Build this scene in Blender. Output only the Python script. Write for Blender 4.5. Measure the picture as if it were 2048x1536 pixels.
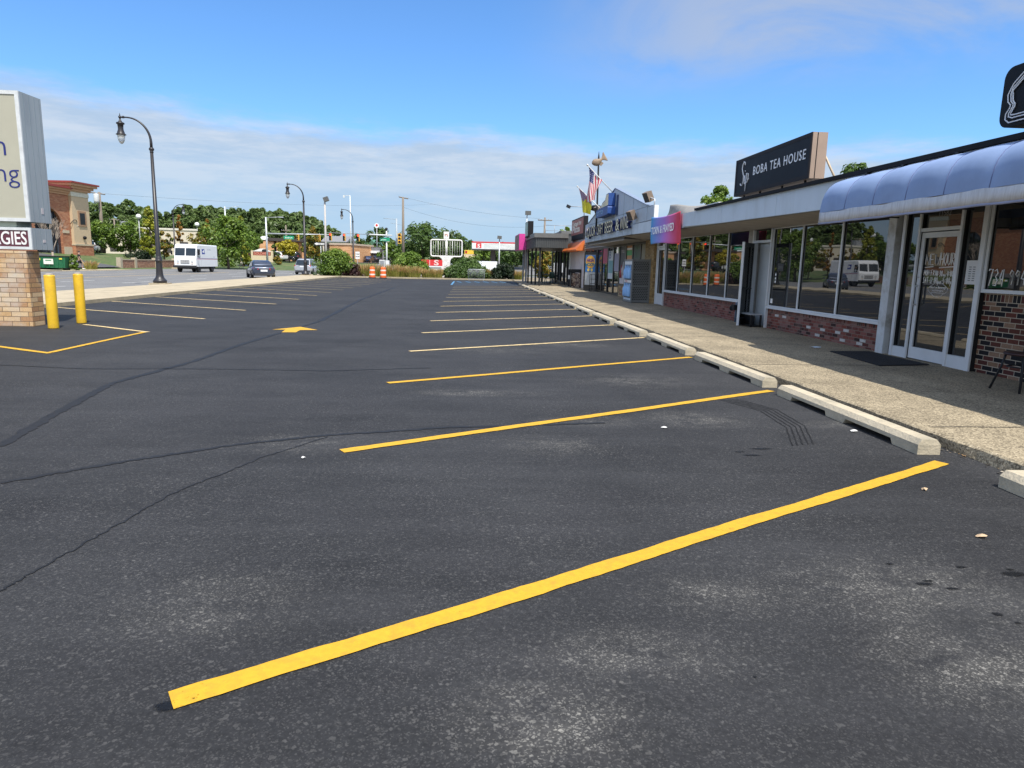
import bpy, bmesh, math, random
from mathutils import Vector, Matrix
R = math.radians
PI = math.pi
random.seed(7)
for o in list(bpy.data.objects):
    bpy.data.objects.remove(o)
SC = bpy.context.scene
COL = SC.collection

# ---------------------------------------------------------------- materials
MATS = {}

def nd(nt, typ, **kw):
    n = nt.nodes.new(typ)
    for k, v in kw.items():
        if k in n.inputs:
            n.inputs[k].default_value = v
        else:
            setattr(n, k, v)
    return n

def M(name, col, rough=.7, var=.12, scale=6.0, metal=0.0, spec=.5, bump=0.0, bscale=60.0, stretch=None, dirt=None, dscale=1.5, coat=0.0):
    """plain procedural surface: base colour with fractal variation, optional dirt and bump"""
    if name in MATS:
        return MATS[name]
    m = bpy.data.materials.new(name)
    m.use_nodes = True
    nt = m.node_tree
    b = nt.nodes['Principled BSDF']
    L = nt.links.new
    tc = nd(nt, 'ShaderNodeTexCoord')
    vec = tc.outputs['Object']
    if stretch:
        mp = nd(nt, 'ShaderNodeMapping')
        mp.inputs['Scale'].default_value = stretch
        L(vec, mp.inputs['Vector'])
        vec = mp.outputs['Vector']
    n = nd(nt, 'ShaderNodeTexNoise', Scale=scale, Detail=5.0, Roughness=.6)
    L(vec, n.inputs['Vector'])
    r = nd(nt, 'ShaderNodeValToRGB')
    r.color_ramp.elements[0].position = .3
    r.color_ramp.elements[1].position = .7
    r.color_ramp.elements[0].color = (*[max(0, c * (1 - var)) for c in col], 1)
    r.color_ramp.elements[1].color = (*[min(1, c * (1 + var)) for c in col], 1)
    L(n.outputs['Fac'], r.inputs['Fac'])
    out = r.outputs['Color']
    if dirt:
        n2 = nd(nt, 'ShaderNodeTexNoise', Scale=dscale, Detail=8.0, Roughness=.7)
        L(vec, n2.inputs['Vector'])
        r2 = nd(nt, 'ShaderNodeValToRGB')
        r2.color_ramp.elements[0].position = .48
        r2.color_ramp.elements[1].position = .72
        L(n2.outputs['Fac'], r2.inputs['Fac'])
        mx = nd(nt, 'ShaderNodeMix', data_type='RGBA')
        L(r2.outputs['Color'], mx.inputs[0])
        L(out, mx.inputs[6])
        mx.inputs[7].default_value = (*dirt, 1)
        out = mx.outputs[2]
    L(out, b.inputs['Base Color'])
    b.inputs['Roughness'].default_value = rough
    b.inputs['Metallic'].default_value = metal
    b.inputs['Specular IOR Level'].default_value = spec
    b.inputs['Coat Weight'].default_value = coat
    if bump:
        n3 = nd(nt, 'ShaderNodeTexNoise', Scale=bscale, Detail=4.0)
        L(vec, n3.inputs['Vector'])
        bp = nd(nt, 'ShaderNodeBump', Strength=bump, Distance=.02)
        L(n3.outputs['Fac'], bp.inputs['Height'])
        L(bp.outputs['Normal'], b.inputs['Normal'])
    MATS[name] = m
    return m

def brick(name, cols, mortar, bw=.2, bh=.067, ms=.012, rough=.85, soldier=None, patch=None, white=0.0, bias=0.0):
    """brick courses mapped on vertical walls (world metres), colours per brick by cell noise; soldier=(zlo,zhi) upright course"""
    m = bpy.data.materials.new(name)
    m.use_nodes = True
    nt = m.node_tree
    b = nt.nodes['Principled BSDF']
    L = nt.links.new
    ge = nd(nt, 'ShaderNodeNewGeometry')
    sp = nd(nt, 'ShaderNodeSeparateXYZ')
    L(ge.outputs['Position'], sp.inputs[0])
    sn = nd(nt, 'ShaderNodeSeparateXYZ')
    L(ge.outputs['True Normal'], sn.inputs[0])
    ab = nd(nt, 'ShaderNodeMath', operation='ABSOLUTE')
    L(sn.outputs[0], ab.inputs[0])
    gt = nd(nt, 'ShaderNodeMath', operation='GREATER_THAN')
    L(ab.outputs[0], gt.inputs[0])
    gt.inputs[1].default_value = .5
    mu = nd(nt, 'ShaderNodeMix')
    L(gt.outputs[0], mu.inputs[0])
    L(sp.outputs[0], mu.inputs[2])
    L(sp.outputs[1], mu.inputs[3])
    U, V = mu.outputs[0], sp.outputs[2]
    def mth(op, a, b2=None):
        n = nd(nt, 'ShaderNodeMath', operation=op)
        for i, q in enumerate((a, b2)):
            if q is None:
                continue
            if isinstance(q, (int, float)):
                n.inputs[i].default_value = q
            else:
                L(q, n.inputs[i])
        return n.outputs[0]
    def bond(u, v, w, h, stag):
        row = mth('FLOOR', mth('DIVIDE', v, h))
        sh = mth('MULTIPLY', mth('MODULO', mth('ABSOLUTE', row), 2.0), stag)
        uu = mth('ADD', mth('DIVIDE', u, w), sh)
        cellu = mth('FLOOR', uu)
        fu = mth('MULTIPLY', mth('SUBTRACT', uu, cellu), w)
        fv = mth('SUBTRACT', v, mth('MULTIPLY', row, h))
        mort = mth('MAXIMUM', mth('LESS_THAN', fu, ms), mth('LESS_THAN', fv, ms))
        cb = nd(nt, 'ShaderNodeCombineXYZ')
        L(cellu, cb.inputs[0])
        L(row, cb.inputs[1])
        return mort, cb.outputs[0]
    mort, cell = bond(U, V, bw, bh, .5)
    if soldier:
        m2, c2 = bond(U, mth('SUBTRACT', V, soldier[0]), bh, soldier[1] - soldier[0], 0.0)
        ins = mth('GREATER_THAN', V, soldier[0])
        q = nd(nt, 'ShaderNodeMix')
        L(ins, q.inputs[0]); L(mort, q.inputs[2]); L(m2, q.inputs[3])
        mort = q.outputs[0]
        q = nd(nt, 'ShaderNodeMix', data_type='VECTOR')
        L(ins, q.inputs[0]); L(cell, q.inputs[4]); L(c2, q.inputs[5])
        cell = q.outputs[1]
    wn = nd(nt, 'ShaderNodeTexWhiteNoise', noise_dimensions='3D')
    L(cell, wn.inputs['Vector'])
    r = nd(nt, 'ShaderNodeValToRGB')
    r.color_ramp.interpolation = 'CONSTANT'
    n = len(cols)
    while len(r.color_ramp.elements) < n:
        r.color_ramp.elements.new(.5)
    for i, c in enumerate(cols):
        r.color_ramp.elements[i].position = i / n
        r.color_ramp.elements[i].color = (*c, 1)
    L(wn.outputs['Value'], r.inputs['Fac'])
    ns = nd(nt, 'ShaderNodeTexNoise', Scale=45.0, Detail=4.0)
    L(ge.outputs['Position'], ns.inputs['Vector'])
    mr = nd(nt, 'ShaderNodeMapRange')
    mr.inputs[3].default_value = .65
    mr.inputs[4].default_value = 1.35
    L(ns.outputs['Fac'], mr.inputs[0])
    mm = nd(nt, 'ShaderNodeMix', data_type='RGBA', blend_type='MULTIPLY')
    mm.inputs[0].default_value = 1
    L(r.outputs['Color'], mm.inputs[6])
    L(mr.outputs[0], mm.inputs[7])
    colr = mm.outputs[2]
    if patch:                                     # pale mortar smear / efflorescence in patches
        n4 = nd(nt, 'ShaderNodeTexNoise', Scale=1.3, Detail=7.0, Roughness=.65)
        L(ge.outputs['Position'], n4.inputs['Vector'])
        r4 = nd(nt, 'ShaderNodeValToRGB')
        r4.color_ramp.elements[0].position = .5
        r4.color_ramp.elements[1].position = .75
        L(n4.outputs['Fac'], r4.inputs['Fac'])
        m4 = nd(nt, 'ShaderNodeMix', data_type='RGBA')
        L(r4.outputs['Color'], m4.inputs[0])
        L(colr, m4.inputs[6])
        m4.inputs[7].default_value = (*patch, 1)
        colr = m4.outputs[2]
    mx = nd(nt, 'ShaderNodeMix', data_type='RGBA')
    L(mort, mx.inputs[0])
    L(colr, mx.inputs[6])
    mx.inputs[7].default_value = (*mortar, 1)
    L(mx.outputs[2], b.inputs['Base Color'])
    b.inputs['Roughness'].default_value = rough
    b.inputs['Specular IOR Level'].default_value = .25
    bp = nd(nt, 'ShaderNodeBump', Strength=.6, Distance=.006, invert=True)
    L(mort, bp.inputs['Height'])
    L(bp.outputs['Normal'], b.inputs['Normal'])
    MATS[name] = m
    return m

def leafmat(name, cols, trans=.35):
    m = bpy.data.materials.new(name)
    m.use_nodes = True
    nt = m.node_tree
    nt.nodes.remove(nt.nodes['Principled BSDF'])
    L = nt.links.new
    out = nt.nodes['Material Output']
    ge = nd(nt, 'ShaderNodeNewGeometry')
    r = nd(nt, 'ShaderNodeValToRGB')
    n = len(cols)
    while len(r.color_ramp.elements) < n:
        r.color_ramp.elements.new(.5)
    for i, c in enumerate(cols):
        r.color_ramp.elements[i].position = i / max(1, n - 1)
        r.color_ramp.elements[i].color = (*c, 1)
    ns = nd(nt, 'ShaderNodeTexNoise', Scale=.7, Detail=2.0)
    L(ge.outputs['Position'], ns.inputs['Vector'])
    ad = nd(nt, 'ShaderNodeMath', operation='MULTIPLY_ADD')
    L(ge.outputs['Random Per Island'], ad.inputs[0])
    ad.inputs[1].default_value = .55
    mr = nd(nt, 'ShaderNodeMapRange')
    mr.inputs[1].default_value = .3; mr.inputs[2].default_value = .7
    mr.inputs[3].default_value = 0; mr.inputs[4].default_value = .45
    L(ns.outputs['Fac'], mr.inputs[0])
    L(mr.outputs[0], ad.inputs[2])
    L(ad.outputs[0], r.inputs['Fac'])
    d = nd(nt, 'ShaderNodeBsdfDiffuse')
    t = nd(nt, 'ShaderNodeBsdfTranslucent')
    g = nd(nt, 'ShaderNodeBsdfGlossy', Roughness=.5)
    L(r.outputs['Color'], d.inputs['Color'])
    L(r.outputs['Color'], t.inputs['Color'])
    mx = nd(nt, 'ShaderNodeMixShader')
    mx.inputs[0].default_value = trans
    L(d.outputs[0], mx.inputs[1]); L(t.outputs[0], mx.inputs[2])
    m2 = nd(nt, 'ShaderNodeMixShader')
    m2.inputs[0].default_value = .03
    L(mx.outputs[0], m2.inputs[1]); L(g.outputs[0], m2.inputs[2])
    L(m2.outputs[0], out.inputs['Surface'])
    MATS[name] = m
    return m

def glassmat(name, col=(.012, .013, .014), ior=1.9, wob=.012):
    """dark shop glass: black body, sharp reflection, slight waviness of float glass"""
    m = bpy.data.materials.new(name)
    m.use_nodes = True
    nt = m.node_tree
    b = nt.nodes['Principled BSDF']
    L = nt.links.new
    tc = nd(nt, 'ShaderNodeTexCoord')
    n = nd(nt, 'ShaderNodeTexNoise', Scale=1.2, Detail=1.0)
    L(tc.outputs['Object'], n.inputs['Vector'])
    bp = nd(nt, 'ShaderNodeBump', Strength=wob, Distance=.1)
    L(n.outputs['Fac'], bp.inputs['Height'])
    L(bp.outputs['Normal'], b.inputs['Normal'])
    n2 = nd(nt, 'ShaderNodeTexNoise', Scale=3.0, Detail=6.0)
    L(tc.outputs['Object'], n2.inputs['Vector'])
    r = nd(nt, 'ShaderNodeValToRGB')
    r.color_ramp.elements[0].color = (*col, 1)
    r.color_ramp.elements[1].color = (*[c * 1.6 for c in col], 1)
    L(n2.outputs['Fac'], r.inputs['Fac'])
    L(r.outputs['Color'], b.inputs['Base Color'])
    b.inputs['Roughness'].default_value = .01
    b.inputs['IOR'].default_value = ior
    MATS[name] = m
    return m

def emit(name, col, s):
    m = bpy.data.materials.new(name)
    m.use_nodes = True
    b = m.node_tree.nodes['Principled BSDF']
    b.inputs['Base Color'].default_value = (*col, 1)
    b.inputs['Emission Color'].default_value = (*col, 1)
    b.inputs['Emission Strength'].default_value = s
    MATS[name] = m
    return m

# ---------------------------------------------------------------- mesh builder
class B:
    def __init__(self, *mats):
        self.bm = bmesh.new()
        self.mats = list(mats)
        self.m = 0
    def use(self, mat):
        if mat not in self.mats:
            self.mats.append(mat)
        self.m = self.mats.index(mat)
        return self
    def face(self, pts, smooth=False):
        vs = [self.bm.verts.new(p) for p in pts]
        f = self.bm.faces.new(vs)
        f.material_index = self.m
        f.smooth = smooth
        return f
    def _faces(self, vs, idx, smooth=False):
        for q in idx:
            try:
                f = self.bm.faces.new([vs[i] for i in q])
                f.material_index = self.m
                f.smooth = smooth
            except ValueError:
                pass
    def hexa(self, p):
        """8 points: bottom ring 4, top ring 4"""
        vs = [self.bm.verts.new(q) for q in p]
        self._faces(vs, [(3, 2, 1, 0), (4, 5, 6, 7), (0, 1, 5, 4), (1, 2, 6, 5), (2, 3, 7, 6), (3, 0, 4, 7)])
        return self
    def box(self, a, b):
        x0, y0, z0 = a
        x1, y1, z1 = b
        x0, x1 = min(x0, x1), max(x0, x1)
        y0, y1 = min(y0, y1), max(y0, y1)
        z0, z1 = min(z0, z1), max(z0, z1)
        return self.hexa([(x0, y0, z0), (x1, y0, z0), (x1, y1, z0), (x0, y1, z0), (x0, y0, z1), (x1, y0, z1), (x1, y1, z1), (x0, y1, z1)])
    def cbox(self, c, s, rz=0.0, rx=0.0, ry=0.0):
        mt = Matrix.Translation(c) @ Matrix.Rotation(rz, 4, 'Z') @ Matrix.Rotation(ry, 4, 'Y') @ Matrix.Rotation(rx, 4, 'X')
        h = [q / 2 for q in s]
        P = [(-h[0], -h[1], -h[2]), (h[0], -h[1], -h[2]), (h[0], h[1], -h[2]), (-h[0], h[1], -h[2]), (-h[0], -h[1], h[2]), (h[0], -h[1], h[2]), (h[0], h[1], h[2]), (-h[0], h[1], h[2])]
        return self.hexa([mt @ Vector(q) for q in P])
    def rings(self, rings, caps=True, smooth=True, closed=True):
        V = [[self.bm.verts.new(p) for p in r] for r in rings]
        n = len(V[0])
        for a, b in zip(V[:-1], V[1:]):
            for i in range(n if closed else n - 1):
                j = (i + 1) % n
                try:
                    f = self.bm.faces.new((a[i], a[j], b[j], b[i]))
                    f.material_index = self.m
                    f.smooth = smooth
                except ValueError:
                    pass
        if caps:
            for r, rev in ((V[0], True), (V[-1], False)):
                try:
                    f = self.bm.faces.new(r[::-1] if rev else r)
                    f.material_index = self.m
                except ValueError:
                    pass
        return self
    def tube(self, pts, r, n=8, caps=True, smooth=True):
        pts = [Vector(p) for p in pts]
        rr = r if isinstance(r, (list, tuple)) else [r] * len(pts)
        rings = []
        ref = Vector((0, 0, 1))
        for i, p in enumerate(pts):
            d = (pts[min(i + 1, len(pts) - 1)] - pts[max(i - 1, 0)]).normalized()
            if abs(d.dot(ref)) > .97:
                ref = Vector((1, 0, 0)) if abs(d.x) < .9 else Vector((0, 1, 0))
            u = d.cross(ref).normalized()
            v = u.cross(d).normalized()
            ref = v if abs(d.dot(v)) < .5 else ref
            rings.append([p + (u * math.cos(2 * PI * k / n) + v * math.sin(2 * PI * k / n)) * rr[i] for k in range(n)])
        return self.rings(rings, caps, smooth)
    def lathe(self, c, prof, n=16, smooth=True, ry=0.0):
        """prof: list of (radius, z) from bottom to top round the vertical through c"""
        c = Vector(c)
        rings = [[c + Vector((r * math.cos(2 * PI * k / n), r * math.sin(2 * PI * k / n), z)) for k in range(n)] for r, z in prof]
        return self.rings(rings, True, smooth)
    def prism(self, poly, fr, depth):
        """poly: 2-D outline; fr=(origin, u, v) frame; extruded along u x v by depth (negative: behind)"""
        o, u, v = (Vector(q) for q in fr)
        w = u.cross(v).normalized() * depth
        a = [self.bm.verts.new(o + u * x + v * y) for x, y in poly]
        b = [self.bm.verts.new(o + u * x + v * y + w) for x, y in poly]
        n = len(poly)
        fs = []
        if depth > 0:
            a, b = b, a
        fs.append(self.bm.faces.new(a))
        fs.append(self.bm.faces.new(b[::-1]))
        for i in range(n):
            j = (i + 1) % n
            fs.append(self.bm.faces.new((a[j], a[i], b[i], b[j])))
        for f in fs:
            f.material_index = self.m
        return self
    def sphere(self, c, r, n=12, m=8, sq=(1, 1, 1), smooth=True):
        c = Vector(c)
        prof = [(math.sin(PI * k / m), -math.cos(PI * k / m)) for k in range(m + 1)]
        prof[0] = (.02, -1); prof[-1] = (.02, 1)
        rings = [[c + Vector((r * sq[0] * a * math.cos(2 * PI * k / n), r * sq[1] * a * math.sin(2 * PI * k / n), r * sq[2] * z)) for k in range(n)] for a, z in prof]
        return self.rings(rings, True, smooth)
    def text(self, s, fr, size, depth=.01, spacing=1.0, sx=1.0, align='LEFT', bold=0.0, shear=0.0):
        """s set in the built-in font in the frame (origin,u,v), standing depth proud"""
        cu = bpy.data.curves.new('t', 'FONT')
        cu.body = s
        cu.size = size
        cu.extrude = depth / 2
        cu.space_character = spacing
        cu.align_x = align
        cu.offset = bold
        cu.shear = shear
        cu.resolution_u = 3
        ob = bpy.data.objects.new('t', cu)
        COL.objects.link(ob)
        dg = bpy.context.evaluated_depsgraph_get()
        me = bpy.data.meshes.new_from_object(ob.evaluated_get(dg))
        o, u, v = (Vector(q) for q in fr)
        u = u.normalized(); v = v.normalized()
        w = u.cross(v)
        mt = Matrix(((u.x * sx, v.x, w.x, o.x), (u.y * sx, v.y, w.y, o.y), (u.z * sx, v.z, w.z, o.z), (0, 0, 0, 1)))
        me.transform(mt)
        k = len(self.bm.faces)
        self.bm.from_mesh(me)
        self.bm.faces.ensure_lookup_table()
        for f in self.bm.faces[k:]:
            f.material_index = self.m
        bpy.data.objects.remove(ob)
        bpy.data.meshes.remove(me)
        bpy.data.curves.remove(cu)
        return self
    def obj(self, name, parent=None, local=False, bevel=0.0, fix=True, segs=1):
        if bevel:
            bmesh.ops.bevel(self.bm, geom=[e for e in self.bm.edges if len(e.link_faces) == 2 and e.calc_face_angle(0) > .6], offset=bevel, segments=segs, affect='EDGES', clamp_overlap=True)
        if fix:
            bmesh.ops.recalc_face_normals(self.bm, faces=self.bm.faces[:])
        me = bpy.data.meshes.new(name)
        self.bm.to_mesh(me)
        self.bm.free()
        for m in self.mats:
            me.materials.append(m)
        o = bpy.data.objects.new(name, me)
        COL.objects.link(o)
        if parent is not None:
            if not local:
                q = parent
                mt = Matrix.Identity(4)
                while q is not None:
                    mt = q.matrix_basis @ mt
                    q = q.parent
                me.transform(mt.inverted())
            o.parent = parent
        return o

def tag(o, label=None, cat=None, group=None, kind=None):
    if label: o['label'] = label
    if cat: o['category'] = cat
    if group: o['group'] = group
    if kind: o['kind'] = kind
    return o

def thing(name, label, cat, loc=(0, 0, 0), rz=0.0, group=None):
    o = bpy.data.objects.new(name, None)
    o.empty_display_size = .2
    COL.objects.link(o)
    o.location = loc
    o.rotation_euler = (0, 0, rz)
    o.matrix_basis = Matrix.Translation(loc) @ Matrix.Rotation(rz, 4, 'Z')
    return tag(o, label, cat, group)

def struct(o):
    o['kind'] = 'structure'
    return o

def rebase(o, loc):
    """move a one-mesh thing's origin to its base"""
    o.data.transform(Matrix.Translation(-Vector(loc)))
    o.location = loc
    o.matrix_basis = Matrix.Translation(loc)
    return o

def dup(root, loc=None, rz=None, label=None, group=None, scale=None):
    r = root.copy()
    COL.objects.link(r)
    if loc is not None: r.location = loc
    if rz is not None: r.rotation_euler = (0, 0, rz)
    if scale is not None: r.scale = scale if isinstance(scale, (tuple, list)) else (scale,) * 3
    if label: r['label'] = label
    if group: r['group'] = group
    for ch in list(root.children):
        c = ch.copy(); COL.objects.link(c); c.parent = r
        for g in ch.children:
            d = g.copy(); COL.objects.link(d); d.parent = c
    return r

def sm(t):
    t = max(0.0, min(1.0, t))
    return t * t * (3 - 2 * t)

def hgt(x, y):
    """ground height: flat lots, the land beyond the street and beyond the cross street rises"""
    a = max(0.0, min(1.9, (-39.6 - x) * .16))
    b = 1.3 * sm((y - 100) / 30)
    return max(a, b)

YU = ((0, -1, 0), (0, 0, 1))      # frame axes of a face that looks to -x (right = -y)
XU = ((1, 0, 0), (0, 0, 1))       # frame axes of a face that looks to -y

# common materials
mWhiteAlu = M('white_aluminium', (.62, .65, .68), .35, .06, 3, spec=.5)
mBlack = M('black_paint', (.012, .012, .014), .6, .2, spec=.2)
mBlackMet = M('black_metal', (.018, .019, .021), .5, .2, 4, spec=.3)
mGrey = M('grey_metal', (.3, .31, .32), .45, .12, 5, metal=.4)
mGalv = M('galvanised_steel', (.48, .5, .52), .42, .1, 6, metal=.3)
mWhite = M('white_paint', (.78, .78, .76), .5, .05, 4)
mWood = M('weathered_wood', (.2, .165, .13), .85, .25, 8, stretch=(6, 6, .6))
mBark = M('bark', (.1, .08, .06), .9, .3, 12, stretch=(4, 4, .8))
mConc = M('concrete', (.42, .35, .235), .85, .1, 5, bump=.25, bscale=40, dirt=(.26, .22, .15), dscale=1.2)
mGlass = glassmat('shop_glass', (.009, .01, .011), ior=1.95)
mCarGlass = glassmat('car_glass', (.015, .02, .024), 1.6, 0)
mRubber = M('rubber', (.016, .016, .017), .8, .2)
mChrome = M('wheel_metal', (.5, .5, .52), .3, .08, metal=.8)
# ================================================================ SETTING
def asphalt(name, dark, light, speck, spots=(), rough=.82):
    m = bpy.data.materials.new(name)
    m.use_nodes = True
    nt = m.node_tree
    b = nt.nodes['Principled BSDF']
    L = nt.links.new
    ge = nd(nt, 'ShaderNodeNewGeometry')
    P = ge.outputs['Position']
    def noise(scale, det, rgh=.6, st=None):
        v = P
        if st:
            mp = nd(nt, 'ShaderNodeMapping')
            mp.inputs['Scale'].default_value = st
            mp.inputs['Rotation'].default_value = (0, 0, .25)
            L(P, mp.inputs['Vector'])
            v = mp.outputs['Vector']
        n = nd(nt, 'ShaderNodeTexNoise', Scale=scale, Detail=det, Roughness=rgh)
        L(v, n.inputs['Vector'])
        return n.outputs['Fac']
    def ramp(f, a, b2, ca=(0, 0, 0), cb=(1, 1, 1)):
        r = nd(nt, 'ShaderNodeValToRGB')
        r.color_ramp.elements[0].position = a
        r.color_ramp.elements[1].position = b2
        r.color_ramp.elements[0].color = (*ca, 1)
        r.color_ramp.elements[1].color = (*cb, 1)
        L(f, r.inputs['Fac'])
        return r.outputs['Color']
    def mth(op, a, b2):
        n = nd(nt, 'ShaderNodeMath', operation=op)
        for i, q in enumerate((a, b2)):
            if isinstance(q, (int, float)): n.inputs[i].default_value = q
            else: L(q, n.inputs[i])
        return n.outputs[0]
    def mix(f, a, b2):
        n = nd(nt, 'ShaderNodeMix', data_type='RGBA')
        if isinstance(f, float): n.inputs[0].default_value = f
        else: L(f, n.inputs[0])
        for i, q in ((6, a), (7, b2)):
            if isinstance(q, tuple): n.inputs[i].default_value = (*q, 1)
            else: L(q, n.inputs[i])
        return n.outputs[2]
    base = ramp(noise(.35, 10, .7), .36, .66, dark, light)
    streak = ramp(noise(1.1, 7, .7, (.35, 2.2, 1)), .45, .75)
    base = mix(mth('MULTIPLY', streak, .45), base, tuple(c * 1.5 for c in light))
    # worn spots where the sealer is scuffed to the stone
    wear = None
    for (x, y, rx, ry, k) in spots:
        mp = nd(nt, 'ShaderNodeMapping')
        mp.inputs['Location'].default_value = (-x / rx, -y / ry, 0)
        mp.inputs['Scale'].default_value = (1 / rx, 1 / ry, 0)
        L(P, mp.inputs['Vector'])
        ln = nd(nt, 'ShaderNodeVectorMath', operation='LENGTH')
        L(mp.outputs['Vector'], ln.inputs[0])
        mr = nd(nt, 'ShaderNodeMapRange', interpolation_type='SMOOTHSTEP')
        mr.inputs[1].default_value = 0; mr.inputs[2].default_value = 1
        mr.inputs[3].default_value = k; mr.inputs[4].default_value = 0
        L(ln.outputs['Value'], mr.inputs[0])
        wear = mr.outputs[0] if wear is None else mth('MAXIMUM', wear, mr.outputs[0])
    pat = ramp(noise(.8, 9, .7), .42, .7)
    if wear is not None:
        wear = mth('MULTIPLY', wear, ramp(noise(3.2, 9, .75, (1, 1.6, 1)), .38, .62))
        pat = mth('MAXIMUM', mth('MULTIPLY', pat, .5), wear)
    def stones(scale, lo, hi):
        v = nd(nt, 'ShaderNodeTexVoronoi', Scale=scale)
        L(P, v.inputs['Vector'])
        s_ = nd(nt, 'ShaderNodeSeparateColor')
        L(v.outputs['Color'], s_.inputs[0])
        return ramp(s_.outputs[0], lo, hi), v.outputs['Distance']
    fine, _d = stones(95, .0, 1.0)
    g1, d1 = stones(165, .72, .97)
    g2, d2 = stones(85, .94, .99)
    grain = mth('MINIMUM', mth('ADD', mth('MULTIPLY', g1, .75), g2), 1.0)
    base = mix(mth('MULTIPLY', grain, mth('ADD', mth('MULTIPLY', pat, .62), .2)), base, speck)
    if wear is not None:
        base = mix(mth('MULTIPLY', wear, mth('ADD', mth('MULTIPLY', grain, .6), .13)), base, (.3, .285, .25))
    holes = ramp(noise(38, 5, .7), .3, .62, (.62, .62, .62), (1.3, 1.3, 1.3))
    mm = nd(nt, 'ShaderNodeMix', data_type='RGBA', blend_type='MULTIPLY')
    mm.inputs[0].default_value = .8
    L(base, mm.inputs[6]); L(holes, mm.inputs[7])
    L(mm.outputs[2], b.inputs['Base Color'])
    b.inputs['Roughness'].default_value = rough
    b.inputs['Specular IOR Level'].default_value = .3
    bp = nd(nt, 'ShaderNodeBump', Strength=.35, Distance=.005)
    L(fine, bp.inputs['Height'])
    L(bp.outputs['Normal'], b.inputs['Normal'])
    MATS[name] = m
    return m

SPOTS = [(*(1.261, 6.517, 0.000)[:2], .8, .35, .6), (*(2.285, 6.644, 0.000)[:2], .75, .55, 1.0), (*(0.088, 7.940, 0.000)[:2], 1.1, .3, 1.0), (*(2.247, 8.933, 0.000)[:2], 1.2, .8, .7),
         (*(0.289, 2.047, 0.000)[:2], .5, .35, .9), (*(0.630, 2.426, 0.000)[:2], .7, .3, .6), (*(2.090, 2.945, -0.000)[:2], .9, .55, .8), (*(2.013, 2.321, 0.000)[:2], .6, .5, .9),
         (*(1.191, 2.911, 0.000)[:2], .5, .3, .6), (*(-1.117, 2.860, 0.000)[:2], .6, .5, .5), (*(-1.391, 5.629, -0.000)[:2], .9, .5, .5), (*(0.748, 5.596, 0.000)[:2], .7, .5, .6), (*(3.769, 6.429, 0.000)[:2], .8, .3, .6), (*(0.480, 12.093, 0.000)[:2], 1.5, .9, .6), (*(2.069, 13.065, 0.000)[:2], 1.3, .6, .7)]
mLot = asphalt('lot_asphalt', (.0138, .014, .015), (.03, .0302, .0318), (.15, .146, .138), SPOTS)
mRoad = asphalt('road_asphalt', (.125, .124, .122), (.17, .168, .163), (.26, .26, .25))
mDrive = asphalt('drive_asphalt', (.06, .062, .066), (.095, .097, .1), (.2, .2, .2))
mSeal = M('crack_sealant', (.0135, .0135, .0142), .65, .3, 9, spec=.35)
def fade(m, soft=True):
    """let a stain or a worn paint film thin out so that the asphalt shows through"""
    nt = m.node_tree; L = nt.links.new
    b = nt.nodes['Principled BSDF']; out = nt.nodes['Material Output']
    tr = nd(nt, 'ShaderNodeBsdfTransparent'); mx = nd(nt, 'ShaderNodeMixShader')
    ge = nd(nt, 'ShaderNodeNewGeometry')
    n = nd(nt, 'ShaderNodeTexNoise', Scale=26.0 if soft else 55.0, Detail=6.0, Roughness=.7); L(ge.outputs['Position'], n.inputs['Vector'])
    mr = nd(nt, 'ShaderNodeMapRange', interpolation_type='SMOOTHSTEP')
    if soft:
        tc = nd(nt, 'ShaderNodeTexCoord'); mp = nd(nt, 'ShaderNodeMapping'); mp.inputs['Location'].default_value = (-1, -1, 0); mp.inputs['Scale'].default_value = (2, 2, 0)
        L(tc.outputs['Generated'], mp.inputs['Vector'])
        ln = nd(nt, 'ShaderNodeVectorMath', operation='LENGTH'); L(mp.outputs['Vector'], ln.inputs[0])
        ad = nd(nt, 'ShaderNodeMath', operation='MULTIPLY_ADD'); L(n.outputs['Fac'], ad.inputs[0]); ad.inputs[1].default_value = .9; L(ln.outputs['Value'], ad.inputs[2])
        L(ad.outputs[0], mr.inputs[0]); mr.inputs[1].default_value = .75; mr.inputs[2].default_value = 1.4; mr.inputs[3].default_value = .9; mr.inputs[4].default_value = 0
    else:
        n2 = nd(nt, 'ShaderNodeTexNoise', Scale=1.7, Detail=4.0, Roughness=.6); L(ge.outputs['Position'], n2.inputs['Vector'])
        ad = nd(nt, 'ShaderNodeMath', operation='MULTIPLY_ADD'); L(n2.outputs['Fac'], ad.inputs[0]); ad.inputs[1].default_value = .75; L(n.outputs['Fac'], ad.inputs[2])
        L(ad.outputs[0], mr.inputs[0]); mr.inputs[1].default_value = 1.06; mr.inputs[2].default_value = 1.22; mr.inputs[3].default_value = 1; mr.inputs[4].default_value = .12
    L(mr.outputs[0], mx.inputs[0]); L(tr.outputs[0], mx.inputs[1]); L(b.outputs[0], mx.inputs[2]); L(mx.outputs[0], out.inputs['Surface'])
    return m
mOil = fade(M('oil_stain', (.006, .006, .006), .5, .4, 14, spec=.3))
mGrass = M('grass_ground', (.07, .11, .03), .95, .4, 2.5, dirt=(.16, .14, .06), dscale=.6)
mMulch = M('mulch', (.2, .16, .11), .95, .3, 14, bump=.5, bscale=30)
mYellow = fade(M('yellow_road_paint', (.56, .315, .014), .75, .08, 30, dirt=(.42, .24, .02), dscale=16), False)
mYellowOld = fade(M('faded_yellow_paint', (.6, .45, .22), .8, .12, 15, dirt=(.28, .22, .13), dscale=8), False)
mBluePaint = fade(M('blue_road_paint', (.08, .24, .42), .75, .15, 10, dirt=(.06, .1, .14), dscale=5), False)
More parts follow.
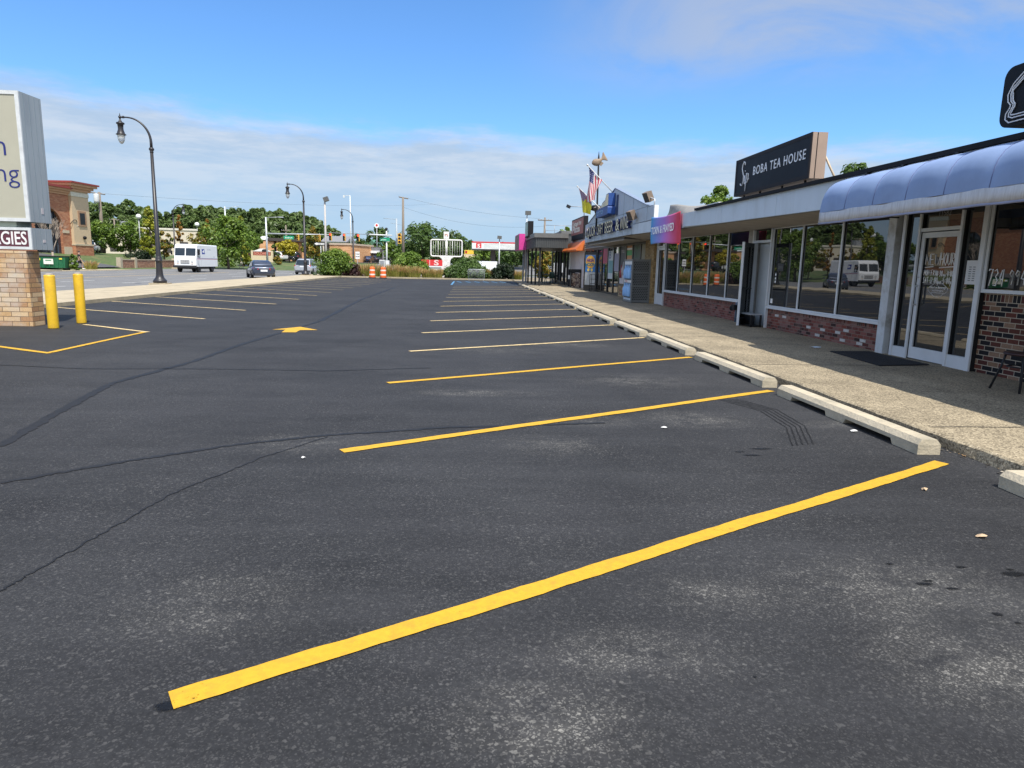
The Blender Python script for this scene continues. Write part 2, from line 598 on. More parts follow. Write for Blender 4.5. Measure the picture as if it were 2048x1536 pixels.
mWhitePaint = fade(M('white_road_paint', (.62, .62, .58), .75, .12, 10, dirt=(.3, .3, .29), dscale=3), False)

def aggregate(name):
    m = bpy.data.materials.new(name)
    m.use_nodes = True
    nt = m.node_tree
    b = nt.nodes['Principled BSDF']
    L = nt.links.new
    ge = nd(nt, 'ShaderNodeNewGeometry')
    v = nd(nt, 'ShaderNodeTexVoronoi', Scale=70.0)
    L(ge.outputs['Position'], v.inputs['Vector'])
    r = nd(nt, 'ShaderNodeValToRGB')
    r.color_ramp.elements[0].color = (.19, .155, .105, 1)
    r.color_ramp.elements[1].color = (.6, .5, .34, 1)
    e = r.color_ramp.elements.new(.5); e.color = (.38, .315, .21, 1)
    sp = nd(nt, 'ShaderNodeSeparateColor')
    L(v.outputs['Color'], sp.inputs[0])
    L(sp.outputs[0], r.inputs['Fac'])
    n = nd(nt, 'ShaderNodeTexNoise', Scale=1.1, Detail=8.0, Roughness=.7)
    L(ge.outputs['Position'], n.inputs['Vector'])
    mr = nd(nt, 'ShaderNodeMapRange')
    mr.inputs[1].default_value = .3; mr.inputs[2].default_value = .7
    mr.inputs[3].default_value = .6; mr.inputs[4].default_value = 1.15
    L(n.outputs['Fac'], mr.inputs[0])
    dk = nd(nt, 'ShaderNodeMapRange')
    dk.inputs[1].default_value = .05; dk.inputs[2].default_value = .5
    dk.inputs[3].default_value = 1.1; dk.inputs[4].default_value = .75
    L(v.outputs['Distance'], dk.inputs[0])
    q = nd(nt, 'ShaderNodeMath', operation='MULTIPLY')
    L(mr.outputs[0], q.inputs[0]); L(dk.outputs[0], q.inputs[1])
    mm = nd(nt, 'ShaderNodeMix', data_type='RGBA', blend_type='MULTIPLY')
    mm.inputs[0].default_value = 1
    L(r.outputs['Color'], mm.inputs[6]); L(q.outputs[0], mm.inputs[7])
    L(mm.outputs[2], b.inputs['Base Color'])
    b.inputs['Roughness'].default_value = .9
    b.inputs['Specular IOR Level'].default_value = .25
    bp = nd(nt, 'ShaderNodeBump', Strength=.3, Distance=.005, invert=True)
    L(v.outputs['Distance'], bp.inputs['Height'])
    L(bp.outputs['Normal'], b.inputs['Normal'])
    return m
mAgg = aggregate('exposed_aggregate')

# ground: one sheet to the horizon, rising beyond the street
g = B(mGrass)
xs = [-900, -400, -250, -150, -110, -90, -75, -65, -58, -54, -51.5, -48, -45, -42, -39.6, -38.2, -20, 0, 12, 40, 90, 200, 400, 900]
ys = [-300, -120, -40, 0, 30, 60, 80, 96, 100, 104, 108, 112, 116, 120, 125, 130, 150, 200, 300, 500, 900, 1600]
vv = [[g.bm.verts.new((x, y, hgt(x, y) - .06)) for x in xs] for y in ys]
for j in range(len(ys) - 1):
    for i in range(len(xs) - 1):
        f = g.bm.faces.new((vv[j][i], vv[j][i + 1], vv[j + 1][i + 1], vv[j + 1][i])); f.smooth = True
struct(g.obj('ground'))

LX0, LX1, LY0, LY1 = -11.95, 4.16, -14.0, 66.2
p = B(mLot)
p.box((LX0, LY0, -.3), (LX1 + .3, LY1, 0))
lot = struct(p.obj('parking_lot'))
def sheet(name, pts, mat, z, parent=None):
    q = B(mat)
    q.face([(x, y, z) for x, y in pts])
    o = q.obj(name, parent, fix=False)
    return o
def strip(name, a, b2, w, mat, z, parent):
    a = Vector((a[0], a[1])); b2 = Vector((b2[0], b2[1]))
    d = (b2 - a).normalized()
    n = Vector((-d.y, d.x))
    q = B(mat)
    prev = None
    k_ = max(4, int((b2 - a).length / .05)) if a.y < 22 else 6
    ra, rb = 0.0, 0.0
    for k in range(k_ + 1):                       # sprayed edge: never ruler straight
        c = a + (b2 - a) * (k / k_)
        ra = ra * .7 + random.uniform(-.0035, .0035); rb = rb * .7 + random.uniform(-.0035, .0035)
        c = c + n * .006 * math.sin(k * .09 + a.y)
        cur = (q.bm.verts.new((*(c - n * (w / 2 + ra)), z)), q.bm.verts.new((*(c + n * (w / 2 + rb)), z)))
        if prev: q.bm.faces.new((prev[0], cur[0], cur[1], prev[1]))
        prev = cur
    return q.obj(name, parent, fix=False)
def wavy(name, pts, w, mat, z, parent, jit=.012, sub=26):
    """an irregular strip along a polyline"""
    q = B(mat)
    P = []
    for a, b2 in zip(pts[:-1], pts[1:]):
        for k in range(sub):
            t = k / sub
            P.append(Vector((a[0] + (b2[0] - a[0]) * t + random.uniform(-jit, jit), a[1] + (b2[1] - a[1]) * t + random.uniform(-jit, jit), 0)))
    P.append(Vector((*pts[-1][:2], 0)))
    prev = None
    for i, c in enumerate(P):
        d = (P[min(i + 1, len(P) - 1)] - P[max(i - 1, 0)]).normalized()
        n = Vector((-d.y, d.x, 0)) * w * random.uniform(.35, .65)
        cur = (q.bm.verts.new((c.x - n.x, c.y - n.y, z)), q.bm.verts.new((c.x + n.x, c.y + n.y, z)))
        if prev: q.bm.faces.new((prev[0], cur[0], cur[1], prev[1]))
        prev = cur
    return q.obj(name, parent)
# stall lines: right row, left row, tee lines of the box by the pylon sign
for k in range(-1, 15):
    y = 2.18 + 3.18 * k
    strip('stall_line', (-1.0, y), (3.84, y + 2.93), .108, mYellow if k < 3 else mYellowOld, .006, lot)
for k in range(0, 14):
    y = 17.5 + 3.2 * k
    if y + 3 < 66: strip('stall_line', (-6.57, y), (-11.9, y + 3.05), .1, mYellowOld, .006, lot)
box = [(-9.6, 12.75), (-6.47, 10.85), (-6.5, 14.2), (-8.4, 15.5)]
strip('box_line', box[0], (-6.42, 10.84), .1, mYellow, .006, lot)
strip('box_line', (-6.47, 10.93), (-6.5, 14.12), .1, mYellow, .0075, lot)
strip('box_line', (-6.42, 14.13), box[3], .1, mYellowOld, .009, lot)
sheet('painted_arrow', [(-4.247, 15.078, 0.000)[:2], (-3.964, 15.093, 0.000)[:2], (-3.900, 14.531, 0.000)[:2], (-3.614, 14.578, 0.000)[:2], (-3.648, 15.068, 0.000)[:2], (-3.277, 15.133, -0.000)[:2], (-3.816, 15.816, 0.000)[:2]], mYellow, .006, lot)
for k in (0, 1, 2, 3):
    y = 49.7 + 3.2 * k
    strip('accessible_line', (-1.2, y), (3.9, y + 2.95), .14, mBluePaint, .006, lot)
strip('accessible_line', (-1.25, 49.7), (-1.25, 59.3), .14, mBluePaint, .0075, lot)
for k in range(6):
    strip('hatch_line', (-.6 + .75 * k, 56.6 + .42 * k), (-1.0 + .75 * k, 59.2 + .42 * k), .16, mBluePaint, .0085, lot)
for pts, w in (([(-3.673, 5.454, -0.000), (-3.930, 6.630, 0.000), (-4.240, 8.268, 0.000), (-4.017, 10.247, 0.000), (-4.021, 12.271, 0.000), (-3.734, 17.500, 0.000)], .09), ([(-3.086, 4.546, 0.000), (-2.552, 5.029, 0.000), (-1.892, 5.538, 0.000), (-1.274, 5.852, 0.000), (-0.250, 6.178, -0.000), (1.344, 6.434, -0.000)], .05),
               ([(-2.094, 3.008, 0.000), (-2.020, 3.468, 0.000), (-1.883, 4.358, 0.000), (-1.577, 5.149, 0.000), (-1.203, 5.819, -0.000)], .012), ([(-6.366, 9.626, 0.000), (-5.114, 9.372, 0.000), (-3.468, 9.513, 0.000), (-1.968, 9.459, 0.000), (-0.548, 9.859, 0.000)], .03), ([(-3.734, 17.500, 0.000), (-4.291, 27.519, 0.000), (-4.454, 42.069, 0.000)], .12)):
    wavy('sealed_crack', pts, w, mSeal, .004, lot)
def blob(name, c, rx, ry, mat, z, parent, n=14):
    q = B(mat)
    q.face([(c[0] + rx * math.cos(2 * PI * k / n) * random.uniform(.6, 1.15), c[1] + ry * math.sin(2 * PI * k / n) * random.uniform(.6, 1.15), z) for k in range(n)])
    return q.obj(name, parent)
for c, rx, ry in (((2.334, 5.299, 0.000), .1, .035), ((2.275, 5.405, 0.000), .07, .02), ((2.512, 5.504, 0.000), .12, .03), ((2.244, 3.005, 0.000), .06, .03), ((2.294, 3.037, 0.000), .04, .015), ((2.359, 2.951, 0.000), .05, .02), ((2.798, 3.096, 0.000), .09, .045), ((2.388, 2.701, 0.000), .035, .025), ((2.571, 3.187, 0.000), .05, .02), ((2.420, 2.630, 0.000), .025, .012), ((1.086, 2.265, 0.000), .012, .01), ((2.216, 3.233, 0.000), .03, .015), ((-1.008, 2.152, 0.000), .06, .04), ((2.819, 3.154, 0.000), .03, .012)):
    blob('oil_stain', c, rx, ry, mOil, .003, lot)

# storefront walk: raised slab with a ragged front edge
wk = B(mAgg)
N = 300
top = []
y0, y1 = -14.0, 66.0
prev = None
for i in range(N + 1):
    y = y0 + (y1 - y0) * i / N
    x = 4.2 + random.uniform(-.03, .02)
    a = wk.bm.verts.new((x - .012, y, -.02)); b2 = wk.bm.verts.new((x + random.uniform(-.01, .012), y, .085)); c = wk.bm.verts.new((x + .03, y, .1)); d = wk.bm.verts.new((9.5, y, .1))
    if prev:
        for u, w_ in ((0, 1), (1, 2), (2, 3)):
            wk.bm.faces.new((prev[u], (a, b2, c, d)[u], (a, b2, c, d)[w_], prev[w_]))
    prev = (a, b2, c, d)
walk = struct(wk.obj('storefront_walk'))
mJoint = M('walk_joint', (.06, .052, .04), .95, .3, 9)
for y in (-2.2, 1.9, 5.95, 10.0, 14.1, 18.6, 22.6, 27.0, 31.0, 36.0, 41.0):
    wavy('walk_joint', [(4.3, y), (7.4, y + .05)], .018, mJoint, .1035, walk, .012, 20)
# dirt and crumbs along the ragged edge, tyre marks in the stalls
db = B(M('gutter_dirt', (.05, .042, .032), .95, .5, 30), M('gutter_crumb', (.3, .26, .2), .95, .3, 30), M('dry_leaf', (.2, .12, .05), .9, .3, 30))
for k in range(900):
    y = 1.5 + 26 * random.random() ** 1.6
    x = 4.2 - abs(random.gauss(0, .05)) - .01
    r_ = random.uniform(.004, .016)
    db.m = random.choice((0, 0, 1, 2))
    a_ = random.uniform(0, 3)
    db.face([(x + r_ * math.cos(a_ + t_), y + r_ * random.uniform(.8, 1.6) * math.sin(a_ + t_), .004 + random.uniform(0, .008)) for t_ in (0, 1.7, 3.2, 4.8)])
tag(db.obj('gutter_debris', fix=False), None, None, None, 'stuff')
mTyre = fade(M('tyre_mark', (.0145, .0145, .015), .8, .3, 9, spec=.2), False)
for k in range(5):
    o_ = .055 * k
    pts_ = [(2.947, 7.663, 0.000), (3.170, 7.065, 0.000), (3.102, 6.302, 0.000), (2.834, 5.608, 0.000)]
    wavy('tyre_mark', [(p_[0] + o_, p_[1] + o_ * .3) for p_ in pts_], .012, mTyre, .0034, lot, .004, 14)
# street
rd = B(mRoad)
rd.face([(-37.6, -60, -.02), (-16.1, -60, -.02), (-16.1, 104, -.02), (-37.6, 104, -.02)])
street = struct(rd.obj('street', fix=False))
for x, m in ((-16.6, mWhitePaint), (-36.9, mWhitePaint)):
    strip('edge_line', (x, -40), (x, 78), .12, m, -.014, street)
for x in (-26.4, -26.9, -30.2):
    strip('centre_line', (x, -40), (x, 78), .12, mYellowOld, -.014, street)
for x in (-19.8, -23.2, -33.6):
    for k in range(-2, 10):
        strip('lane_dash', (x, 4 + 9.2 * k), (x, 7.6 + 9.2 * k), .13, mWhitePaint, -.014, street)
strip('stop_line', (-26, 79.5), (-16.3, 79.5), .5, mWhitePaint, -.014, street)
cs = B(mRoad)
cs.face([(-160, 80.5, -.016), (160, 80.5, -.016), (160, 101, -.016), (-160, 101, -.016)])
struct(cs.obj('cross_street', fix=False))
# verge between lot and street: concrete pavement with kerbs
vg = B(mConc)
vg.box((-16.0, -60, -.2), (-12.0, 79.0, .11))
struct(vg.obj('roadside_pavement', bevel=.03))
fp = B(mConc)
fp.box((-40.6, -60, -.3), (-37.6, 66.5, .12))
fp.box((-40.6, 66.5, -.3), (-37.6, 80.2, .03))
struct(fp.obj('far_pavement', bevel=.03))
# sloping drive across the street
dv = B(mDrive)
for (xa, xb) in ((-40.6, -44), (-44, -48), (-48, -52), (-52, -60), (-60, -80)):
    w0, w1 = (61.5, 75), (61.0, 77.5)
    dv.face([(xa, 67, hgt(xa, 66) + .09), (xb, 67, hgt(xb, 66) + .09), (xb, 83.6, hgt(xb, 66) + .09), (xa, 83.6, hgt(xa, 66) + .09)])
struct(dv.obj('driveway'))
dk = B(mConc)
dk.hexa([(-40.6, 66.5, 0), (-40.6, 66.9, 0), (-47, 66.9, hgt(-47, 66)), (-47, 66.5, hgt(-47, 66)), (-40.6, 66.5, hgt(-40.6, 66) + .2), (-40.6, 66.9, hgt(-40.6, 66) + .2), (-47, 66.9, hgt(-47, 66) + .16), (-47, 66.5, hgt(-47, 66) + .16)])
struct(dk.obj('driveway_kerb'))
# bed at the end of the lot
bd = B(mConc)
bd.box((-12.0, 66.2, -.2), (9.5, 66.45, .13))
bd.use(mMulch)
bd.box((-12.0, 66.45, -.2), (9.5, 77.0, .1))
bd.use(mConc)
bd.box((-12.0, 77.0, -.2), (9.5, 80.3, .12))
struct(bd.obj('planting_bed'))
# lots beyond the cross street
fl = B(mRoad)
fl.face([(-16, 104, hgt(0, 104) - .02), (60, 104, hgt(0, 104) - .02), (60, 124, hgt(0, 124) + .02), (-16, 124, hgt(0, 124) + .02)])
fl.face([(-52, 128, hgt(0, 128) + .03), (60, 128, hgt(0, 128) + .03), (60, 200, 1.36), (-52, 200, 1.36)])
struct(fl.obj('far_lots', fix=False))

# wheel stops
def stop_mesh():
    q = B(M('stop_concrete', (.5, .43, .31), .85, .1, 7, bump=.35, bscale=45, dirt=(.3, .27, .2), dscale=2.6))
    Lh = 1.33
    side = [(-Lh, 0), (-.98, 0), (-.95, .05), (-.2, .05), (-.17, 0), (.17, 0), (.2, .05), (.95, .05), (.98, 0), (Lh, 0), (Lh, .085), (-Lh, .085)]
    for s in (-1, 1):
        pass
    q.prism([(a, b2) for a, b2 in side], ((.1, 0, 0), (0, 1, 0), (0, 0, 1)), -.2)
    q.hexa([(-.1, -Lh, .0851), (.1, -Lh, .0851), (.1, Lh, .0851), (-.1, Lh, .0851), (-.065, -Lh + .008, .13), (.065, -Lh + .008, .13), (.065, Lh - .008, .13), (-.065, Lh - .008, .13)])
    return q
st0 = None
STOPN = ['nearest wheel stop, cut by the right edge of the picture', 'wheel stop just beyond the nearest yellow line, longest in view', 'wheel stop opposite the black door mat', 'wheel stop opposite the three large windows', 'wheel stop opposite the open glass door', 'wheel stop opposite the right end of the five windows', 'wheel stop opposite the left end of the five windows', 'wheel stop opposite the closed white framed door', 'wheel stop opposite the perforated metal cabinet', 'wheel stop opposite the dark bottle poster', 'wheel stop opposite the pale poster with a navy letter', 'wheel stop opposite the black wire cart', 'wheel stop opposite the tall drinks poster', 'wheel stop opposite the firewood stack', 'wheel stop opposite the first dark canopy post', 'farthest wheel stop, under the edge of the dark canopy']
for k in range(-1, 15):
    yc = 6.68 + 3.19 * k - (.32 if k < 0 else 0)
    jx, jr = random.uniform(-.03, .03), random.uniform(-.012, .012)
    lb = 'low concrete ' + STOPN[k + 1]
    if st0 is None:
        st0 = stop_mesh().obj('wheel_stop')
        o = st0
    else:
        o = st0.copy(); COL.objects.link(o)
    o.location = (3.91 + jx, yc, 0)
    o.rotation_euler = (0, 0, jr)
    tag(o, lb, 'wheel stop', 'concrete wheel stops along the storefront walk')

# litter
mPaper = M('paper', (.72, .71, .68), .8, .06, 30)
mTan = M('tan_paper', (.5, .36, .22), .8, .15, 30)
def litter(name, c, r, mat, label, cat, z=.004, lift=.02):
    q = B(mat)
    n = 9
    ctr = q.bm.verts.new((c[0], c[1], z + lift))
    ring = [q.bm.verts.new((c[0] + r * math.cos(2 * PI * k / n) * random.uniform(.5, 1.2), c[1] + r * .7 * math.sin(2 * PI * k / n) * random.uniform(.5, 1.2), z + random.uniform(0, lift * .8))) for k in range(n)]
    for k in range(n):
        q.bm.faces.new((ctr, ring[k], ring[(k + 1) % n]))
    o = q.obj(name)
    rebase(o, (c[0], c[1], z))
    s = o.modifiers.new('thickness', 'SOLIDIFY'); s.thickness = .002
    return tag(o, label, cat)
litter('paper_scrap', (2.994, 3.580, 0.000), .035, mTan, 'pale scrap of paper lying on the asphalt at lower right', 'litter')
litter('paper_scrap', (3.689, 6.138, 0.000), .035, mPaper, 'crumpled white scrap just left of the nearest whole wheel stop', 'litter')
litter('paper_scrap', (1.870, 6.223, 0.000), .03, mPaper, 'small flat white scrap on the asphalt between two yellow lines', 'litter')
litter('paper_scrap', (-1.252, 5.141, 0.000), .02, mPaper, 'tiny white scrap on the asphalt below the left end of a yellow line', 'litter')
litter('leaf_scrap', (3.219, 4.420, 0.000), .025, mTan, 'brown scrap beside the right end of the nearest yellow line', 'litter')
litter('paper_scrap', (6.481, 12.306, 0.100), .11, M('blue_paper', (.6, .68, .75), .7, .1, 20), 'white and blue scrap on the walk below three windows', 'litter', .104, .03)
litter('paper_scrap', (4.185, 12.093, 0.000), .06, mPaper, 'white scrap in the gap between wheel stop and walk', 'litter')
litter('paper_scrap', (4.289, 9.118, 0.000), .05, mPaper, 'dirty white scrap in the gutter between two wheel stops', 'litter')
# ================================================================ STOREFRONT ROW (right)
XW = 7.48
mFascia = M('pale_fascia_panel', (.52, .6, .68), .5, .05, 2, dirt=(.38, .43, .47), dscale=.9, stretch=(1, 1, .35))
mSoffit = M('soffit_board', (.36, .33, .29), .85, .12, 3)
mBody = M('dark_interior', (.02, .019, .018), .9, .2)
mCoping = M('black_coping', (.014, .014, .016), .7, .2, 5, spec=.15)
mGap = M('mastic_gap', (.05, .05, .05), .9)
mRed = brick('red_brick', [(.19, .055, .04), (.14, .04, .032), (.22, .085, .07), (.1, .035, .03), (.24, .12, .1), (.17, .05, .04), (.2, .07, .055), (.045, .025, .022), (.21, .1, .09)], (.2, .15, .125), soldier=(.497, .585), patch=(.23, .135, .115))
mDarkBrick = brick('dark_mixed_brick', [(.012, .012, .014), (.016, .015, .018), (.12, .04, .028), (.08, .028, .022), (.02, .018, .018), (.2, .12, .075), (.1, .035, .025), (.24, .15, .1), (.014, .014, .016), (.09, .03, .025)], (.42, .36, .28), bw=.2, bh=.0715, ms=.011, soldier=(1.13, 1.24))
mTanBrick = brick('tan_brick', [(.32, .21, .09), (.28, .18, .08), (.36, .25, .12), (.22, .14, .06)], (.2, .15, .08), bw=.3, bh=.07, ms=.008)
mMottled = brick('mottled_brick', [(.5, .42, .3), (.3, .17, .1), (.12, .08, .06), (.42, .3, .18), (.55, .48, .38)], (.2, .16, .12), bw=.2, bh=.07)
mPostW = M('chipped_white_paint', (.55, .58, .6), .7, .1, 4, dirt=(.3, .28, .25), dscale=3)

row = thing('storefront_building', 'long low storefront row with pale fascia and dark windows, nearest on the right', 'building', (XW, 12, 0))
def part(bld, name, parent=row, **k):
    return bld.obj(name, parent, **k)
# body split round the open doorway
q = B(mBody)
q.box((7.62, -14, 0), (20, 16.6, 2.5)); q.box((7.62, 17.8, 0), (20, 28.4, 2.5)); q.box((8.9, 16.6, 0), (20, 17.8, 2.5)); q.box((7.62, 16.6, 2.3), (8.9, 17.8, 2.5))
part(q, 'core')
q = B(M('grey_partition', (.62, .66, .68), .6, .06, 3))
q.box((7.58, 16.7, .1), (7.61, 17.72, 2.2))
part(q, 'inner_wall')
def bz(y): return 2.6 + (y - 13.2) * .0118
def tz(y): return 3.05 + (y - 13.2) * .0052
mRoof = M('roof_membrane', (.12, .12, .12), .9)
q = B(mRoof)
q.hexa([(6.3, -14, 2.62), (20, -14, 2.62), (20, 28.4, 2.66), (6.3, 28.4, 2.76), (6.3, -14, tz(-14) - .03), (20, -14, tz(-14) - .03), (20, 28.4, tz(26) - .03), (6.3, 28.4, tz(26) - .03)])
part(q, 'roof')
# fascia in butted sheets
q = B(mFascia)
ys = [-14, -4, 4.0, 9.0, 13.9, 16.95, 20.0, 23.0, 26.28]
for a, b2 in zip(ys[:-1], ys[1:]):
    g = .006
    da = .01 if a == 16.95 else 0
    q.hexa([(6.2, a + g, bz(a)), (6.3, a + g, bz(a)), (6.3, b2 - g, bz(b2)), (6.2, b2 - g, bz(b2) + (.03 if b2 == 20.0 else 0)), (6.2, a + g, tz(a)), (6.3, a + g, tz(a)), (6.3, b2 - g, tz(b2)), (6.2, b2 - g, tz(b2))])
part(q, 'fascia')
q = B(mCoping)
q.hexa([(6.14, -14, tz(-14) + .0), (6.5, -14, tz(-14) + .0), (6.5, 18.9, tz(18.9)), (6.14, 18.9, tz(18.9)), (6.14, -14, tz(-14) + .085), (6.5, -14, tz(-14) + .085), (6.5, 18.9, tz(18.9) + .06), (6.14, 18.9, tz(18.9) + .06)])
part(q, 'coping')
q = B(mSoffit)
q.face([(6.3, -14, bz(-14) + .012), (6.3, 28.4, bz(26) + .012), (7.6, 28.4, 2.6), (7.6, -14, 2.52)])
part(q, 'soffit', fix=False)

mFrameShade = M('frame_side_shade', (.018, .018, .019), .6, spec=.25)  # shade on the sides of frames and jambs, put into a dark colour
def ring_bars(q, ya, yb, za, zb, w, x0, x1, wb, wt):
    q.box((x0, ya, za), (x1, ya + w, zb))
    q.box((x0, yb - w, za), (x1, yb, zb))
    q.box((x0 + .002, ya + w, za), (x1, yb - w, za + wb))
    q.box((x0 + .002, ya + w, zb - wt), (x1, yb - w, zb))
def frame_ring(q, ya, yb, za, zb, w, x0=7.41, x1=7.53, wb=None, wt=None, lip=.022):
    """ring of bars on the wall plane between ya<yb: pale front lip, rear part coloured dark as the shaded side, butted end to end"""
    wb = w if wb is None else wb
    wt = w if wt is None else wt
    k = q.m
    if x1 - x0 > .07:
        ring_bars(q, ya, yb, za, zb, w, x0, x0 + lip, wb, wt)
        q.use(mFrameShade)
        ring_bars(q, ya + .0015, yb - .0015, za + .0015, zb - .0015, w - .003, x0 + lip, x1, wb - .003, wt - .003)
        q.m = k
    else:
        ring_bars(q, ya, yb, za, zb, w, x0, x1, wb, wt)
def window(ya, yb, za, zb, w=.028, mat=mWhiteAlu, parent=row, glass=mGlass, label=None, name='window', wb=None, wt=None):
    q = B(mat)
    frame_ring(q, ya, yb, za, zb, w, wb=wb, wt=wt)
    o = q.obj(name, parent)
    g = B(glass)
    g.box((7.447, ya + w, za + (wb or w)), (7.459, yb - w, zb - (wt or w)))
    g.obj('pane', o)
    if label: o['label'] = label
    return o
# nearest wall: dark bricks under the phone-number window
q = B(mDarkBrick)
q.box((XW, -14, 0), (7.64, 9.55, 1.26))
part(q, 'brick_wall')['label'] = 'dark mixed brick wall with pale mortar'
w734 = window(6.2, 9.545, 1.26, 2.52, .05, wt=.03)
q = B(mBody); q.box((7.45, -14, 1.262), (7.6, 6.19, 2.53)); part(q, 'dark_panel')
# door set
q = B(mWhiteAlu)
for ya, yb in ((9.55, 9.64), (10.05, 10.1), (11.03, 11.075), (11.42, 11.49)):
    q.use(mWhiteAlu); q.box((7.38, ya, .1), (7.41, yb, 2.53)); q.use(mFrameShade); q.box((7.41, ya + .002, .1), (7.52, yb - .002, 2.528))
q.use(mWhiteAlu)
q.box((7.395, 10.1, 2.185), (7.52, 11.03, 2.24))
q.box((7.395, 9.64, .1), (7.52, 10.05, .29)); q.box((7.395, 11.075, .1), (7.52, 11.42, .27))
part(q, 'entrance_frame')
for ya, yb, za, zb in ((9.64, 10.05, .29, 2.53), (11.075, 11.42, .27, 2.53), (10.1, 11.03, 2.24, 2.53)):
    q = B(mGlass); q.box((7.447, ya, za), (7.459, yb, zb)); part(q, 'sidelight' if za < 1 else 'transom')
q = B(mWhiteAlu)
frame_ring(q, 10.112, 11.018, .115, 2.17, .075, 7.42, 7.5, wb=.19, wt=.085)
door = part(q, 'door'); door['label'] = 'white framed glass door with handwritten hours'
q = B(mGlass); q.box((7.46, 10.187, .305), (7.47, 10.943, 2.085)); q.obj('pane', door)
q = B(mWhiteAlu); q.tube([(7.42, 10.975, 1.0), (7.36, 10.975, 1.02), (7.36, 10.975, 1.3), (7.42, 10.975, 1.32)], .017); q.obj('handle', door)
q = B(mChrome); q.lathe((7.415, 10.98, 1.45), [(.018, -.01), (.018, .01)], 10); q.obj('lock', door)
# white-painted post and dark reveal
q = B(mPostW)
q.box((7.33, 11.6, .1), (7.55, 11.82, 2.55)); q.use(M('reveal', (.05, .045, .042), .7)); q.box((7.44, 11.49, .1), (7.56, 11.6, 2.54))
part(q, 'post')
# three windows, red brick
for ya, yb in ((11.82, 13.46), (13.46, 15.1), (15.1, 16.6)):
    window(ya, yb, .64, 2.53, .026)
q = B(mWhiteAlu); q.box((7.37, 11.82, .586), (7.56, 16.63, .638)); part(q, 'sill')
q = B(mRed); q.box((7.44, 11.83, 0), (7.64, 16.63, .585)); part(q, 'brick_wall')['label'] = 'red brick wall below three windows, some bricks painted white'
q = B(M('white_block', (.52, .5, .48), .8, .2, 25))
random.seed(11)
for c in [(15.9, 7), (15.7, 6), (15.35, 7), (15.15, 7), (14.4, 4), (13.95, 4), (13.3, 4), (14.1, 2), (12.9, 5), (12.6, 2), (13.05, 2), (12.35, 3), (16.15, 6)]:
    row_ = c[1]; u = math.floor(c[0] / .2 + (.5 if row_ % 2 else 0)) * .2 - (.1 if row_ % 2 else 0)
    z = row_ * .067
    if z + .067 < .5:
        q.box((7.432, u + .014, z + .014), (7.4405, u + .198, z + .065))
part(q, 'painted_bricks')
# doorway with the door standing open
q = B(mWhiteAlu)
q.box((7.38, 16.63, .1), (7.52, 16.68, 2.53)); q.box((7.38, 17.72, .1), (7.52, 17.76, 2.53)); q.box((7.4, 16.68, 2.2), (7.52, 17.72, 2.26))
part(q, 'entrance_frame')
q = B(mGlass); q.box((7.447, 16.68, 2.26), (7.459, 17.72, 2.53)); part(q, 'transom')
q = B(M('grey_pilaster', (.3, .29, .27), .8, .2, 5)); q.box((7.4, 17.76, .1), (7.6, 18.08, 2.54)); part(q, 'pilaster')
hin = Vector((7.4, 17.72, 0)); fre = Vector((6.83, 16.98, 0))
dv_ = (fre - hin).normalized(); nv = Vector((-dv_.y, dv_.x, 0)); Ld = (fre - hin).length
def slab(q, a, b2, za, zb, t=.022):
    p0 = hin + dv_ * a; p1 = hin + dv_ * b2
    q.hexa([tuple(p0 - nv * t) [:2] + (za,), tuple(p1 - nv * t)[:2] + (za,), tuple(p1 + nv * t)[:2] + (za,), tuple(p0 + nv * t)[:2] + (za,), tuple(p0 - nv * t)[:2] + (zb,), tuple(p1 - nv * t)[:2] + (zb,), tuple(p1 + nv * t)[:2] + (zb,), tuple(p0 + nv * t)[:2] + (zb,)])
q = B(M('dark_door_stile', (.03, .032, .034), .5, spec=.3))
slab(q, 0, .06, .12, 2.19); slab(q, .06, Ld - .05, 2.09, 2.19); slab(q, .06, Ld - .05, .12, .3)
od = part(q, 'door'); od['label'] = 'glass door standing open with a white edge'
q = B(mWhiteAlu); slab(q, Ld - .05, Ld, .115, 2.2, .03); q.obj('white_stile', od)
mClear = bpy.data.materials.new('clear_glass'); mClear.use_nodes = True
_nt = mClear.node_tree; _nt.nodes.remove(_nt.nodes['Principled BSDF'])
_t = nd(_nt, 'ShaderNodeBsdfTransparent', Color=(.78, .8, .81, 1)); _g = nd(_nt, 'ShaderNodeBsdfGlossy', Roughness=.01); _f = nd(_nt, 'ShaderNodeFresnel', IOR=1.6); _m = nd(_nt, 'ShaderNodeMixShader')
_nt.links.new(_f.outputs[0], _m.inputs[0]); _nt.links.new(_t.outputs[0], _m.inputs[1]); _nt.links.new(_g.outputs[0], _m.inputs[2]); _nt.links.new(_m.outputs[0], _nt.nodes['Material Output'].inputs['Surface'])
q = B(mClear); slab(q, .06, Ld - .05, .3, 2.09, .004); q.obj('pane', od)
q = B(mBlackMet); slab(q, .06, Ld - .05, 1.02, 1.05, .05); q.obj('push_bar', od)
# five windows
yb5 = [18.08, 19.55, 21.09, 22.69, 24.23, 25.82]
for a, b2 in zip(yb5[:-1], yb5[1:]):
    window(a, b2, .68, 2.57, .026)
q = B(mWhiteAlu); q.box((7.37, 18.06, .626), (7.56, 25.86, .678)); part(q, 'sill')
q = B(mRed); q.box((7.44, 18.08, 0), (7.64, 25.86, .625)); part(q, 'brick_wall')['label'] = 'red brick wall below five windows'
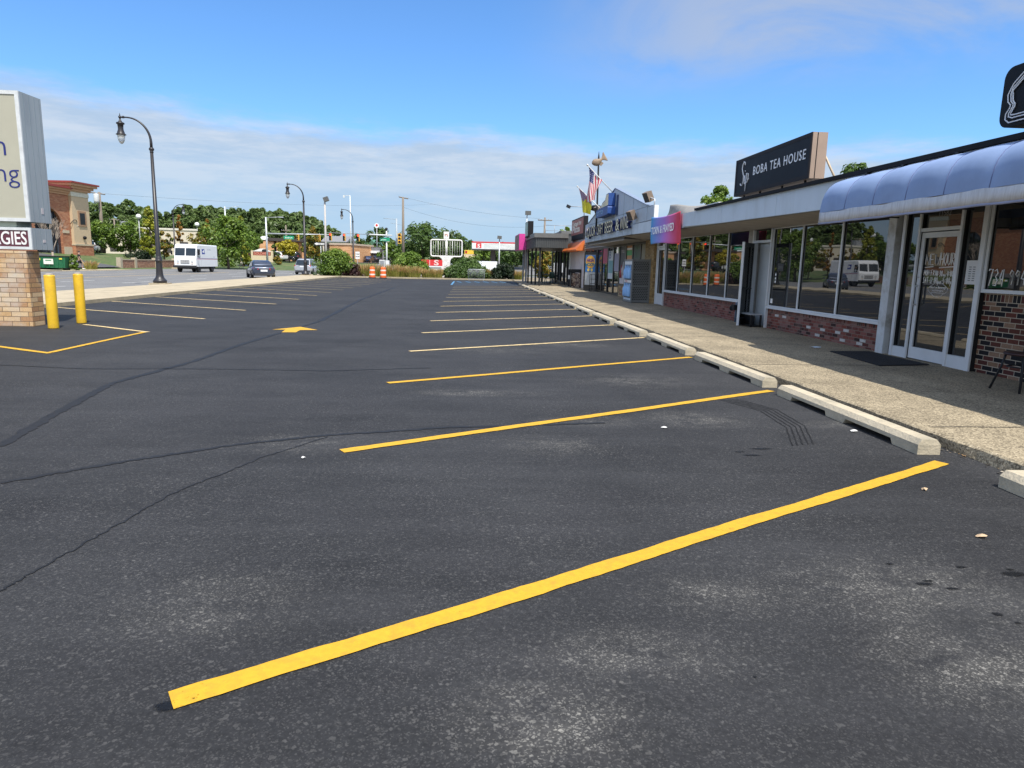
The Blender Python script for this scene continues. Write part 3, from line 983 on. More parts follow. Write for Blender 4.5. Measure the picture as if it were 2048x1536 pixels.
# second door
q = B(mWhiteAlu)
q.box((7.38, 25.86, .1), (7.52, 25.91, 2.57)); q.box((7.38, 26.92, .1), (7.52, 26.98, 2.57)); q.box((7.4, 25.91, 2.3), (7.52, 26.92, 2.35))
part(q, 'entrance_frame')
q = B(mGlass); q.box((7.447, 25.91, 2.35), (7.459, 26.92, 2.57)); part(q, 'transom')
q = B(mWhiteAlu); frame_ring(q, 25.92, 26.91, .115, 2.29, .08, 7.42, 7.5, wb=.42, wt=.09)
d2 = part(q, 'door'); d2['label'] = 'closed white framed glass door beside the tan brick pier'
q = B(mGlass); q.box((7.46, 26.0, .535), (7.47, 26.83, 2.2)); q.obj('pane', d2)
q = B(mBlackMet); q.box((7.38, 25.945, 1.05), (7.42, 25.985, 1.3)); q.obj('handle', d2)
q = B(mTanBrick); q.box((7.28, 27.0, 0), (7.64, 28.4, 2.62)); part(q, 'brick_pier')

# rounded awning: ribbed fabric shell, scalloped between ribs, with a pale valance
mFab = M('awning_fabric', (.24, .33, .52), .8, .06, 3, dirt=(.205, .28, .45), dscale=.7, spec=.25)
mVal = M('awning_valance', (.5, .5, .5), .8, .1, 9, dirt=(.36, .34, .33), dscale=3, stretch=(1, 5, .7))
mHem = M('awning_hem', (.24, .26, .36), .8)
prof = [(6.19, 3.0), (6.1, 2.985), (6.0, 2.945), (5.91, 2.875), (5.845, 2.78), (5.81, 2.68), (5.79, 2.57), (5.78, 2.465)]
q = B(mFab)
Y0, Y1, STEP = 11.28, -6.0, .75
NS = 10
cols = []
n = int((Y0 - Y1) / STEP) * NS
for i in range(n + 1):
    y = Y0 - STEP * i / NS
    t = (i % NS) / NS
    bul = .035 * math.sin(PI * t)
    ring = []
    for k, (x, z) in enumerate(prof):
        s = math.sin(PI * k / (len(prof) - 1)) 
        ring.append((x - bul * s * .9, y, z + bul * s * .5))
    cols.append(ring)
q.rings(cols, caps=False, closed=False)
q.use(mFab)
end = [(6.19, Y0, 2.28)] + [(x, Y0, z) for x, z in prof][::-1]
for e in [[(6.19, Y0, 2.47)] + [(x, Y0, z) for x, z in prof]]:
    q.face(e)
awn = part(q, 'awning', fix=False)
awn['label'] = 'rounded periwinkle blue fabric awning with pale valance'
q = B(mVal)
vr = []
for i in range(n + 1):
    y = Y0 - STEP * i / NS
    wz = .012 * math.sin(y * 5.1) + .006 * math.sin(y * 11.7)
    vr.append([(5.778, y, 2.463 + wz * .6), (5.774 + wz * .4, y, 2.375 + wz * .3), (5.772, y, 2.30 + wz * .2)])
q.rings(vr, caps=False, closed=False)
q.use(mHem)
q.rings([[(r[2][0] - .001, r[2][1], r[2][2]), (r[2][0], r[2][1], r[2][2] - .028)] for r in vr], caps=False, closed=False)
q.use(mVal); q.face([(5.775, Y0, 2.29), (5.778, Y0, 2.468), (6.19, Y0, 2.468), (6.19, Y0, 2.29)])
v = q.obj('valance', awn, fix=False); s = v.modifiers.new('thickness', 'SOLIDIFY'); s.thickness = .004
q = B(M('awning_seam', (.13, .16, .3), .8))
for i in range(NS, n, NS):
    y = Y0 - STEP * i / NS
    q.tube([(x - .002, y, z + .002) for x, z in prof], .0055, 4)
q.obj('seams', awn)
q = B(mBlackMet)
for i in range(0, n + 1, NS):
    y = Y0 - STEP * i / NS + (.02 if i == 0 else 0)
    q.tube([(6.19, y - .02, 2.3), (5.79, y - .02, 2.31)], .012, 6)
q.tube([(5.8, Y0 - .03, 2.3), (5.8, Y1, 2.3)], .014, 6)
q.obj('awning_frame', awn)
for y in (10.6, 9.7, 8.6, 7.4, 6.3):
    q = B(mBlackMet); q.box((6.12, y, 2.99), (6.19, y + .05, 3.03)); part(q, 'coping_clip')

# ---- handwriting: single-stroke letters drawn as thin paint ribbons
SF = {'N': [[(0, 0), (.05, 1), (.5, 0), (.6, 1)]], 'E': [[(.5, 1), (0, 1), (0, 0), (.5, 0)], [(0, .5), (.4, .5)]], 'W': [[(0, 1), (.15, 0), (.35, .7), (.5, 0), (.75, 1.1)]],
      'H': [[(0, 0), (.05, 1.05)], [(.5, 0), (.5, 1)], [(0, .5), (.5, .5)]], 'O': [[(.3, 1), (.05, .7), (.05, .25), (.3, 0), (.5, .3), (.5, .75), (.3, 1)]], 'U': [[(0, 1), (.03, .2), (.25, 0), (.45, .2), (.5, 1)]],
      'R': [[(0, 0), (.05, 1), (.4, .9), (.4, .6), (.05, .5), (.5, 0)]], 'S': [[(.45, .95), (.2, 1), (.05, .75), (.4, .4), (.3, .05), (0, .1)]], 'M': [[(0, 0), (.08, 1), (.3, .3), (.52, 1), (.6, 0)]],
      'F': [[(.45, 1), (0, 1), (0, 0)], [(0, .5), (.35, .5)]], 'I': [[(.1, 0), (.1, 1)]], 'A': [[(0, 0), (.25, 1), (.5, 0)], [(.1, .4), (.4, .4)]], 'T': [[(0, 1), (.5, 1)], [(.25, 1), (.25, 0)]],
      '0': [[(.25, 1), (.03, .6), (.1, .1), (.3, 0), (.45, .4), (.4, .9), (.25, 1)]], '1': [[(.1, .8), (.22, 1), (.22, 0)]], '2': [[(.03, .8), (.25, 1), (.45, .75), (0, 0), (.5, .02)]], '3': [[(0, .9), (.25, 1), (.42, .78), (.18, .55), (.45, .35), (.3, .03), (0, .05)]],
      '4': [[(.25, .95), (.05, .45), (.35, .4)], [(.42, 1), (.38, 0)]], '5': [[(.4, 1), (.08, 1), (.06, .6), (.35, .6), (.42, .25), (.2, 0), (0, .08)]], '7': [[(0, .9), (.02, 1), (.45, 1), (.15, 0)]], '8': [[(.25, .55), (.05, .8), (.25, 1), (.42, .8), (.1, .3), (.25, 0), (.42, .25), (.25, .55)]],
      '9': [[(.42, .85), (.2, 1), (.05, .72), (.22, .55), (.43, .9), (.35, 0)]], '-': [[(.05, .45), (.35, .48)]], ':': [[(.1, .3), (.1, .36)], [(.1, .65), (.1, .71)]], ' ': [],
      'a': [[(.35, .4), (.1, .35), (.08, .05), (.3, .1), (.36, .4), (.38, 0)]], 'm': [[(0, 0), (.05, .4), (.05, .25), (.2, .42), (.22, 0)], [(.22, .25), (.38, .42), (.4, 0)]], 'p': [[(0, -.35), (.05, .42), (.3, .4), (.3, .05), (.06, .05)]]}
def hand(q, s, fr, h, w, r, adv=.68, drop=0.0):
    o, u, v = (Vector(k) for k in fr)
    x = 0
    for i, ch in enumerate(s):
        for st in SF.get(ch, []):
            pts = [o + u * (x + a * w) + v * (b2 * h - drop * i) for a, b2 in st]
            q.tube(pts, r, 4)
        x += w * (adv if ch not in ':- 1I' else adv * .62)
    return x
mInk = M('white_window_paint', (.9, .9, .9), .6, .1, 20)
q = B(mInk)
hand(q, 'NEW', ((7.457, 10.9, 1.655), *YU), .17, .16, .0085, .7)
hand(q, 'HOURS', ((7.457, 10.55, 1.65), *YU), .19, .125, .0085, .68)
q.tube([(7.457, 10.9, 1.615), (7.457, 10.7, 1.627)], .008, 4); q.tube([(7.457, 10.56, 1.61), (7.457, 10.15, 1.632)], .008, 4)
hand(q, 'MON-FRI', ((7.457, 10.91, 1.485), *YU), .09, .066, .006, .74)
hand(q, '10:30am-8:00pm', ((7.457, 10.62, 1.475), *YU), .09, .05, .006, .78)
hand(q, 'SAT-12:00pm-5:00pm', ((7.457, 10.91, 1.36), *YU), .1, .063, .006, .72)
q.obj('lettering', door)
# oval frosted badge on the door
q = B(mInk)
pts = []
for k in range(41):
    a = 2 * PI * k / 40
    e = 1 + .05 * math.cos(4 * a)
    pts.append((7.457, 10.53 - .22 * e * math.cos(a) , 1.265 + .105 * e * math.sin(a) * (1.06 if abs(math.cos(a)) < .5 else .95)))
q.tube(pts, .0035, 4)
q.text('Food or Beverage', ((7.4575, 10.53, 1.285), *YU), .052, .001, align='CENTER')
q.text('must be brought in', ((7.4575, 10.53, 1.24), *YU), .034, .001, align='CENTER')
q.tube([(7.457, 10.68, 1.215), (7.457, 10.38, 1.215)], .0025, 4)
q.obj('badge', door)
q = B(M('grey_numerals', (.2, .2, .2), .6))
q.text('11582', ((7.4445, 10.72, 2.42), *YU), .12, .002)
part(q, 'house_number')
q = B(mInk)
hand(q, '734', ((7.444, 9.47, 1.36), *YU), .235, .155, .0095, .66)
hand(q, '-', ((7.444, 9.16, 1.33), *YU), .235, .12, .0115)
hand(q, '994', ((7.444, 9.09, 1.385), *YU), .2, .155, .0095, .66)
hand(q, '-', ((7.444, 8.77, 1.38), *YU), .2, .12, .0115)
q.obj('lettering', w734)
# card on the sidelight
q = B(M('card_white', (.66, .67, .68), .6, .04))
q.box((7.436, 9.71, 1.37), (7.446, 9.93, 1.72))
q.use(M('card_print', (.12, .13, .14), .7))
for k in range(7):
    for c in (0, 1):
        q.box((7.434, 9.74 + c * .08, 1.42 + k * .033), (7.488, 9.79 + c * .08, 1.432 + k * .033))
o = q.obj('notice_card'); rebase(o, (7.436, 9.82, 1.37)); tag(o, 'white printed notice card on the sidelight right of the glass door', 'notice')
# small stickers on glass
q = B(mInk); q.box((7.436, 16.42, .72), (7.442, 16.53, .83)); o = q.obj('sticker'); rebase(o, (7.436, 16.47, .72)); tag(o, 'small pinkish sticker low on the window right of the open doorway', 'sticker')
q = B(M('dark_sticker', (.03, .03, .03), .5)); q.box((7.436, 16.3, 1.2), (7.442, 16.4, 1.48)); q.use(mInk)
for z in (1.22, 1.3, 1.39): q.box((7.4345, 16.32, z), (7.436, 16.38, z + .05))
o = q.obj('sticker'); rebase(o, (7.436, 16.35, 1.2)); tag(o, 'tall dark sticker with white marks beside the open doorway', 'sticker')
q = B(M('dark_plate', (.04, .04, .04), .5)); q.box((7.436, 15.98, 1.5), (7.442, 16.28, 1.68)); q.use(M('plate_print', (.16, .16, .16), .5)); q.text('OPEN', ((7.4345, 16.25, 1.55), *YU), .1, .002, sx=.9)
o = q.obj('window_plate'); rebase(o, (7.436, 16.13, 1.5)); tag(o, 'faint dark window plate above the tall dark sticker', 'sign')

# ---- things on and in front of the row
def sign_face(q, s, org, size, depth, mat, **k):
    q.use(mat); q.text(s, (org, *YU), size, depth, **k)
# roof sign
q = B(M('bronze_sign_box', (.33, .24, .18), .5, .08, 3))
sx0 = 6.42
q.box((sx0, 13.05, 3.25), (sx0 + .085, 16.76, 4.09)); q.box((sx0 + .105, 13.05, 3.25), (sx0 + .29, 16.76, 4.09)); q.use(mBlack); q.box((sx0 + .085, 13.06, 3.26), (sx0 + .105, 16.75, 4.08))
sg = thing('roof_sign', 'long dark tea shop roof sign in a brown box reading Sip', 'sign', (sx0 + .1, 14.9, 3.1))
q.obj('sign_box', sg)
q = B(M('dark_sign_frame', (.022, .017, .017), .6, spec=.2))
frame_ring(q, 13.05, 16.76, 3.25, 4.09, .07, sx0 - .02, sx0 - .001)
q.obj('sign_frame', sg)
q = B(M('charcoal_sign_face', (.014, .016, .021), .6, .3, 2, spec=.2)); q.box((sx0 - .012, 13.12, 3.32), (sx0 - .002, 16.69, 4.02)); q.obj('sign_face', sg)
q = B(M('sign_letter_white', (.8, .82, .85), .5, .03))
q.text('BOBA TEA HOUSE', ((sx0 - .016, 15.72, 3.63), *YU), .27, .006, spacing=1.2, sx=.97, bold=.001)
def stroke(pts, r): r *= .78; q.tube([(sx0 - .02, 16.5 - a, 3.32 + b2) for a, b2 in pts], r, 6)
stroke([(.32, .6), (.3, .66), (.24, .68), (.18, .62), (.16, .54), (.2, .45), (.27, .36), (.27, .25), (.2, .15), (.12, .16), (.1, .2)], .017)
stroke([(.34, .36), (.33, .2), (.36, .16), (.4, .2)], .015)
stroke([(.355, .45), (.358, .47)], .017)
stroke([(.44, .4), (.42, .2), (.4, -.0)], .015)
stroke([(.42, .3), (.47, .4), (.53, .38), (.54, .28), (.5, .19), (.45, .2)], .015)
stroke([(.52, .22), (.58, .27)], .013)
q.obj('lettering', sg)
for y in (13.4, 14.4, 15.5, 16.4):
    q = B(mBlackMet); q.tube([(sx0 + .1, y, 3.0), (sx0 + .1, y, 3.26)], .022, 6); q.obj('leg', sg)
for y in (13.2, 16.5):
    q = B(M('pale_brace', (.5, .4, .28), .6)); q.tube([(sx0 + .29, y, 3.78), (7.05, y - .15, 3.05)], .022, 6); q.obj('brace', sg)
# black sign with neon outline, cut by the frame edge
bs = thing('roof_sign', 'black rounded roof sign with triple white neon outline at the picture edge', 'sign', (6.3, 7.2, 3.1))
def rrect(y0, y1, z0, z1, r, n=6):
    P = []
    for cy_, cz_, a0 in ((y0 + r, z0 + r, PI), (y1 - r, z0 + r, 1.5 * PI), (y1 - r, z1 - r, 0), (y0 + r, z1 - r, .5 * PI)):
        for k in range(n + 1):
            a = a0 + .5 * PI * k / n
            P.append((cy_ + r * math.cos(a), cz_ + r * math.sin(a)))
    return P
q = B(M('black_sign_panel', (.008, .009, .011), .55, spec=.2))
q.prism([(-y, z) for y, z in rrect(4.6, 8.03, 3.19, 3.86, .13)], ((6.17, 0, 0), *YU), -.32)
q.obj('sign_box', bs)
q = B(M('neon_tube_off', (.75, .77, .8), .3))
for off in (0, .045, .075):
    c = [(7.5, 3.84 - off), (7.72, 3.76 - off), (7.86, 3.66 - off), (7.925 - off, 3.55), (7.91 - off, 3.47), (7.865 - off * .9, 3.43), (7.87 - off * .9, 3.40), (7.92 - off, 3.34), (7.92 - off, 3.28 + off * .5), (7.86 - off, 3.235 + off), (7.7, 3.235 + off), (5.0, 3.235 + off)]
    q.tube([(6.155, a, z) for a, z in c], .0075, 6)
q.obj('neon_outline', bs)
q = B(M('teal_sign_mark', (.05, .3, .25), .4)); q.text('D', ((6.165, 7.66, 3.42), *YU), .3, .006); q.obj('lettering', bs)
for y in (5.5, 7.3):
    q = B(mGrey); q.box((6.3, y, 3.0), (6.36, y + .1, 3.2)); q.obj('leg', bs)

# door mat
q = B(M('black_mat', (.01, .01, .011), .95, .3, 40, bump=.5, bscale=120))
q.hexa([(6.45, 11.75, .105), (6.28, 9.95, .105), (7.22, 10.15, .105), (7.22, 11.8, .105), (6.46, 11.74, .118), (6.29, 9.97, .118), (7.21, 10.17, .118), (7.21, 11.79, .118)])
o = q.obj('door_mat'); rebase(o, (6.8, 10.9, .105)); tag(o, 'black rubber mat on the walk before the glass door', 'mat')
# chair
ch = thing('metal_chair', 'black metal chair with dark wooden seat against the dark brick wall', 'chair', (6.85, 7.95, .1), R(10))
q = B(M('dark_seat', (.035, .012, .012), .4, .2, 6)); q.lathe((0, 0, 0), [(.19, .44), (.215, .45), (.215, .468), (.2, .475)], 20); q.obj('seat', ch, local=True)
for sx_, sy_ in ((-1, -1), (-1, 1), (1, -1), (1, 1)):
    q = B(mBlackMet)
    if sx_ < 0: q.tube([(-.14, .12 * sy_, .45), (-.16, .14 * sy_, .3), (-.23, .2 * sy_, 0)], .0135, 8)
    else: q.tube([(.26, .2 * sy_, 0), (.17, .15 * sy_, .42), (.2, .16 * sy_, .62), (.24, .15 * sy_, .86)], .0135, 8)
    q.obj('leg', ch, local=True)
q = B(mBlackMet)
q.tube([(.17 * math.cos(a), .15 * math.sin(a), .3) for a in [2 * PI * k / 20 for k in range(21)]], .009, 6)
q.obj('stretcher', ch, local=True)
q = B(mBlackMet)
q.tube([(.24, .15, .86), (.25, .0, .875), (.24, -.15, .86)], .0135, 8); q.tube([(.215, .155, .7), (.24, 0, .7), (.215, -.155, .7)], .012, 8)
for y in (-.07, 0, .07): q.tube([(.235, y, .7), (.25, y, .87)], .008, 6)
q.obj('backrest', ch, local=True)
# low rack in the doorway and the standpipe beside it
lb = thing('low_bench', 'low black bench with silver top rail in the open doorway', 'bench', (7.2, 17.05, .1))
q = B(mBlackMet)
for y in (16.72, 17.42): q.box((7.06, y, .1), (7.1, y + .04, .4)); q.box((7.3, y, .1), (7.34, y + .04, .4))
q.box((7.06, 16.72, .115), (7.34, 17.46, .14)); q.obj('frame', lb)
q = B(mGalv); q.box((7.05, 16.71, .4), (7.35, 17.47, .425)); q.obj('top_rail', lb)
q = B(mBlack); q.box((7.16, 16.78, .14), (7.18, 17.4, .37)); q.obj('back_panel', lb)
um = thing('gas_riser', 'blue grey pipe with black valve against red brick by the open door', 'pipe', (7.3, 18.3, .1))
q = B(M('blue_grey_pipe', (.1, .14, .2), .5)); q.tube([(7.3, 18.3, .1), (7.3, 18.3, .62), (7.46, 18.3, .66)], .035, 8); q.obj('pipe', um)
q = B(mBlack); q.cbox((7.26, 18.3, .5), (.14, .24, .14)); q.sphere((7.22, 18.42, .47), .07); q.obj('valve', um)
# perforated cabinet with bottle panels
cb = thing('gas_cabinet', 'grey perforated metal cabinet with blue bottle panels before the tan brick pier', 'cabinet', (6.9, 28.1, .1))
mPerf = brick('perforated_sheet', [(.008, .008, .008)], (.15, .155, .15), bw=.088, bh=.066, ms=.034, rough=.5)
mCab = M('cabinet_grey', (.17, .175, .17), .5, .12, 4)
q = B(mCab)
for z0, z1 in ((.12, .2), (.74, .8), (1.3, 1.36), (1.76, 1.84)): q.box((6.52, 27.38, z0), (7.28, 28.78, z1))
for x, y in ((6.52, 27.36), (7.22, 27.36), (6.52, 28.72), (7.22, 28.72)): q.box((x - .002, y - .002, .1), (x + .062, y + .062, 1.842))
q.obj('frame', cb)
q = B(mPerf); q.box((6.54, 27.4, .2), (7.26, 27.41, 1.76)); q.box((7.25, 27.42, .2), (7.26, 28.72, 1.76)); q.obj('perforated_panel', cb)
q = B(M('bottle_panel', (.5, .58, .66), .5)); q.box((6.53, 27.43, .2), (6.54, 28.72, 1.76)); q.obj('bottle_panel', cb)
q = B(M('bottle_blue', (.22, .42, .72), .4))
q.use(M('panel_dark', (.04, .06, .1), .5))
for z in (.3, 1.02): q.box((6.526, 27.5, z - .02), (6.53, 28.65, z + .6))
q.use(MATS['bottle_blue'])
for z in (.34, 1.06):
    for k in range(4):
        y = 27.66 + .28 * k
        q.lathe((6.53, y, z), [(.09, 0), (.1, .05), (.1, .32), (.05, .42), (.035, .5), (.035, .53)], 10)
q.use(M('panel_white', (.66, .66, .66), .5)); q.box((6.524, 27.46, .9), (6.528, 28.68, 1.0)); q.box((6.524, 27.46, 1.66), (6.528, 28.68, 1.74)); q.use(M('panel_red', (.5, .05, .05), .5)); q.text('PROPANE', ((6.5225, 28.5, .92), *YU), .09, .002)
q.obj('bottles', cb)

# banner
def clothmat(name, stops, axis=0):
    m = bpy.data.materials.new(name); m.use_nodes = True
    nt = m.node_tree; b = nt.nodes['Principled BSDF']; L = nt.links.new
    uv = nd(nt, 'ShaderNodeUVMap'); sp = nd(nt, 'ShaderNodeSeparateXYZ'); L(uv.outputs[0], sp.inputs[0])
    ns = nd(nt, 'ShaderNodeTexNoise', Scale=3.0); L(uv.outputs[0], ns.inputs['Vector'])
    ad = nd(nt, 'ShaderNodeMath', operation='MULTIPLY_ADD'); L(ns.outputs['Fac'], ad.inputs[0]); ad.inputs[1].default_value = .12; L(sp.outputs[axis], ad.inputs[2])
    r = nd(nt, 'ShaderNodeValToRGB')
    while len(r.color_ramp.elements) < len(stops): r.color_ramp.elements.new(.5)
    for e, (p_, c) in zip(r.color_ramp.elements, stops): e.position = p_; e.color = (*c, 1)
    L(ad.outputs[0], r.inputs['Fac']); L(r.outputs[0], b.inputs['Base Color'])
    b.inputs['Roughness'].default_value = .8
    MATS[name] = m
    return m
def cloth(fn, nu, nv, mat, name, parent, colour=None):
    """grid of cloth, fn(u,v)->point; UVs u,v; colour(u,v)->material for printed cells"""
    q = B(mat)
    vs = [[q.bm.verts.new(fn(i / nu, j / nv)) for i in range(nu + 1)] for j in range(nv + 1)]
    ly = q.bm.loops.layers.uv.new('UVMap')
    for j in range(nv):
        for i in range(nu):
            f = q.bm.faces.new((vs[j][i], vs[j][i + 1], vs[j + 1][i + 1], vs[j + 1][i]))
            f.smooth = True
            if colour: q.use(colour((i + .5) / nu, (j + .5) / nv)); f.material_index = q.m
            for lp, (a, b2) in zip(f.loops, ((i, j), (i + 1, j), (i + 1, j + 1), (i, j + 1))): lp[ly].uv = (a / nu, b2 / nv)
    o = q.obj(name, parent, fix=False)
    return o
bn = thing('cloth_banner', 'blue to pink cloth banner hung on the fascia above the white framed door', 'banner', (6.12, 21.7, 2.3))
ban = lambda u, v: (6.13 - .035 * math.sin(9 * u + 3 * v) * v - .02 * math.sin(17 * u) * v, 23.32 - 3.22 * u + .05 * v * math.sin(2.5 * u) + (.22 * v if u < 0 else 0) - .1 * v * u + .12 * v * (1 - u) * -1, 3.19 - .06 * math.sin(PI * u) * (1 - v) - .03 * u - .9 * v + .03 * math.sin(5 * u) * v)
mBan = clothmat('banner_cloth', [(.05, (.02, .3, .58)), (.3, (.27, .27, .68)), (.55, (.4, .2, .6)), (.72, (.62, .15, .42)), (.98, (.6, .05, .09))])
cl = cloth(ban, 48, 16, mBan, 'cloth', bn); s = cl.modifiers.new('thickness', 'SOLIDIFY'); s.thickness = .004
q = B(mInk)
q.text('TORN & FRAYED', ((6.075, 23.05, 2.6), (0, -1, .012), (0, .1, 1)), .33, .004, sx=1.02, shear=.15, bold=.006)
q.obj('lettering', bn)

# ================================================================ LIQUOR STORE with gable front
gs = thing('liquor_store', 'store with tall pale gable front, posters and black framed windows', 'building', (XW, 36, 0))
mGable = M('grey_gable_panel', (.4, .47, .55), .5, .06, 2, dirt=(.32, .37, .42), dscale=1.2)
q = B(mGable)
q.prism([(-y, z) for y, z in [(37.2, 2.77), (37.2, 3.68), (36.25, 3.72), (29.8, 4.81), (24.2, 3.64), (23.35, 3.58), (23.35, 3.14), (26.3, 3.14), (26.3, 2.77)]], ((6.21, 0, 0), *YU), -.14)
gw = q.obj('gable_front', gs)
q = B(M('panel_seam', (.12, .14, .17), .7))
for y in (24.25, 26.4, 28.0, 32.4, 34.3, 36.3):
    zt = 3.66 + (4.81 - 3.66) * (1 - abs(y - 29.8) / (6.4 if y > 29.8 else 5.6)) - .03
    q.box((6.2065, y, 3.15 if y < 26.3 else 2.78), (6.21, y + .018, zt))
q.box((6.2065, 23.4, 3.60), (6.21, 24.2, 3.615)); q.box((6.2062, 24.3, 3.62), (6.2098, 36.2, 3.635))
q.obj('seams', gs)
q = B(M('blue_trim', (.2, .25, .34), .6))
for (ya, za), (yb, zb) in (((36.25, 3.72), (29.8, 4.81)), ((29.8, 4.81), (24.2, 3.64))):
    q.hexa([(6.18, ya, za), (6.4, ya, za), (6.4, yb, zb), (6.18, yb, zb), (6.18, ya, za + .035), (6.4, ya, za + .035), (6.4, yb, zb + .035), (6.18, yb, zb + .035)])
q.obj('gable_trim', gs)
q = B(mRoof)
q.box((6.36, 28.42, 2.66), (20, 37.2, 3.2)); q.box((7.42, 37.2, 2.66), (20, 44.3, 3.2))
q.obj('roof', gs)
q = B(mWhite); q.box((6.2, 23.27, 3.12), (6.34, 23.34, 3.6)); q.obj('corner_post', gs)
q = B(mSoffit); q.box((6.36, 28.42, 2.62), (7.6, 37.0, 2.655)); q.box((7.4, 37.0, 2.62), (7.6, 44.3, 2.655)); q.obj('soffit', gs)
q = B(mBody); q.box((7.62, 28.42, 0), (20, 44.25, 2.66)); q.obj('core', gs)
mLowBrick = brick('buff_brick', [(.36, .26, .13), (.3, .2, .1), (.4, .3, .17), (.3, .14, .09), (.42, .34, .2)], (.14, .11, .08), bw=.34, bh=.085, ms=.012)
q = B(mLowBrick); q.box((7.42, 28.42, 0), (7.64, 33.9, .62)); q.obj('brick_wall', gs)
q = B(mMottled); q.box((7.38, 43.95, 0), (7.66, 44.25, 3.0)); q.obj('brick_pier', gs)
mBlkFrame = M('black_window_frame', (.015, .015, .016), .4)
wb = [28.42, 29.75, 31.2, 32.5, 33.9]
gwin = []
for a, b2 in zip(wb[:-1], wb[1:]):
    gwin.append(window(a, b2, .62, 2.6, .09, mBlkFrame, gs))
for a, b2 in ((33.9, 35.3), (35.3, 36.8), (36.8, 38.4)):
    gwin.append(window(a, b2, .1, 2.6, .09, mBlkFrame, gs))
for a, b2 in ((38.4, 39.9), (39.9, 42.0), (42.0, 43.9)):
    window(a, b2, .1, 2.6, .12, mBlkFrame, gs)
# open black door carrying a drinks poster
hx, hy, fx, fy = 7.42, 39.95, 6.82, 40.72
dvec = Vector((fx - hx, fy - hy, 0)); Lh = dvec.length; du = dvec.normalized()
fr_u = -du                                       # seen from the street its right runs to the hinge
def dpt(a, z, off=0.0):
    n_ = Vector((0, 0, 1)).cross(fr_u)
    p_ = Vector((fx, fy, 0)) + fr_u * a
    nn = fr_u.cross(Vector((0, 0, 1)))
    return (p_.x + nn.x * off, p_.y + nn.y * off, z)
def dbox(q, a0, a1, z0, z1, o0, o1):
    q.hexa([dpt(a0, z0, o0), dpt(a1, z0, o0), dpt(a1, z0, o1), dpt(a0, z0, o1), dpt(a0, z1, o0), dpt(a1, z1, o0), dpt(a1, z1, o1), dpt(a0, z1, o1)])
q = B(mBlkFrame)
dbox(q, 0, .08, .12, 2.35, -.02, .02); dbox(q, Lh - .08, Lh, .12, 2.35, -.02, .02); dbox(q, .08, Lh - .08, .12, .45, -.019, .019); dbox(q, .08, Lh - .08, 2.2, 2.35, -.019, .019)
gd = q.obj('door', gs); gd['label'] = 'black framed door swung open with poster on it'
q = B(M('grey_door_pane', (.36, .38, .39), .3)); dbox(q, .08, Lh - .08, .45, 2.2, -.004, .004); q.obj('pane', gd)
po = thing('drinks_poster', 'blue drinks poster with a big orange sun on the open black door', 'poster', dpt(.5, 1.25, .02))
q = B(M('poster_blue', (.03, .16, .42), .5)); dbox(q, .1, Lh - .1, 1.2, 2.17, .006, .012); q.obj('sheet', po)
q = B(M('poster_orange', (.7, .36, .04), .5, .15, 5))
fr = (dpt(0, 0, .014), tuple(fr_u), (0, 0, 1))
cx_ = Lh / 2
q.prism([(cx_ + .36 * math.cos(a), 1.78 + .37 * math.sin(a)) for a in [2 * PI * k / 32 for k in range(32)]], fr, .002)
q.use(M('poster_yellow', (.75, .55, .12), .5))
for s in (-.13, .13): q.prism([(cx_ + s + .09 * math.cos(a), 1.32 + .09 * math.sin(a)) for a in [2 * PI * k / 20 for k in range(20)]], fr, .003)
q.obj('sun', po)
q = B()
for mt_, tx in ((M('poster_plum', (.1, .03, .16), .5), 'HIGH'), (M('poster_teal', (.02, .14, .2), .5), 'NOON')):
    q.use(mt_); q.text(tx, (dpt(cx_, 1.79 if tx == 'HIGH' else 1.55, .018), tuple(fr_u), (0, 0, 1)), .25, .004, align='CENTER', sx=1.0 if tx == 'NOON' else .92, bold=.012)
q.obj('lettering', po)
# posters behind the shop windows
def poster(y0, y1, z0, z1, mat, label, extra=None, x=7.438):
    q = B(mat); q.box((x, y0, z0), (x + .006, y1, z1))
    if extra: extra(q, x)
    o = q.obj('window_poster'); rebase(o, (x, (y0 + y1) / 2, z0))
    return tag(o, label, 'poster', 'posters in the liquor store windows')
def bottles(q, x):
    q.use(M('poster_white', (.5, .48, .5), .5)); q.box((x - .002, 32.62, .72), (x, 33.78, 1.15))
    q.lathe((x, 33.0, 1.15), [(.09, 0), (.1, .3), (.04, .45), (.035, .62)], 10); q.use(M('poster_red', (.3, .05, .06), .5)); q.lathe((x, 33.4, 1.0), [(.09, 0), (.1, .3), (.04, .45), (.035, .62)], 10)
    q.use(MATS['poster_white']); q.text('TITOS', ((x - .003, 33.6, 2.2), *YU), .2, .002, sx=1.2)
poster(32.6, 33.8, .72, 2.5, M('poster_slate', (.035, .038, .045), .5), 'tall dark poster with two bottles in the liquor store window', bottles)
def greenp(q, x):
    q.use(M('poster_leaf', (.06, .2, .09), .5))
    random.seed(5)
    for k in range(22):
        y = random.uniform(30.0, 30.9); z = random.uniform(1.9, 2.35)
        q.prism([(-y, z), (-y + .03, z), (-y + .16, z + .2)], ((x - .002, 0, 0), *YU), .002)
poster(29.85, 31.1, 1.75, 2.5, M('poster_dark_green', (.05, .07, .06), .5), 'dark green leafy poster above the perforated cabinet', greenp)
poster(28.52, 29.65, 1.6, 2.5, M('poster_tan', (.2, .18, .12), .5), 'tan and green poster in the window next to the tan brick pier', None)
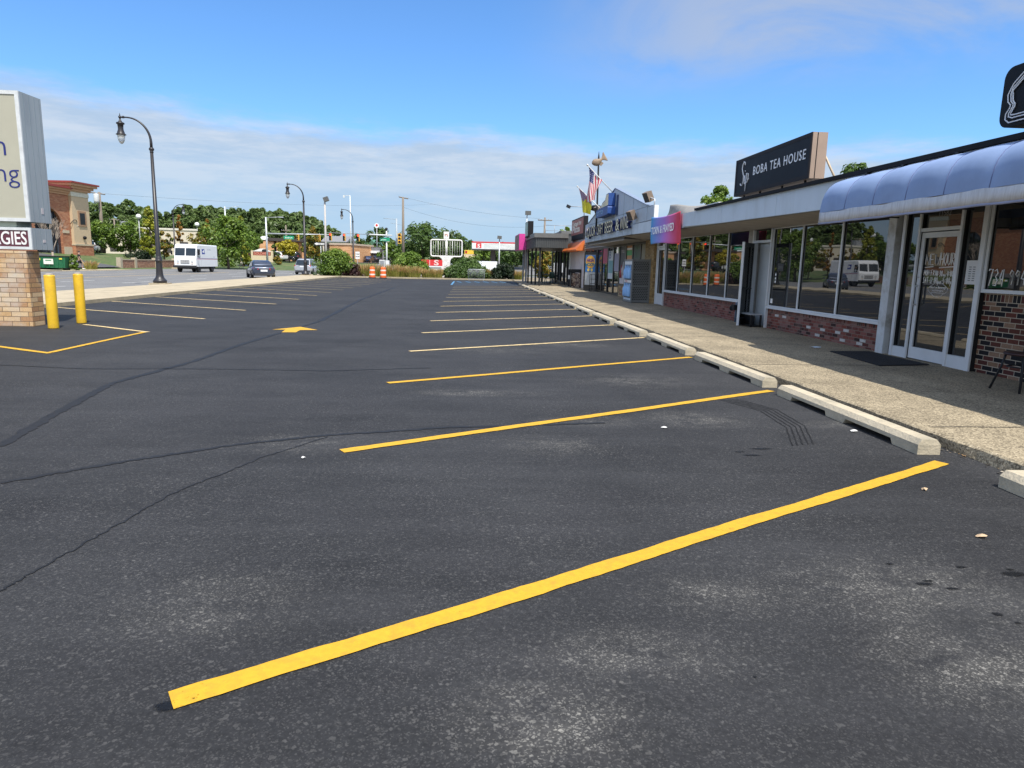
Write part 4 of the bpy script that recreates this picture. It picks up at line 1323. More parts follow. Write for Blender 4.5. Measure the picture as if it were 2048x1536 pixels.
def stripes(q, x):
    q.use(M('poster_green2', (.04, .3, .08), .5)); q.box((x - .002, 31.3, 2.06), (x, 32.4, 2.3)); q.use(M('poster_white2', (.7, .7, .7), .5)); q.box((x - .002, 31.3, 2.32), (x, 32.4, 2.4))
    q.use(M('poster_lemon', (.6, .6, .06), .5)); q.box((x - .002, 31.9, 1.3), (x, 32.4, 1.7))
poster(31.3, 32.4, 1.3, 2.5, M('poster_orange2', (.5, .22, .07), .5), 'orange, green and yellow posters between dark window frames', stripes)
def bluep(q, x):
    q.use(M('poster_navy', (.03, .04, .15), .5)); q.text('B', ((x - .002, 36.6, 1.95), *YU), .55, .002, sx=1.9)
    q.use(M('poster_teal2', (.12, .3, .33), .5)); q.box((x - .0015, 35.5, 1.2), (x, 36.6, 1.85))
poster(35.4, 36.7, .9, 2.35, M('poster_pale', (.5, .54, .56), .5), 'narrow pale poster with a big navy letter B', bluep)
poster(34.0, 35.2, 1.3, 2.2, M('poster_lilac', (.26, .26, .36), .5), 'lilac poster left of the dark bottle poster', None)
poster(37.0, 38.2, 1.7, 2.5, M('poster_crimson', (.35, .04, .08), .5), 'crimson poster beside the open black door', None)
# channel letters
cl_ = thing('letter_sign', 'cream channel letters with navy sides across the gable fascia', 'sign', (6.2, 31.3, 3.0))
mCream = M('cream_letter', (.74, .68, .46), .5, .1, 4)
mNavy = M('navy_letter_side', (.01, .02, .1), .4, .1)
for tx, ya, yb in (('LIQUOR', 36.2, 33.35), ('CRAFT', 33.0, 31.45), ('BEER', 31.05, 29.3), ('&', 28.75, 28.05), ('WINE', 27.9, 26.45)):
    q = B(mNavy)
    q.text(tx, ((6.12, ya, 3.0), *YU), .7, .13)
    vy = [v_.co.y for v_ in q.bm.verts]
    lo, hi = min(vy), max(vy)
    for v_ in q.bm.verts: v_.co.y = yb + (v_.co.y - lo) / (hi - lo) * (ya - yb)
    q.use(mCream); q.bm.normal_update()
    for f in q.bm.faces:
        if abs(f.normal.x) > .9 and f.calc_center_median().x < 6.12: f.material_index = q.m
    q.obj('word', cl_)
# blue emblem box on the gable
em = thing('emblem_sign', 'blue lottery box sign below two cream shapes on the gable', 'sign', (6.2, 30.7, 3.7))
mBlueBox = M('sign_blue', (.02, .07, .26), .5, .1)
q = B(mBlueBox); q.prism([(-y, z) for y, z in rrect(29.55, 32.2, 3.72, 4.06, .06)], ((5.85, 0, 0), *YU), -.34); q.obj('blue_box', em)
q = B(M('sign_sky', (.25, .45, .7), .4)); q.text('LOTTO', ((5.845, 32.05, 3.8), *YU), .26, .01, sx=1.7); q.obj('lettering', em)
q = B(mBlueBox); q.prism([(-y, z) for y, z in [(29.7, 4.1), (30.5, 4.1), (30.5, 4.35), (30.2, 4.6), (29.7, 4.62)]], ((5.9, 0, 0), *YU), -.29); q.use(mCream); q.prism([(-y, z) for y, z in [(29.74, 4.12), (30.46, 4.12), (30.46, 4.34), (30.17, 4.57), (29.74, 4.58)]], ((5.895, 0, 0), *YU), -.008); q.obj('cream_shape', em)
q = B(mBlueBox); q.prism([(-y, z) for y, z in [(30.7, 4.1), (31.9, 4.1), (31.5, 4.35), (30.7, 4.45)]], ((5.98, 0, 0), *YU), -.21); q.use(mCream); q.prism([(-y, z) for y, z in [(30.74, 4.15), (31.8, 4.15), (31.45, 4.32), (30.74, 4.41)]], ((5.975, 0, 0), *YU), -.008); q.obj('cream_shape', em)
q = B(M('emblem_back', (.02, .04, .1), .5)); q.box((6.19, 29.1, 3.66), (6.207, 29.45, 4.5)); q.obj('back_strip', em)

# floodlights
def flood(c, aim, label, arm):
    t = thing('floodlight', label, 'floodlight', arm, 0, 'floodlights on the storefront roofs')
    q = B(M('flood_bronze', (.2, .15, .11), .5)); q.cbox(c, (.2, .34, .34), rz=aim, ry=-.45); o = q.obj('housing', t, bevel=.02)
    q = B(M('flood_glass', (.06, .06, .06), .15)); d = Matrix.Rotation(aim, 4, 'Z') @ Matrix.Rotation(-.45, 4, 'Y') @ Vector((-.105, 0, 0)); q.cbox(Vector(c) + d, (.01, .3, .3), rz=aim, ry=-.45); q.obj('lens', t)
    q = B(mGalv); q.tube([arm, (arm[0], arm[1], c[2] - .12), c], .025, 6); q.obj('bracket', t)
flood((6.15, 24.0, 3.93), .25, 'bronze floodlight at the right end of the gable', (6.28, 23.6, 3.58))
flood((6.0, 25.7, 3.42), .25, 'bronze floodlight standing above the last letter of the wine sign', (6.26, 25.7, 3.13))
flood((6.4, 34.8, 4.3), .5, 'grey floodlight behind the left slope of the gable', (6.45, 35.2, 3.6))
# tarp and box on the roof
q = B(M('grey_tarp', (.26, .25, .23), .85, .15, 3, bump=.4, bscale=6))
o_ = cloth(lambda u, v: (6.5 + .25 * v + .05 * math.sin(6 * u + 4 * v), 23.2 - 4.3 * u, 3.1 + (v * (.5 - .36 * u)) + .02 * math.sin(9 * u)), 24, 8, MATS['grey_tarp'], 'roof_tarp', None)
tag(o_, 'sagging grey tarpaulin on the roof behind the cloth banner', 'tarpaulin'); s = o_.modifiers.new('thickness', 'SOLIDIFY'); s.thickness = .01
q.bm.free()
q = B(mWhite); q.box((6.45, 17.9, 3.06), (6.9, 18.8, 3.24)); q.use(M('rust', (.35, .2, .1), .8)); q.box((6.43, 17.88, 3.06), (6.92, 18.82, 3.085)); o = q.obj('roof_box'); rebase(o, (6.7, 18.35, 3.06)); tag(o, 'small cream box on the roof edge left of the tea sign', 'roof box')

# flags on slanted poles
mPole = M('flag_pole', (.6, .58, .54), .4)
fl1 = thing('flag', 'American flag hanging from a slanted white pole on the gable', 'flag', (6.200, 30.280, 4.698), 0, 'flags on the gable')
base1 = Vector((6.200, 30.280, 4.698)); tip1 = Vector((5.056, 30.400, 5.827))
q = B(mPole); q.tube([base1, tip1], [.022, .018], 8); q.sphere(tip1, .045); q.obj('pole', fl1)
mFR, mFW, mFB = M('flag_red', (.45, .06, .09), .8, .08), M('flag_white', (.66, .62, .6), .8, .05), M('flag_blue', (.025, .035, .14), .8, .08)
a1 = tip1 + (base1 - tip1) * .05; b1 = tip1 + (base1 - tip1) * .52
def us(u, v):
    p_ = a1 + (b1 - a1) * u
    w = 1 - .5 * v
    cx0 = a1 + (b1 - a1) * .12
    p_ = cx0 + (p_ - cx0) * w
    return (p_.x + .05 * math.sin(8 * u + 5 * v), p_.y + .12 * math.sin(11 * u + 2 * v) * (.3 + v), p_.z - 1.45 * v * (1 - .25 * u) - .02)
def uscol(u, v):
    if u < .54 and v < .38:
        return mFW if (int(u * 26) + int(v * 60)) % 4 == 0 and int(v * 60) % 3 == 1 else mFB
    return mFR if int(u * 13) % 2 == 0 else mFW
cl = cloth(us, 26, 60, mFR, 'flag_cloth', fl1, uscol)
fl2 = thing('flag', 'faded purple and yellow flag on the lower slanted pole', 'flag', (6.200, 32.903, 4.204), 0, 'flags on the gable')
base2 = Vector((6.200, 32.903, 4.204)); tip2 = Vector((5.285, 34.500, 5.379))
q = B(mPole); q.tube([base2, tip2], [.022, .018], 8); q.sphere(tip2, .04); q.obj('pole', fl2)
mFP, mFY = M('flag_mauve', (.3, .2, .28), .8, .12, 3), M('flag_yellow', (.68, .62, .06), .8, .1, 3)
a2 = tip2 + (base2 - tip2) * .04; b2_ = tip2 + (base2 - tip2) * .55
def pf(u, v):
    p_ = a2 + (b2_ - a2) * u
    c0 = a2 + (b2_ - a2) * .5
    p_ = c0 + (p_ - c0) * (1 - .35 * v) + Vector((.2 * v, 0, 0))
    return (p_.x + .05 * math.sin(7 * u + 4 * v), p_.y + .1 * math.sin(9 * u + 3 * v), p_.z - 1.1 * v + .25 * u * v)
cloth(pf, 20, 24, mFP, 'flag_cloth', fl2, lambda u, v: mFY if v > .38 + .12 * math.sin(7 * u) else mFP)
# fish on a dark pole standing on the roof
fp_ = thing('fish_weathervane', 'carved brown fish on a tall black pole above the gable roof', 'roof ornament', (6.120, 33.500, 4.201))
pb = Vector((6.120, 33.500, 4.201)); pt = Vector((6.096, 33.500, 6.901))
q = B(mBlackMet); q.tube([(pb.x, pb.y, 3.2), pb, pt - Vector((0, 0, .25)), pt], [.045, .045, .04, .008], 8); q.obj('pole', fp_)
q = B(M('carved_fish', (.24, .17, .11), .6, .3, 5))
f0 = Vector((5.786, 33.500, 6.320)); f1 = Vector((6.418, 33.500, 6.706))
ax = (f1 - f0); Lf = ax.length; ax.normalize(); up = Vector((0, 1, 0)).cross(ax)
ringp = []
for t, hh, ww in ((0, .015, .01), (.06, .1, .06), (.2, .17, .1), (.38, .17, .1), (.55, .1, .06), (.68, .05, .03), (.8, .1, .012), (.92, .2, .01), (1, .24, .008)):
    c = f0 + ax * (t * Lf) + up * (.05 * math.sin(PI * t))
    ringp.append([c + up * (hh * math.sin(2 * PI * k / 12)) + Vector((0, 1, 0)) * (ww * math.cos(2 * PI * k / 12)) for k in range(12)])
q.rings(ringp)
q.hexa([tuple(f0 + ax * .35 * Lf + up * .15 + Vector((0, -.01, 0))), tuple(f0 + ax * .6 * Lf + up * .1 + Vector((0, -.01, 0))), tuple(f0 + ax * .6 * Lf + up * .1 + Vector((0, .01, 0))), tuple(f0 + ax * .35 * Lf + up * .15 + Vector((0, .01, 0))),
        tuple(f0 + ax * .45 * Lf + up * .3 + Vector((0, -.006, 0))), tuple(f0 + ax * .68 * Lf + up * .24 + Vector((0, -.006, 0))), tuple(f0 + ax * .68 * Lf + up * .24 + Vector((0, .006, 0))), tuple(f0 + ax * .45 * Lf + up * .3 + Vector((0, .006, 0)))])
q.obj('fish', fp_)
# boom lamp and dark drum at the left slope
bl = thing('boom_lamp', 'small lamp on a long thin arm reaching out beside the flags', 'lamp', (6.159, 37.500, 4.164))
e0 = Vector((5.298, 37.500, 4.664)); e1 = Vector((6.464, 37.500, 4.670)); e2 = Vector((6.159, 37.500, 4.164))
q = B(mGrey); q.tube([e1, e0], .018, 6); q.tube([e2, (e2.x, e2.y, e0.z)], .022, 6); q.obj('arm', bl)
q = B(mBlackMet); q.cbox(e0, (.22, .2, .14), ry=.4); q.obj('lamp_head', bl)
q = B(mBlack); dc = Vector((6.520, 36.000, 4.502)); q.lathe(dc - Vector((0, 0, .14)), [(.18, 0), (.3, .05), (.32, .14), (.3, .22), (.2, .27)], 18); o = q.obj('roof_vent'); rebase(o, dc - Vector((0, 0, .14))); tag(o, 'round black vent drum at the left slope of the gable', 'vent')

# firewood, carts, bins before the liquor store
fw = thing('firewood_rack', 'stack of split firewood in a rack with a black lid', 'firewood', (7.15, 45.9, .1))
q = B(mBlackMet)
for x in (6.8, 7.44): q.box((x, 45.75, .1), (x + .03, 46.2, 1.2))
q.box((6.8, 45.75, 1.1), (7.47, 46.2, 1.32)); q.obj('rack', fw)
random.seed(3)
ml = [M('log_end_%s' % 'abc'[i], c, .9, .2, 20) for i, c in enumerate([(.45, .36, .27), (.3, .2, .14), (.1, .06, .05)])]
q = B(*ml)
for j in range(12):
    for i in range(8):
        q.use(random.choice(ml)); x = 6.86 + i * .078 + (.04 if j % 2 else 0); z = .16 + j * .078
        q.tube([(x, 45.77 + random.uniform(0, .03), z), (x, 46.15, z)], .038, 6, smooth=False)
q.obj('logs', fw)
ct = thing('wire_cart', 'black wire shelf cart parked at the open black door', 'cart', (7.1, 39.2, .1))
q = B(mBlackMet)
for x in (6.95, 7.35):
    for y in (38.9, 39.4): q.tube([(x, y, .2), (x, y, 1.1)], .018, 6)
for z in (.3, .55, .8, 1.05):
    q.box((6.94, 38.89, z), (7.36, 39.41, z + .02))
q.obj('frame', ct)
for x in (6.95, 7.35):
    for y in (38.9, 39.4):
        q = B(mRubber); q.tube([(x - .015, y, .16), (x + .015, y, .16)], .06, 10); q.obj('caster', ct)
nb = thing('news_box', 'black and white box beside the white block wall', 'box', (7.2, 48.3, .1))
q = B(mBlack); q.box((6.98, 48.1, .1), (7.42, 48.5, .62)); q.box((6.98, 48.1, .9), (7.42, 48.5, 1.3)); q.obj('case', nb, bevel=.02)
q = B(mWhite); q.box((7.0, 48.12, .62), (7.4, 48.48, .9)); q.obj('white_band', nb)

# ================================================================ CORNER SHOP with dark pavilion
cs_ = thing('corner_shop', 'corner shop with ribbed dark canopy, orange awning and white block wall', 'building', (8, 55, 0))
q = B(M('white_block_wall', (.5, .48, .5), .85, .06, 3)); q.box((7.5, 44.32, 0), (22, 51.2, 3.3)); q.box((7.68, 51.2, 0), (22, 62, 3.3)); q.obj('wall', cs_)
q = B(mWhite); q.box((7.44, 50.9, .1), (7.5, 51.2, 2.6)); q.obj('corner_strip', cs_)
for y in (51.25, 53.2, 55.1, 57.0, 58.9, 60.8):
    q = B(mBlkFrame); q.box((7.55, y, .3), (7.66, y + .08, 2.7)); q.obj('mullion', cs_)
q = B(mBlkFrame); q.box((7.55, 51.2, 2.7), (7.68, 62, 2.85)); q.box((7.552, 51.2, .1), (7.68, 62, .3)); q.obj('window_frame', cs_)
q = B(mGlass); q.box((7.62, 51.21, .3), (7.63, 61.99, 2.7)); q.obj('window_glass', cs_)
mRib = M('ribbed_dark_metal', (.062, .066, .066), .45, .08, 3)
q = B(mRib)
q.box((4.6, 48.05, 2.74), (6.84, 60, 3.42)); q.box((6.84, 51.9, 2.74), (8.5, 60, 3.9))
for k in range(15):
    x = 4.6 + .15 * k
    q.box((x, 48.0, 2.74), (x + .06, 48.05, 3.42))
for k in range(76):
    y = 48.1 + .156 * k
    q.box((4.55, y, 2.74), (4.6, y + .06, 3.42))
cn = q.obj('canopy', cs_)
q = B(M('canopy_cap', (.13, .13, .125), .5, .1, 3)); q.box((4.48, 47.93, 3.42), (6.86, 60.1, 3.72)); q.box((6.86, 51.8, 3.901), (8.55, 60.1, 4.1)); q.obj('canopy_cap', cn)
for x, y in ((4.95, 48.3), (4.9, 50.8), (4.85, 53.4), (4.8, 56.0), (7.3, 57.7), (7.3, 52.5), (6.3, 59.6)):
    q = B(mBlackMet); q.box((x - .06, y - .06, .1), (x + .06, y + .06, 2.74)); q.obj('canopy_post', cs_)
for x, y in ((4.72, 57.2), (4.66, 59.5), (7.3, 60.4)):
    q = B(mGrey); q.box((x - .07, y - .07, .1), (x + .07, y + .07, 2.74)); q.obj('canopy_post', cs_)['label'] = 'pale grey canopy post'
q = B(mGrey)
for x in (5.9, 6.6, 7.4, 8.2): q.tube([(x, 54, 3.7), (x, 54, 4.6)], .02, 6)
q.tube([(5.9, 54, 4.6), (8.3, 54, 4.6)], .02, 6); q.tube([(5.9, 54, 4.2), (8.3, 54, 4.2)], .014, 6); q.obj('roof_rail', cs_)
q = B(M('orange_awning', (.58, .14, .025), .6, .08, 3))
q.prism([(0, 2.52), (0, 2.6), (.52, 3.16), (.636, 3.17), (.636, 2.52)], ((6.86, 44.45, 0), *XU), -6.7)
q.obj('awning', cs_)
ps = thing('roof_sign', 'rust red pizza shop sign in a black box above the orange awning', 'sign', (7.6, 47.8, 3.3))
q = B(mBlack); q.box((7.4, 45.0, 3.31), (7.68, 50.3, 4.76)); q.obj('sign_box', ps)
q = B(M('rust_sign_face', (.3, .085, .055), .5, .1, 2)); q.box((7.386, 45.12, 3.66), (7.398, 50.18, 4.68)); q.obj('sign_face', ps)
q = B(M('cream_sign_letter', (.62, .58, .5), .5)); q.text('Cottage Inn', ((7.382, 50.0, 4.27), *YU), .42, .01, sx=2.0, bold=.01); q.text('Pizza', ((7.382, 49.8, 3.84), *YU), .6, .01, sx=2.75, bold=.02); q.obj('lettering', ps)
for y in (45.3, 49.8):
    q = B(mBlackMet); q.tube([(7.68, y, 4.3), (8.5, y, 3.3)], .03, 6); q.obj('brace', ps)
pk = thing('projecting_sign', 'magenta sided sign with maroon face at the canopy corner', 'sign', (4.3, 56, 2.74))
q = B(M('magenta_panel', (.62, .05, .28), .5, .06)); q.box((3.98, 55.6, 2.72), (4.55, 60.5, 3.98)); q.obj('sign_box', pk)
q = B(M('maroon_face', (.11, .045, .055), .4, .3, 4)); q.box((3.965, 55.7, 2.78), (3.979, 60.4, 3.9)); q.obj('sign_face', pk)
bg = thing('projecting_sign', 'upright black sign with pale green face above the dark canopy', 'sign', (4.5, 52.5, 3.72))
q = B(mBlack); q.box((4.35, 51.8, 3.6), (4.75, 54.4, 4.75)); q.obj('sign_box', bg)
q = B(M('pale_green_face', (.3, .42, .36), .4, .2, 2)); q.box((4.337, 51.95, 3.7), (4.349, 54.3, 4.68)); q.obj('sign_face', bg)
# furniture under the canopy
pat = [('green patio chair under the dark canopy, left of the stacked chairs', (5.9, 55.2)), ('grey covered patio chair under the dark canopy', (6.25, 54.6)), ('dark green patio chair closest to the shop window under the canopy', (6.8, 55.0))]
p0 = None
for i, (lb_, (x, y)) in enumerate(pat):
    if p0 is None:
        p0 = thing('patio_chair', lb_, 'chair', (x, y, .1), .6, 'patio chairs under the canopy')
        mG = M('green_plastic', (.05, .09, .07), .5)
        q = B(mG); q.cbox((0, 0, .43), (.5, .5, .04)); q.obj('seat', p0, local=True)
        q = B(mG); q.rings([[(.5 * math.sin(a) * .5, .24 + .02 * k, .45 + .5 * k / 5 ) for a in [-1.2 + 2.4 * j / 8 for j in range(9)]] for k in range(6)], caps=False, closed=False); b_ = q.obj('backrest', p0, local=True, fix=False); s = b_.modifiers.new('thickness', 'SOLIDIFY'); s.thickness = .02
        for sx_ in (-1, 1):
            for sy_ in (-1, 1):
                q = B(mG); q.tube([(.2 * sx_, .2 * sy_, .43), (.25 * sx_, .26 * sy_, 0)], .022, 6); q.obj('leg', p0, local=True)
            q = B(mG); q.tube([(.26 * sx_, -.22, .43), (.27 * sx_, -.22, .65), (.26 * sx_, .24, .68)], .02, 6); q.obj('armrest', p0, local=True)
    else:
        dup(p0, (x, y, .1), .6 + .9 * i, lb_)
tb = thing('patio_table', 'round dark table between the patio chairs', 'table', (6.6, 55.8, .1))
q = B(M('dark_table', (.03, .05, .045), .4)); q.lathe((6.6, 55.8, .1), [(.5, .7), (.52, .72), (.5, .74)], 20); q.obj('table_top', tb)
q = B(mBlackMet); q.lathe((6.6, 55.8, .1), [(.25, 0), (.25, .03), (.04, .06), (.04, .7)], 12); q.obj('pedestal', tb)
# ================================================================ LEFT: pylon sign, bollards, lamps
mPier = brick('pier_buff_brick', [(.5, .32, .16), (.44, .27, .13), (.55, .37, .2), (.4, .23, .12), (.58, .42, .25)], (.17, .12, .08), bw=.34, bh=.1, ms=.012, patch=(.5, .47, .42))
ps_ = thing('pylon_sign', 'tall street sign with beige face on a buff brick base', 'sign', (-10.4, 15.2, 0))
q = B(mPier); q.box((-11.9, 14.9, 0), (-9.1, 15.32, 1.56)); q.obj('brick_base', ps_)
mSignBox = M('blue_grey_sign_metal', (.33, .365, .38), .5, .06, 3, dirt=(.26, .29, .31), dscale=2, stretch=(1, 1, .2))
q = B(mSignBox); q.box((-12.1, 14.92, 2.15), (-8.955, 15.62, 4.68)); q.box((-12.1, 14.92, 1.59), (-8.96, 15.6, 2.03)); q.use(M('sign_neck', (.45, .5, .4), .6)); q.box((-12, 15.0, 2.03), (-9.3, 15.5, 2.15)); q.obj('sign_box', ps_)
q = B(M('sign_side_seam', (.22, .27, .3), .5))
for y in (15.02, 15.2, 15.38, 15.54): q.box((-8.956, y, 2.16), (-8.951, y + .012, 4.67)); q.box((-8.961, y, 1.6), (-8.956, y + .012, 2.02))
q.use(M('sign_label', (.55, .5, .5), .5)); q.box((-8.956, 15.3, 2.33), (-8.948, 15.37, 2.45)); q.box((-8.961, 15.27, 1.74), (-8.955, 15.36, 1.8)); q.obj('side_seams', ps_)
q = B(M('sign_trim', (.58, .6, .6), .5))
q.box((-12.1, 14.885, 2.15), (-8.955, 14.92, 2.22)); q.box((-12.1, 14.885, 4.61), (-8.955, 14.92, 4.68)); q.box((-9.03, 14.885, 2.22), (-8.955, 14.92, 4.61))
q.box((-12.1, 14.885, 1.59), (-8.96, 14.92, 1.645)); q.box((-12.1, 14.885, 1.975), (-8.96, 14.92, 2.03)); q.box((-9.02, 14.885, 1.645), (-8.96, 14.92, 1.975)); q.obj('trim', ps_)
q = B(M('beige_sign_face', (.4, .385, .3), .5, .04, 2)); q.box((-12.1, 14.9, 2.22), (-9.03, 14.918, 4.61)); q.obj('sign_face', ps_)
q = B(M('plum_sign_face', (.1, .025, .04), .45, .08, 3)); q.box((-12.1, 14.9, 1.645), (-9.02, 14.918, 1.975)); q.obj('lower_face', ps_)
q = B(M('navy_sign_letter', (.012, .02, .16), .4)); q.text('n', ((-9.255, 14.897, 3.44), *XU), .6, .01, align='RIGHT', bold=-.007); q.text('ng', ((-9.075, 14.897, 2.93), *XU), .54, .01, align='RIGHT', bold=-.007); q.obj('lettering', ps_)
q = B(M('sign_letter_white2', (.75, .74, .72), .5)); q.text('AGIES', ((-9.055, 14.897, 1.69), *XU), .37, .01, align='RIGHT', sx=.72, bold=.004); q.obj('lower_lettering', ps_)
# bollards
mBol = M('bollard_yellow', (.72, .45, .022), .45, .08, 4, dirt=(.5, .3, .03), dscale=3)
def bollard():
    q = B(mBol); q.lathe((0, 0, 0), [(.098, 0), (.1, .02), (.1, 1.06), (.096, 1.085), (.085, 1.09)], 24); q.use(M('concrete_cap', (.35, .3, .24), .9, .3, 20)); q.lathe((0, 0, 1.09), [(.084, 0), (.07, .02), (.03, .03)], 20)
    return q.obj('bollard')
b0 = bollard(); b0.location = (-8.53, 14.62, 0); b0.rotation_euler = (0, R(.3), 0); tag(b0, 'yellow steel bollard standing closer to the brick sign base', 'bollard', 'yellow bollards by the pylon sign')
b1 = b0.copy(); COL.objects.link(b1); b1.location = (-8.64, 15.86, 0); b1['label'] = 'yellow steel bollard standing farther from the brick sign base'

# gooseneck lamps
mLampMet = M('lamp_black', (.022, .02, .022), .4, .15, 4)
mGlobe = bpy.data.materials.new('lamp_globe'); mGlobe.use_nodes = True
_b = mGlobe.node_tree.nodes['Principled BSDF']; _b.inputs['Base Color'].default_value = (.75, .75, .7, 1); _b.inputs['Roughness'].default_value = .15; _b.inputs['Transmission Weight'].default_value = .55
def lamp(label, loc, rz):
    t = thing('street_lamp', label, 'street lamp', loc, rz, 'black gooseneck street lamps')
    q = B(mConc); q.box((-.42, -.42, -.12), (.42, .42, .06)); q.obj('footing', t, local=True)
    q = B(mLampMet)
    q.lathe((0, 0, .06), [(.33, 0), (.335, .12), (.3, .17), (.27, .2), (.2, .3), (.175, .42), (.16, .6), (.15, 1.0), (.15, 1.1), (.175, 1.12), (.175, 1.18), (.15, 1.2), (.165, 1.28), (.13, 1.34), (.115, 1.4), (.075, 6.55)], 20); q.obj('pole', t, local=True)
    q = B(mLampMet)
    q.lathe((0, 0, 6.58), [(.07, 0), (.09, .04), (.09, .08), (.075, .1), (.125, .17), (.125, .22), (.075, .29)], 18); q.obj('collar', t, local=True)
    q = B(mLampMet)
    P = [(0, 0, 6.85), (.0, 0, 7.1)]
    for k in range(1, 13):
        a = .5 * PI * k / 12
        P.append((-(1.12 - 1.12 * math.cos(a)), 0, 7.1 + 1.17 * math.sin(a)))
    P.append((-1.3, 0, 8.27))
    q.tube(P, [.068, .066] + [.06 - .0022 * k for k in range(len(P) - 2)], 10)
    q.tube([(-1.22, 0, 8.275), (-1.3, 0, 8.275)], .06, 10); q.sphere((-1.42, 0, 8.27), .075); q.tube([(-1.3, 0, 8.27), (-1.42, 0, 8.27)], .045, 8); q.tube([(-1.42, 0, 8.33), (-1.42, 0, 8.47)], [.03, .008], 8)
    q.obj('arm', t, local=True)
    q = B(mLampMet)
    q.lathe((-1.42, 0, 7.42), [(.235, 0), (.235, .03), (.19, .05), (.17, .12), (.13, .24), (.125, .34), (.14, .5), (.19, .52), (.19, .58), (.1, .62), (.05, .7), (.03, .8)], 18); q.obj('lamp_shade', t, local=True)
    q = B(mGlobe); q.lathe((-1.42, 0, 6.98), [(.015, 0), (.07, .03), (.13, .13), (.17, .27), (.18, .44)], 16); q.obj('globe', t, local=True)
    return t
l0 = lamp('tall black gooseneck street lamp beside the brick pylon sign, nearest of the lamps', (-16.15, 37.25, .1), R(2))
l1 = dup(l0, (-15.35, 66.2, .1), R(0), 'black gooseneck street lamp between the dark sedan and the silver SUV')
l2 = dup(l0, (-15.2, 92.5, .0), R(4), 'black gooseneck street lamp behind the leafy bushes and the red signals', scale=.98)
l3 = dup(l0, (-39.2, 95.5, .1), R(176), 'black gooseneck street lamp across the street behind the white mail truck')

# ---------------------------------------------------------------- mail truck (front looks to -y)
def wheel(parent, x, y, r, w, name='wheel', axis='x'):
    """tyre with its rim as a sub-part; local coordinates of the parent"""
    q = B(mRubber)
    P = [(r * .6, -w / 2), (r * .94, -w / 2), (r, -w * .32), (r, w * .32), (r * .94, w / 2), (r * .6, w / 2)]
    n = 20
    rings = [[(x + d, y + rr * math.cos(2 * PI * k / n), r + rr * math.sin(2 * PI * k / n)) for k in range(n)] for rr, d in P]
    q.rings(rings)
    o = q.obj(name, parent, local=True)
    q = B(mChrome)
    s = 1 if x > 0 else -1
    rings = [[(x + s * d, y + rr * math.cos(2 * PI * k / 14), r + rr * math.sin(2 * PI * k / 14)) for k in range(14)] for rr, d in ((r * .6, w * .3), (r * .6, w * .51), (r * .5, w * .46), (r * .2, w * .4), (r * .16, w * .5))]
    q.rings(rings)
    q.obj('rim', o, local=True)
    return o
mTW = M('truck_white', (.8, .81, .82), .35, .03, 2, coat=.2)
tx, ty = (-28.478, 74.387, 0.190)[:2]
tr = thing('mail_truck', 'white step van mail truck with dark windscreens coming down the far lane', 'van', (tx - 1.12, ty, -.02), R(0))
W2, HT, LT = 1.12, 2.92, 6.3
def ring(y, z0, z1, w, r=.1):
    return [(-w, y, z0), (w, y, z0), (w, y, z1 - r), (w - r * .3, y, z1 - r * .3), (w - r, y, z1), (-w + r, y, z1), (-w + r * .3, y, z1 - r * .3), (-w, y, z1 - r)]
q = B(mTW)
q.rings([ring(.0, .62, 1.45, 1.08), ring(.16, .6, 1.75, W2), ring(.34, .6, 2.6, W2), ring(.5, .6, HT - .04, W2), ring(.7, .6, HT, W2), ring(1.9, .6, HT, W2), ring(LT - .1, .6, HT, W2), ring(LT, .62, HT - .08, W2 - .04)], smooth=False)
q.obj('body', tr, local=True)
q = B(M('truck_dark', (.02, .021, .024), .6)); q.hexa([(-1.14, -.22, .5), (1.14, -.22, .5), (1.14, .1, .5), (-1.14, .1, .5), (-1.14, -.22, .72), (1.14, -.22, .72), (1.14, .1, .72), (-1.14, .1, .72)]); q.obj('bumper', tr, local=True)
q = B(M('underbody', (.015, .015, .016), .8)); q.box((-.9, .2, .35), (.9, LT - .2, .6)); q.obj('chassis', tr, local=True)
for s in (-1, 1):
    q = B(mCarGlass); a, b2 = (.05, 1.04) if s > 0 else (-1.04, -.05)
    q.hexa([(a, .125, 1.66), (b2, .125, 1.66), (b2, .145, 1.66), (a, .145, 1.66), (a, .305, 2.5), (b2, .305, 2.5), (b2, .33, 2.5), (a, .33, 2.5)]); q.obj('windscreen', tr, local=True)
    q = B(mChrome); q.tube([(s * .72, -.03, 1.13), (s * .72, .02, 1.13)], .12, 14); o = q.obj('headlight', tr, local=True)
    q = B(M('lamp_lens', (.6, .62, .62), .15)); q.tube([(s * .72, -.04, 1.13), (s * .72, -.028, 1.13)], .1, 14); q.obj('lens', o, local=True)
    q = B(M('amber_lens', (.5, .2, .02), .3)); q.box((s * .72 - .08, -.03, .86), (s * .72 + .08, .01, .9)); q.obj('indicator', tr, local=True)
    q = B(mBlack); q.tube([(s * 1.1, .3, 2.1), (s * 1.32, .15, 2.1)], .015, 6); q.cbox((s * 1.36, .12, 2.0), (.16, .06, .42)); q.obj('mirror', tr, local=True)
    q = B(mBlack); q.tube([(s * .5 - .2, .26, 2.53), (s * .5 + .1, .24, 2.58)], .012, 6); q.obj('wiper', tr, local=True)
    for y in (1.0, 4.75): wheel(tr, s * .95, y, .4, .26)
q = B(M('grille_grey', (.2, .2, .2), .5)); q.box((-.45, -.03, .9), (.45, .02, 1.28)); q.use(M('grille_bar', (.45, .45, .45), .4))
for k in range(6): q.box((-.42, -.042, .93 + k * .058), (.42, -.03, .96 + k * .058))
for k in range(5): q.box((-.4 + k * .19, -.05, .92), (-.37 + k * .19, -.042, 1.26))
q.obj('grille', tr, local=True)
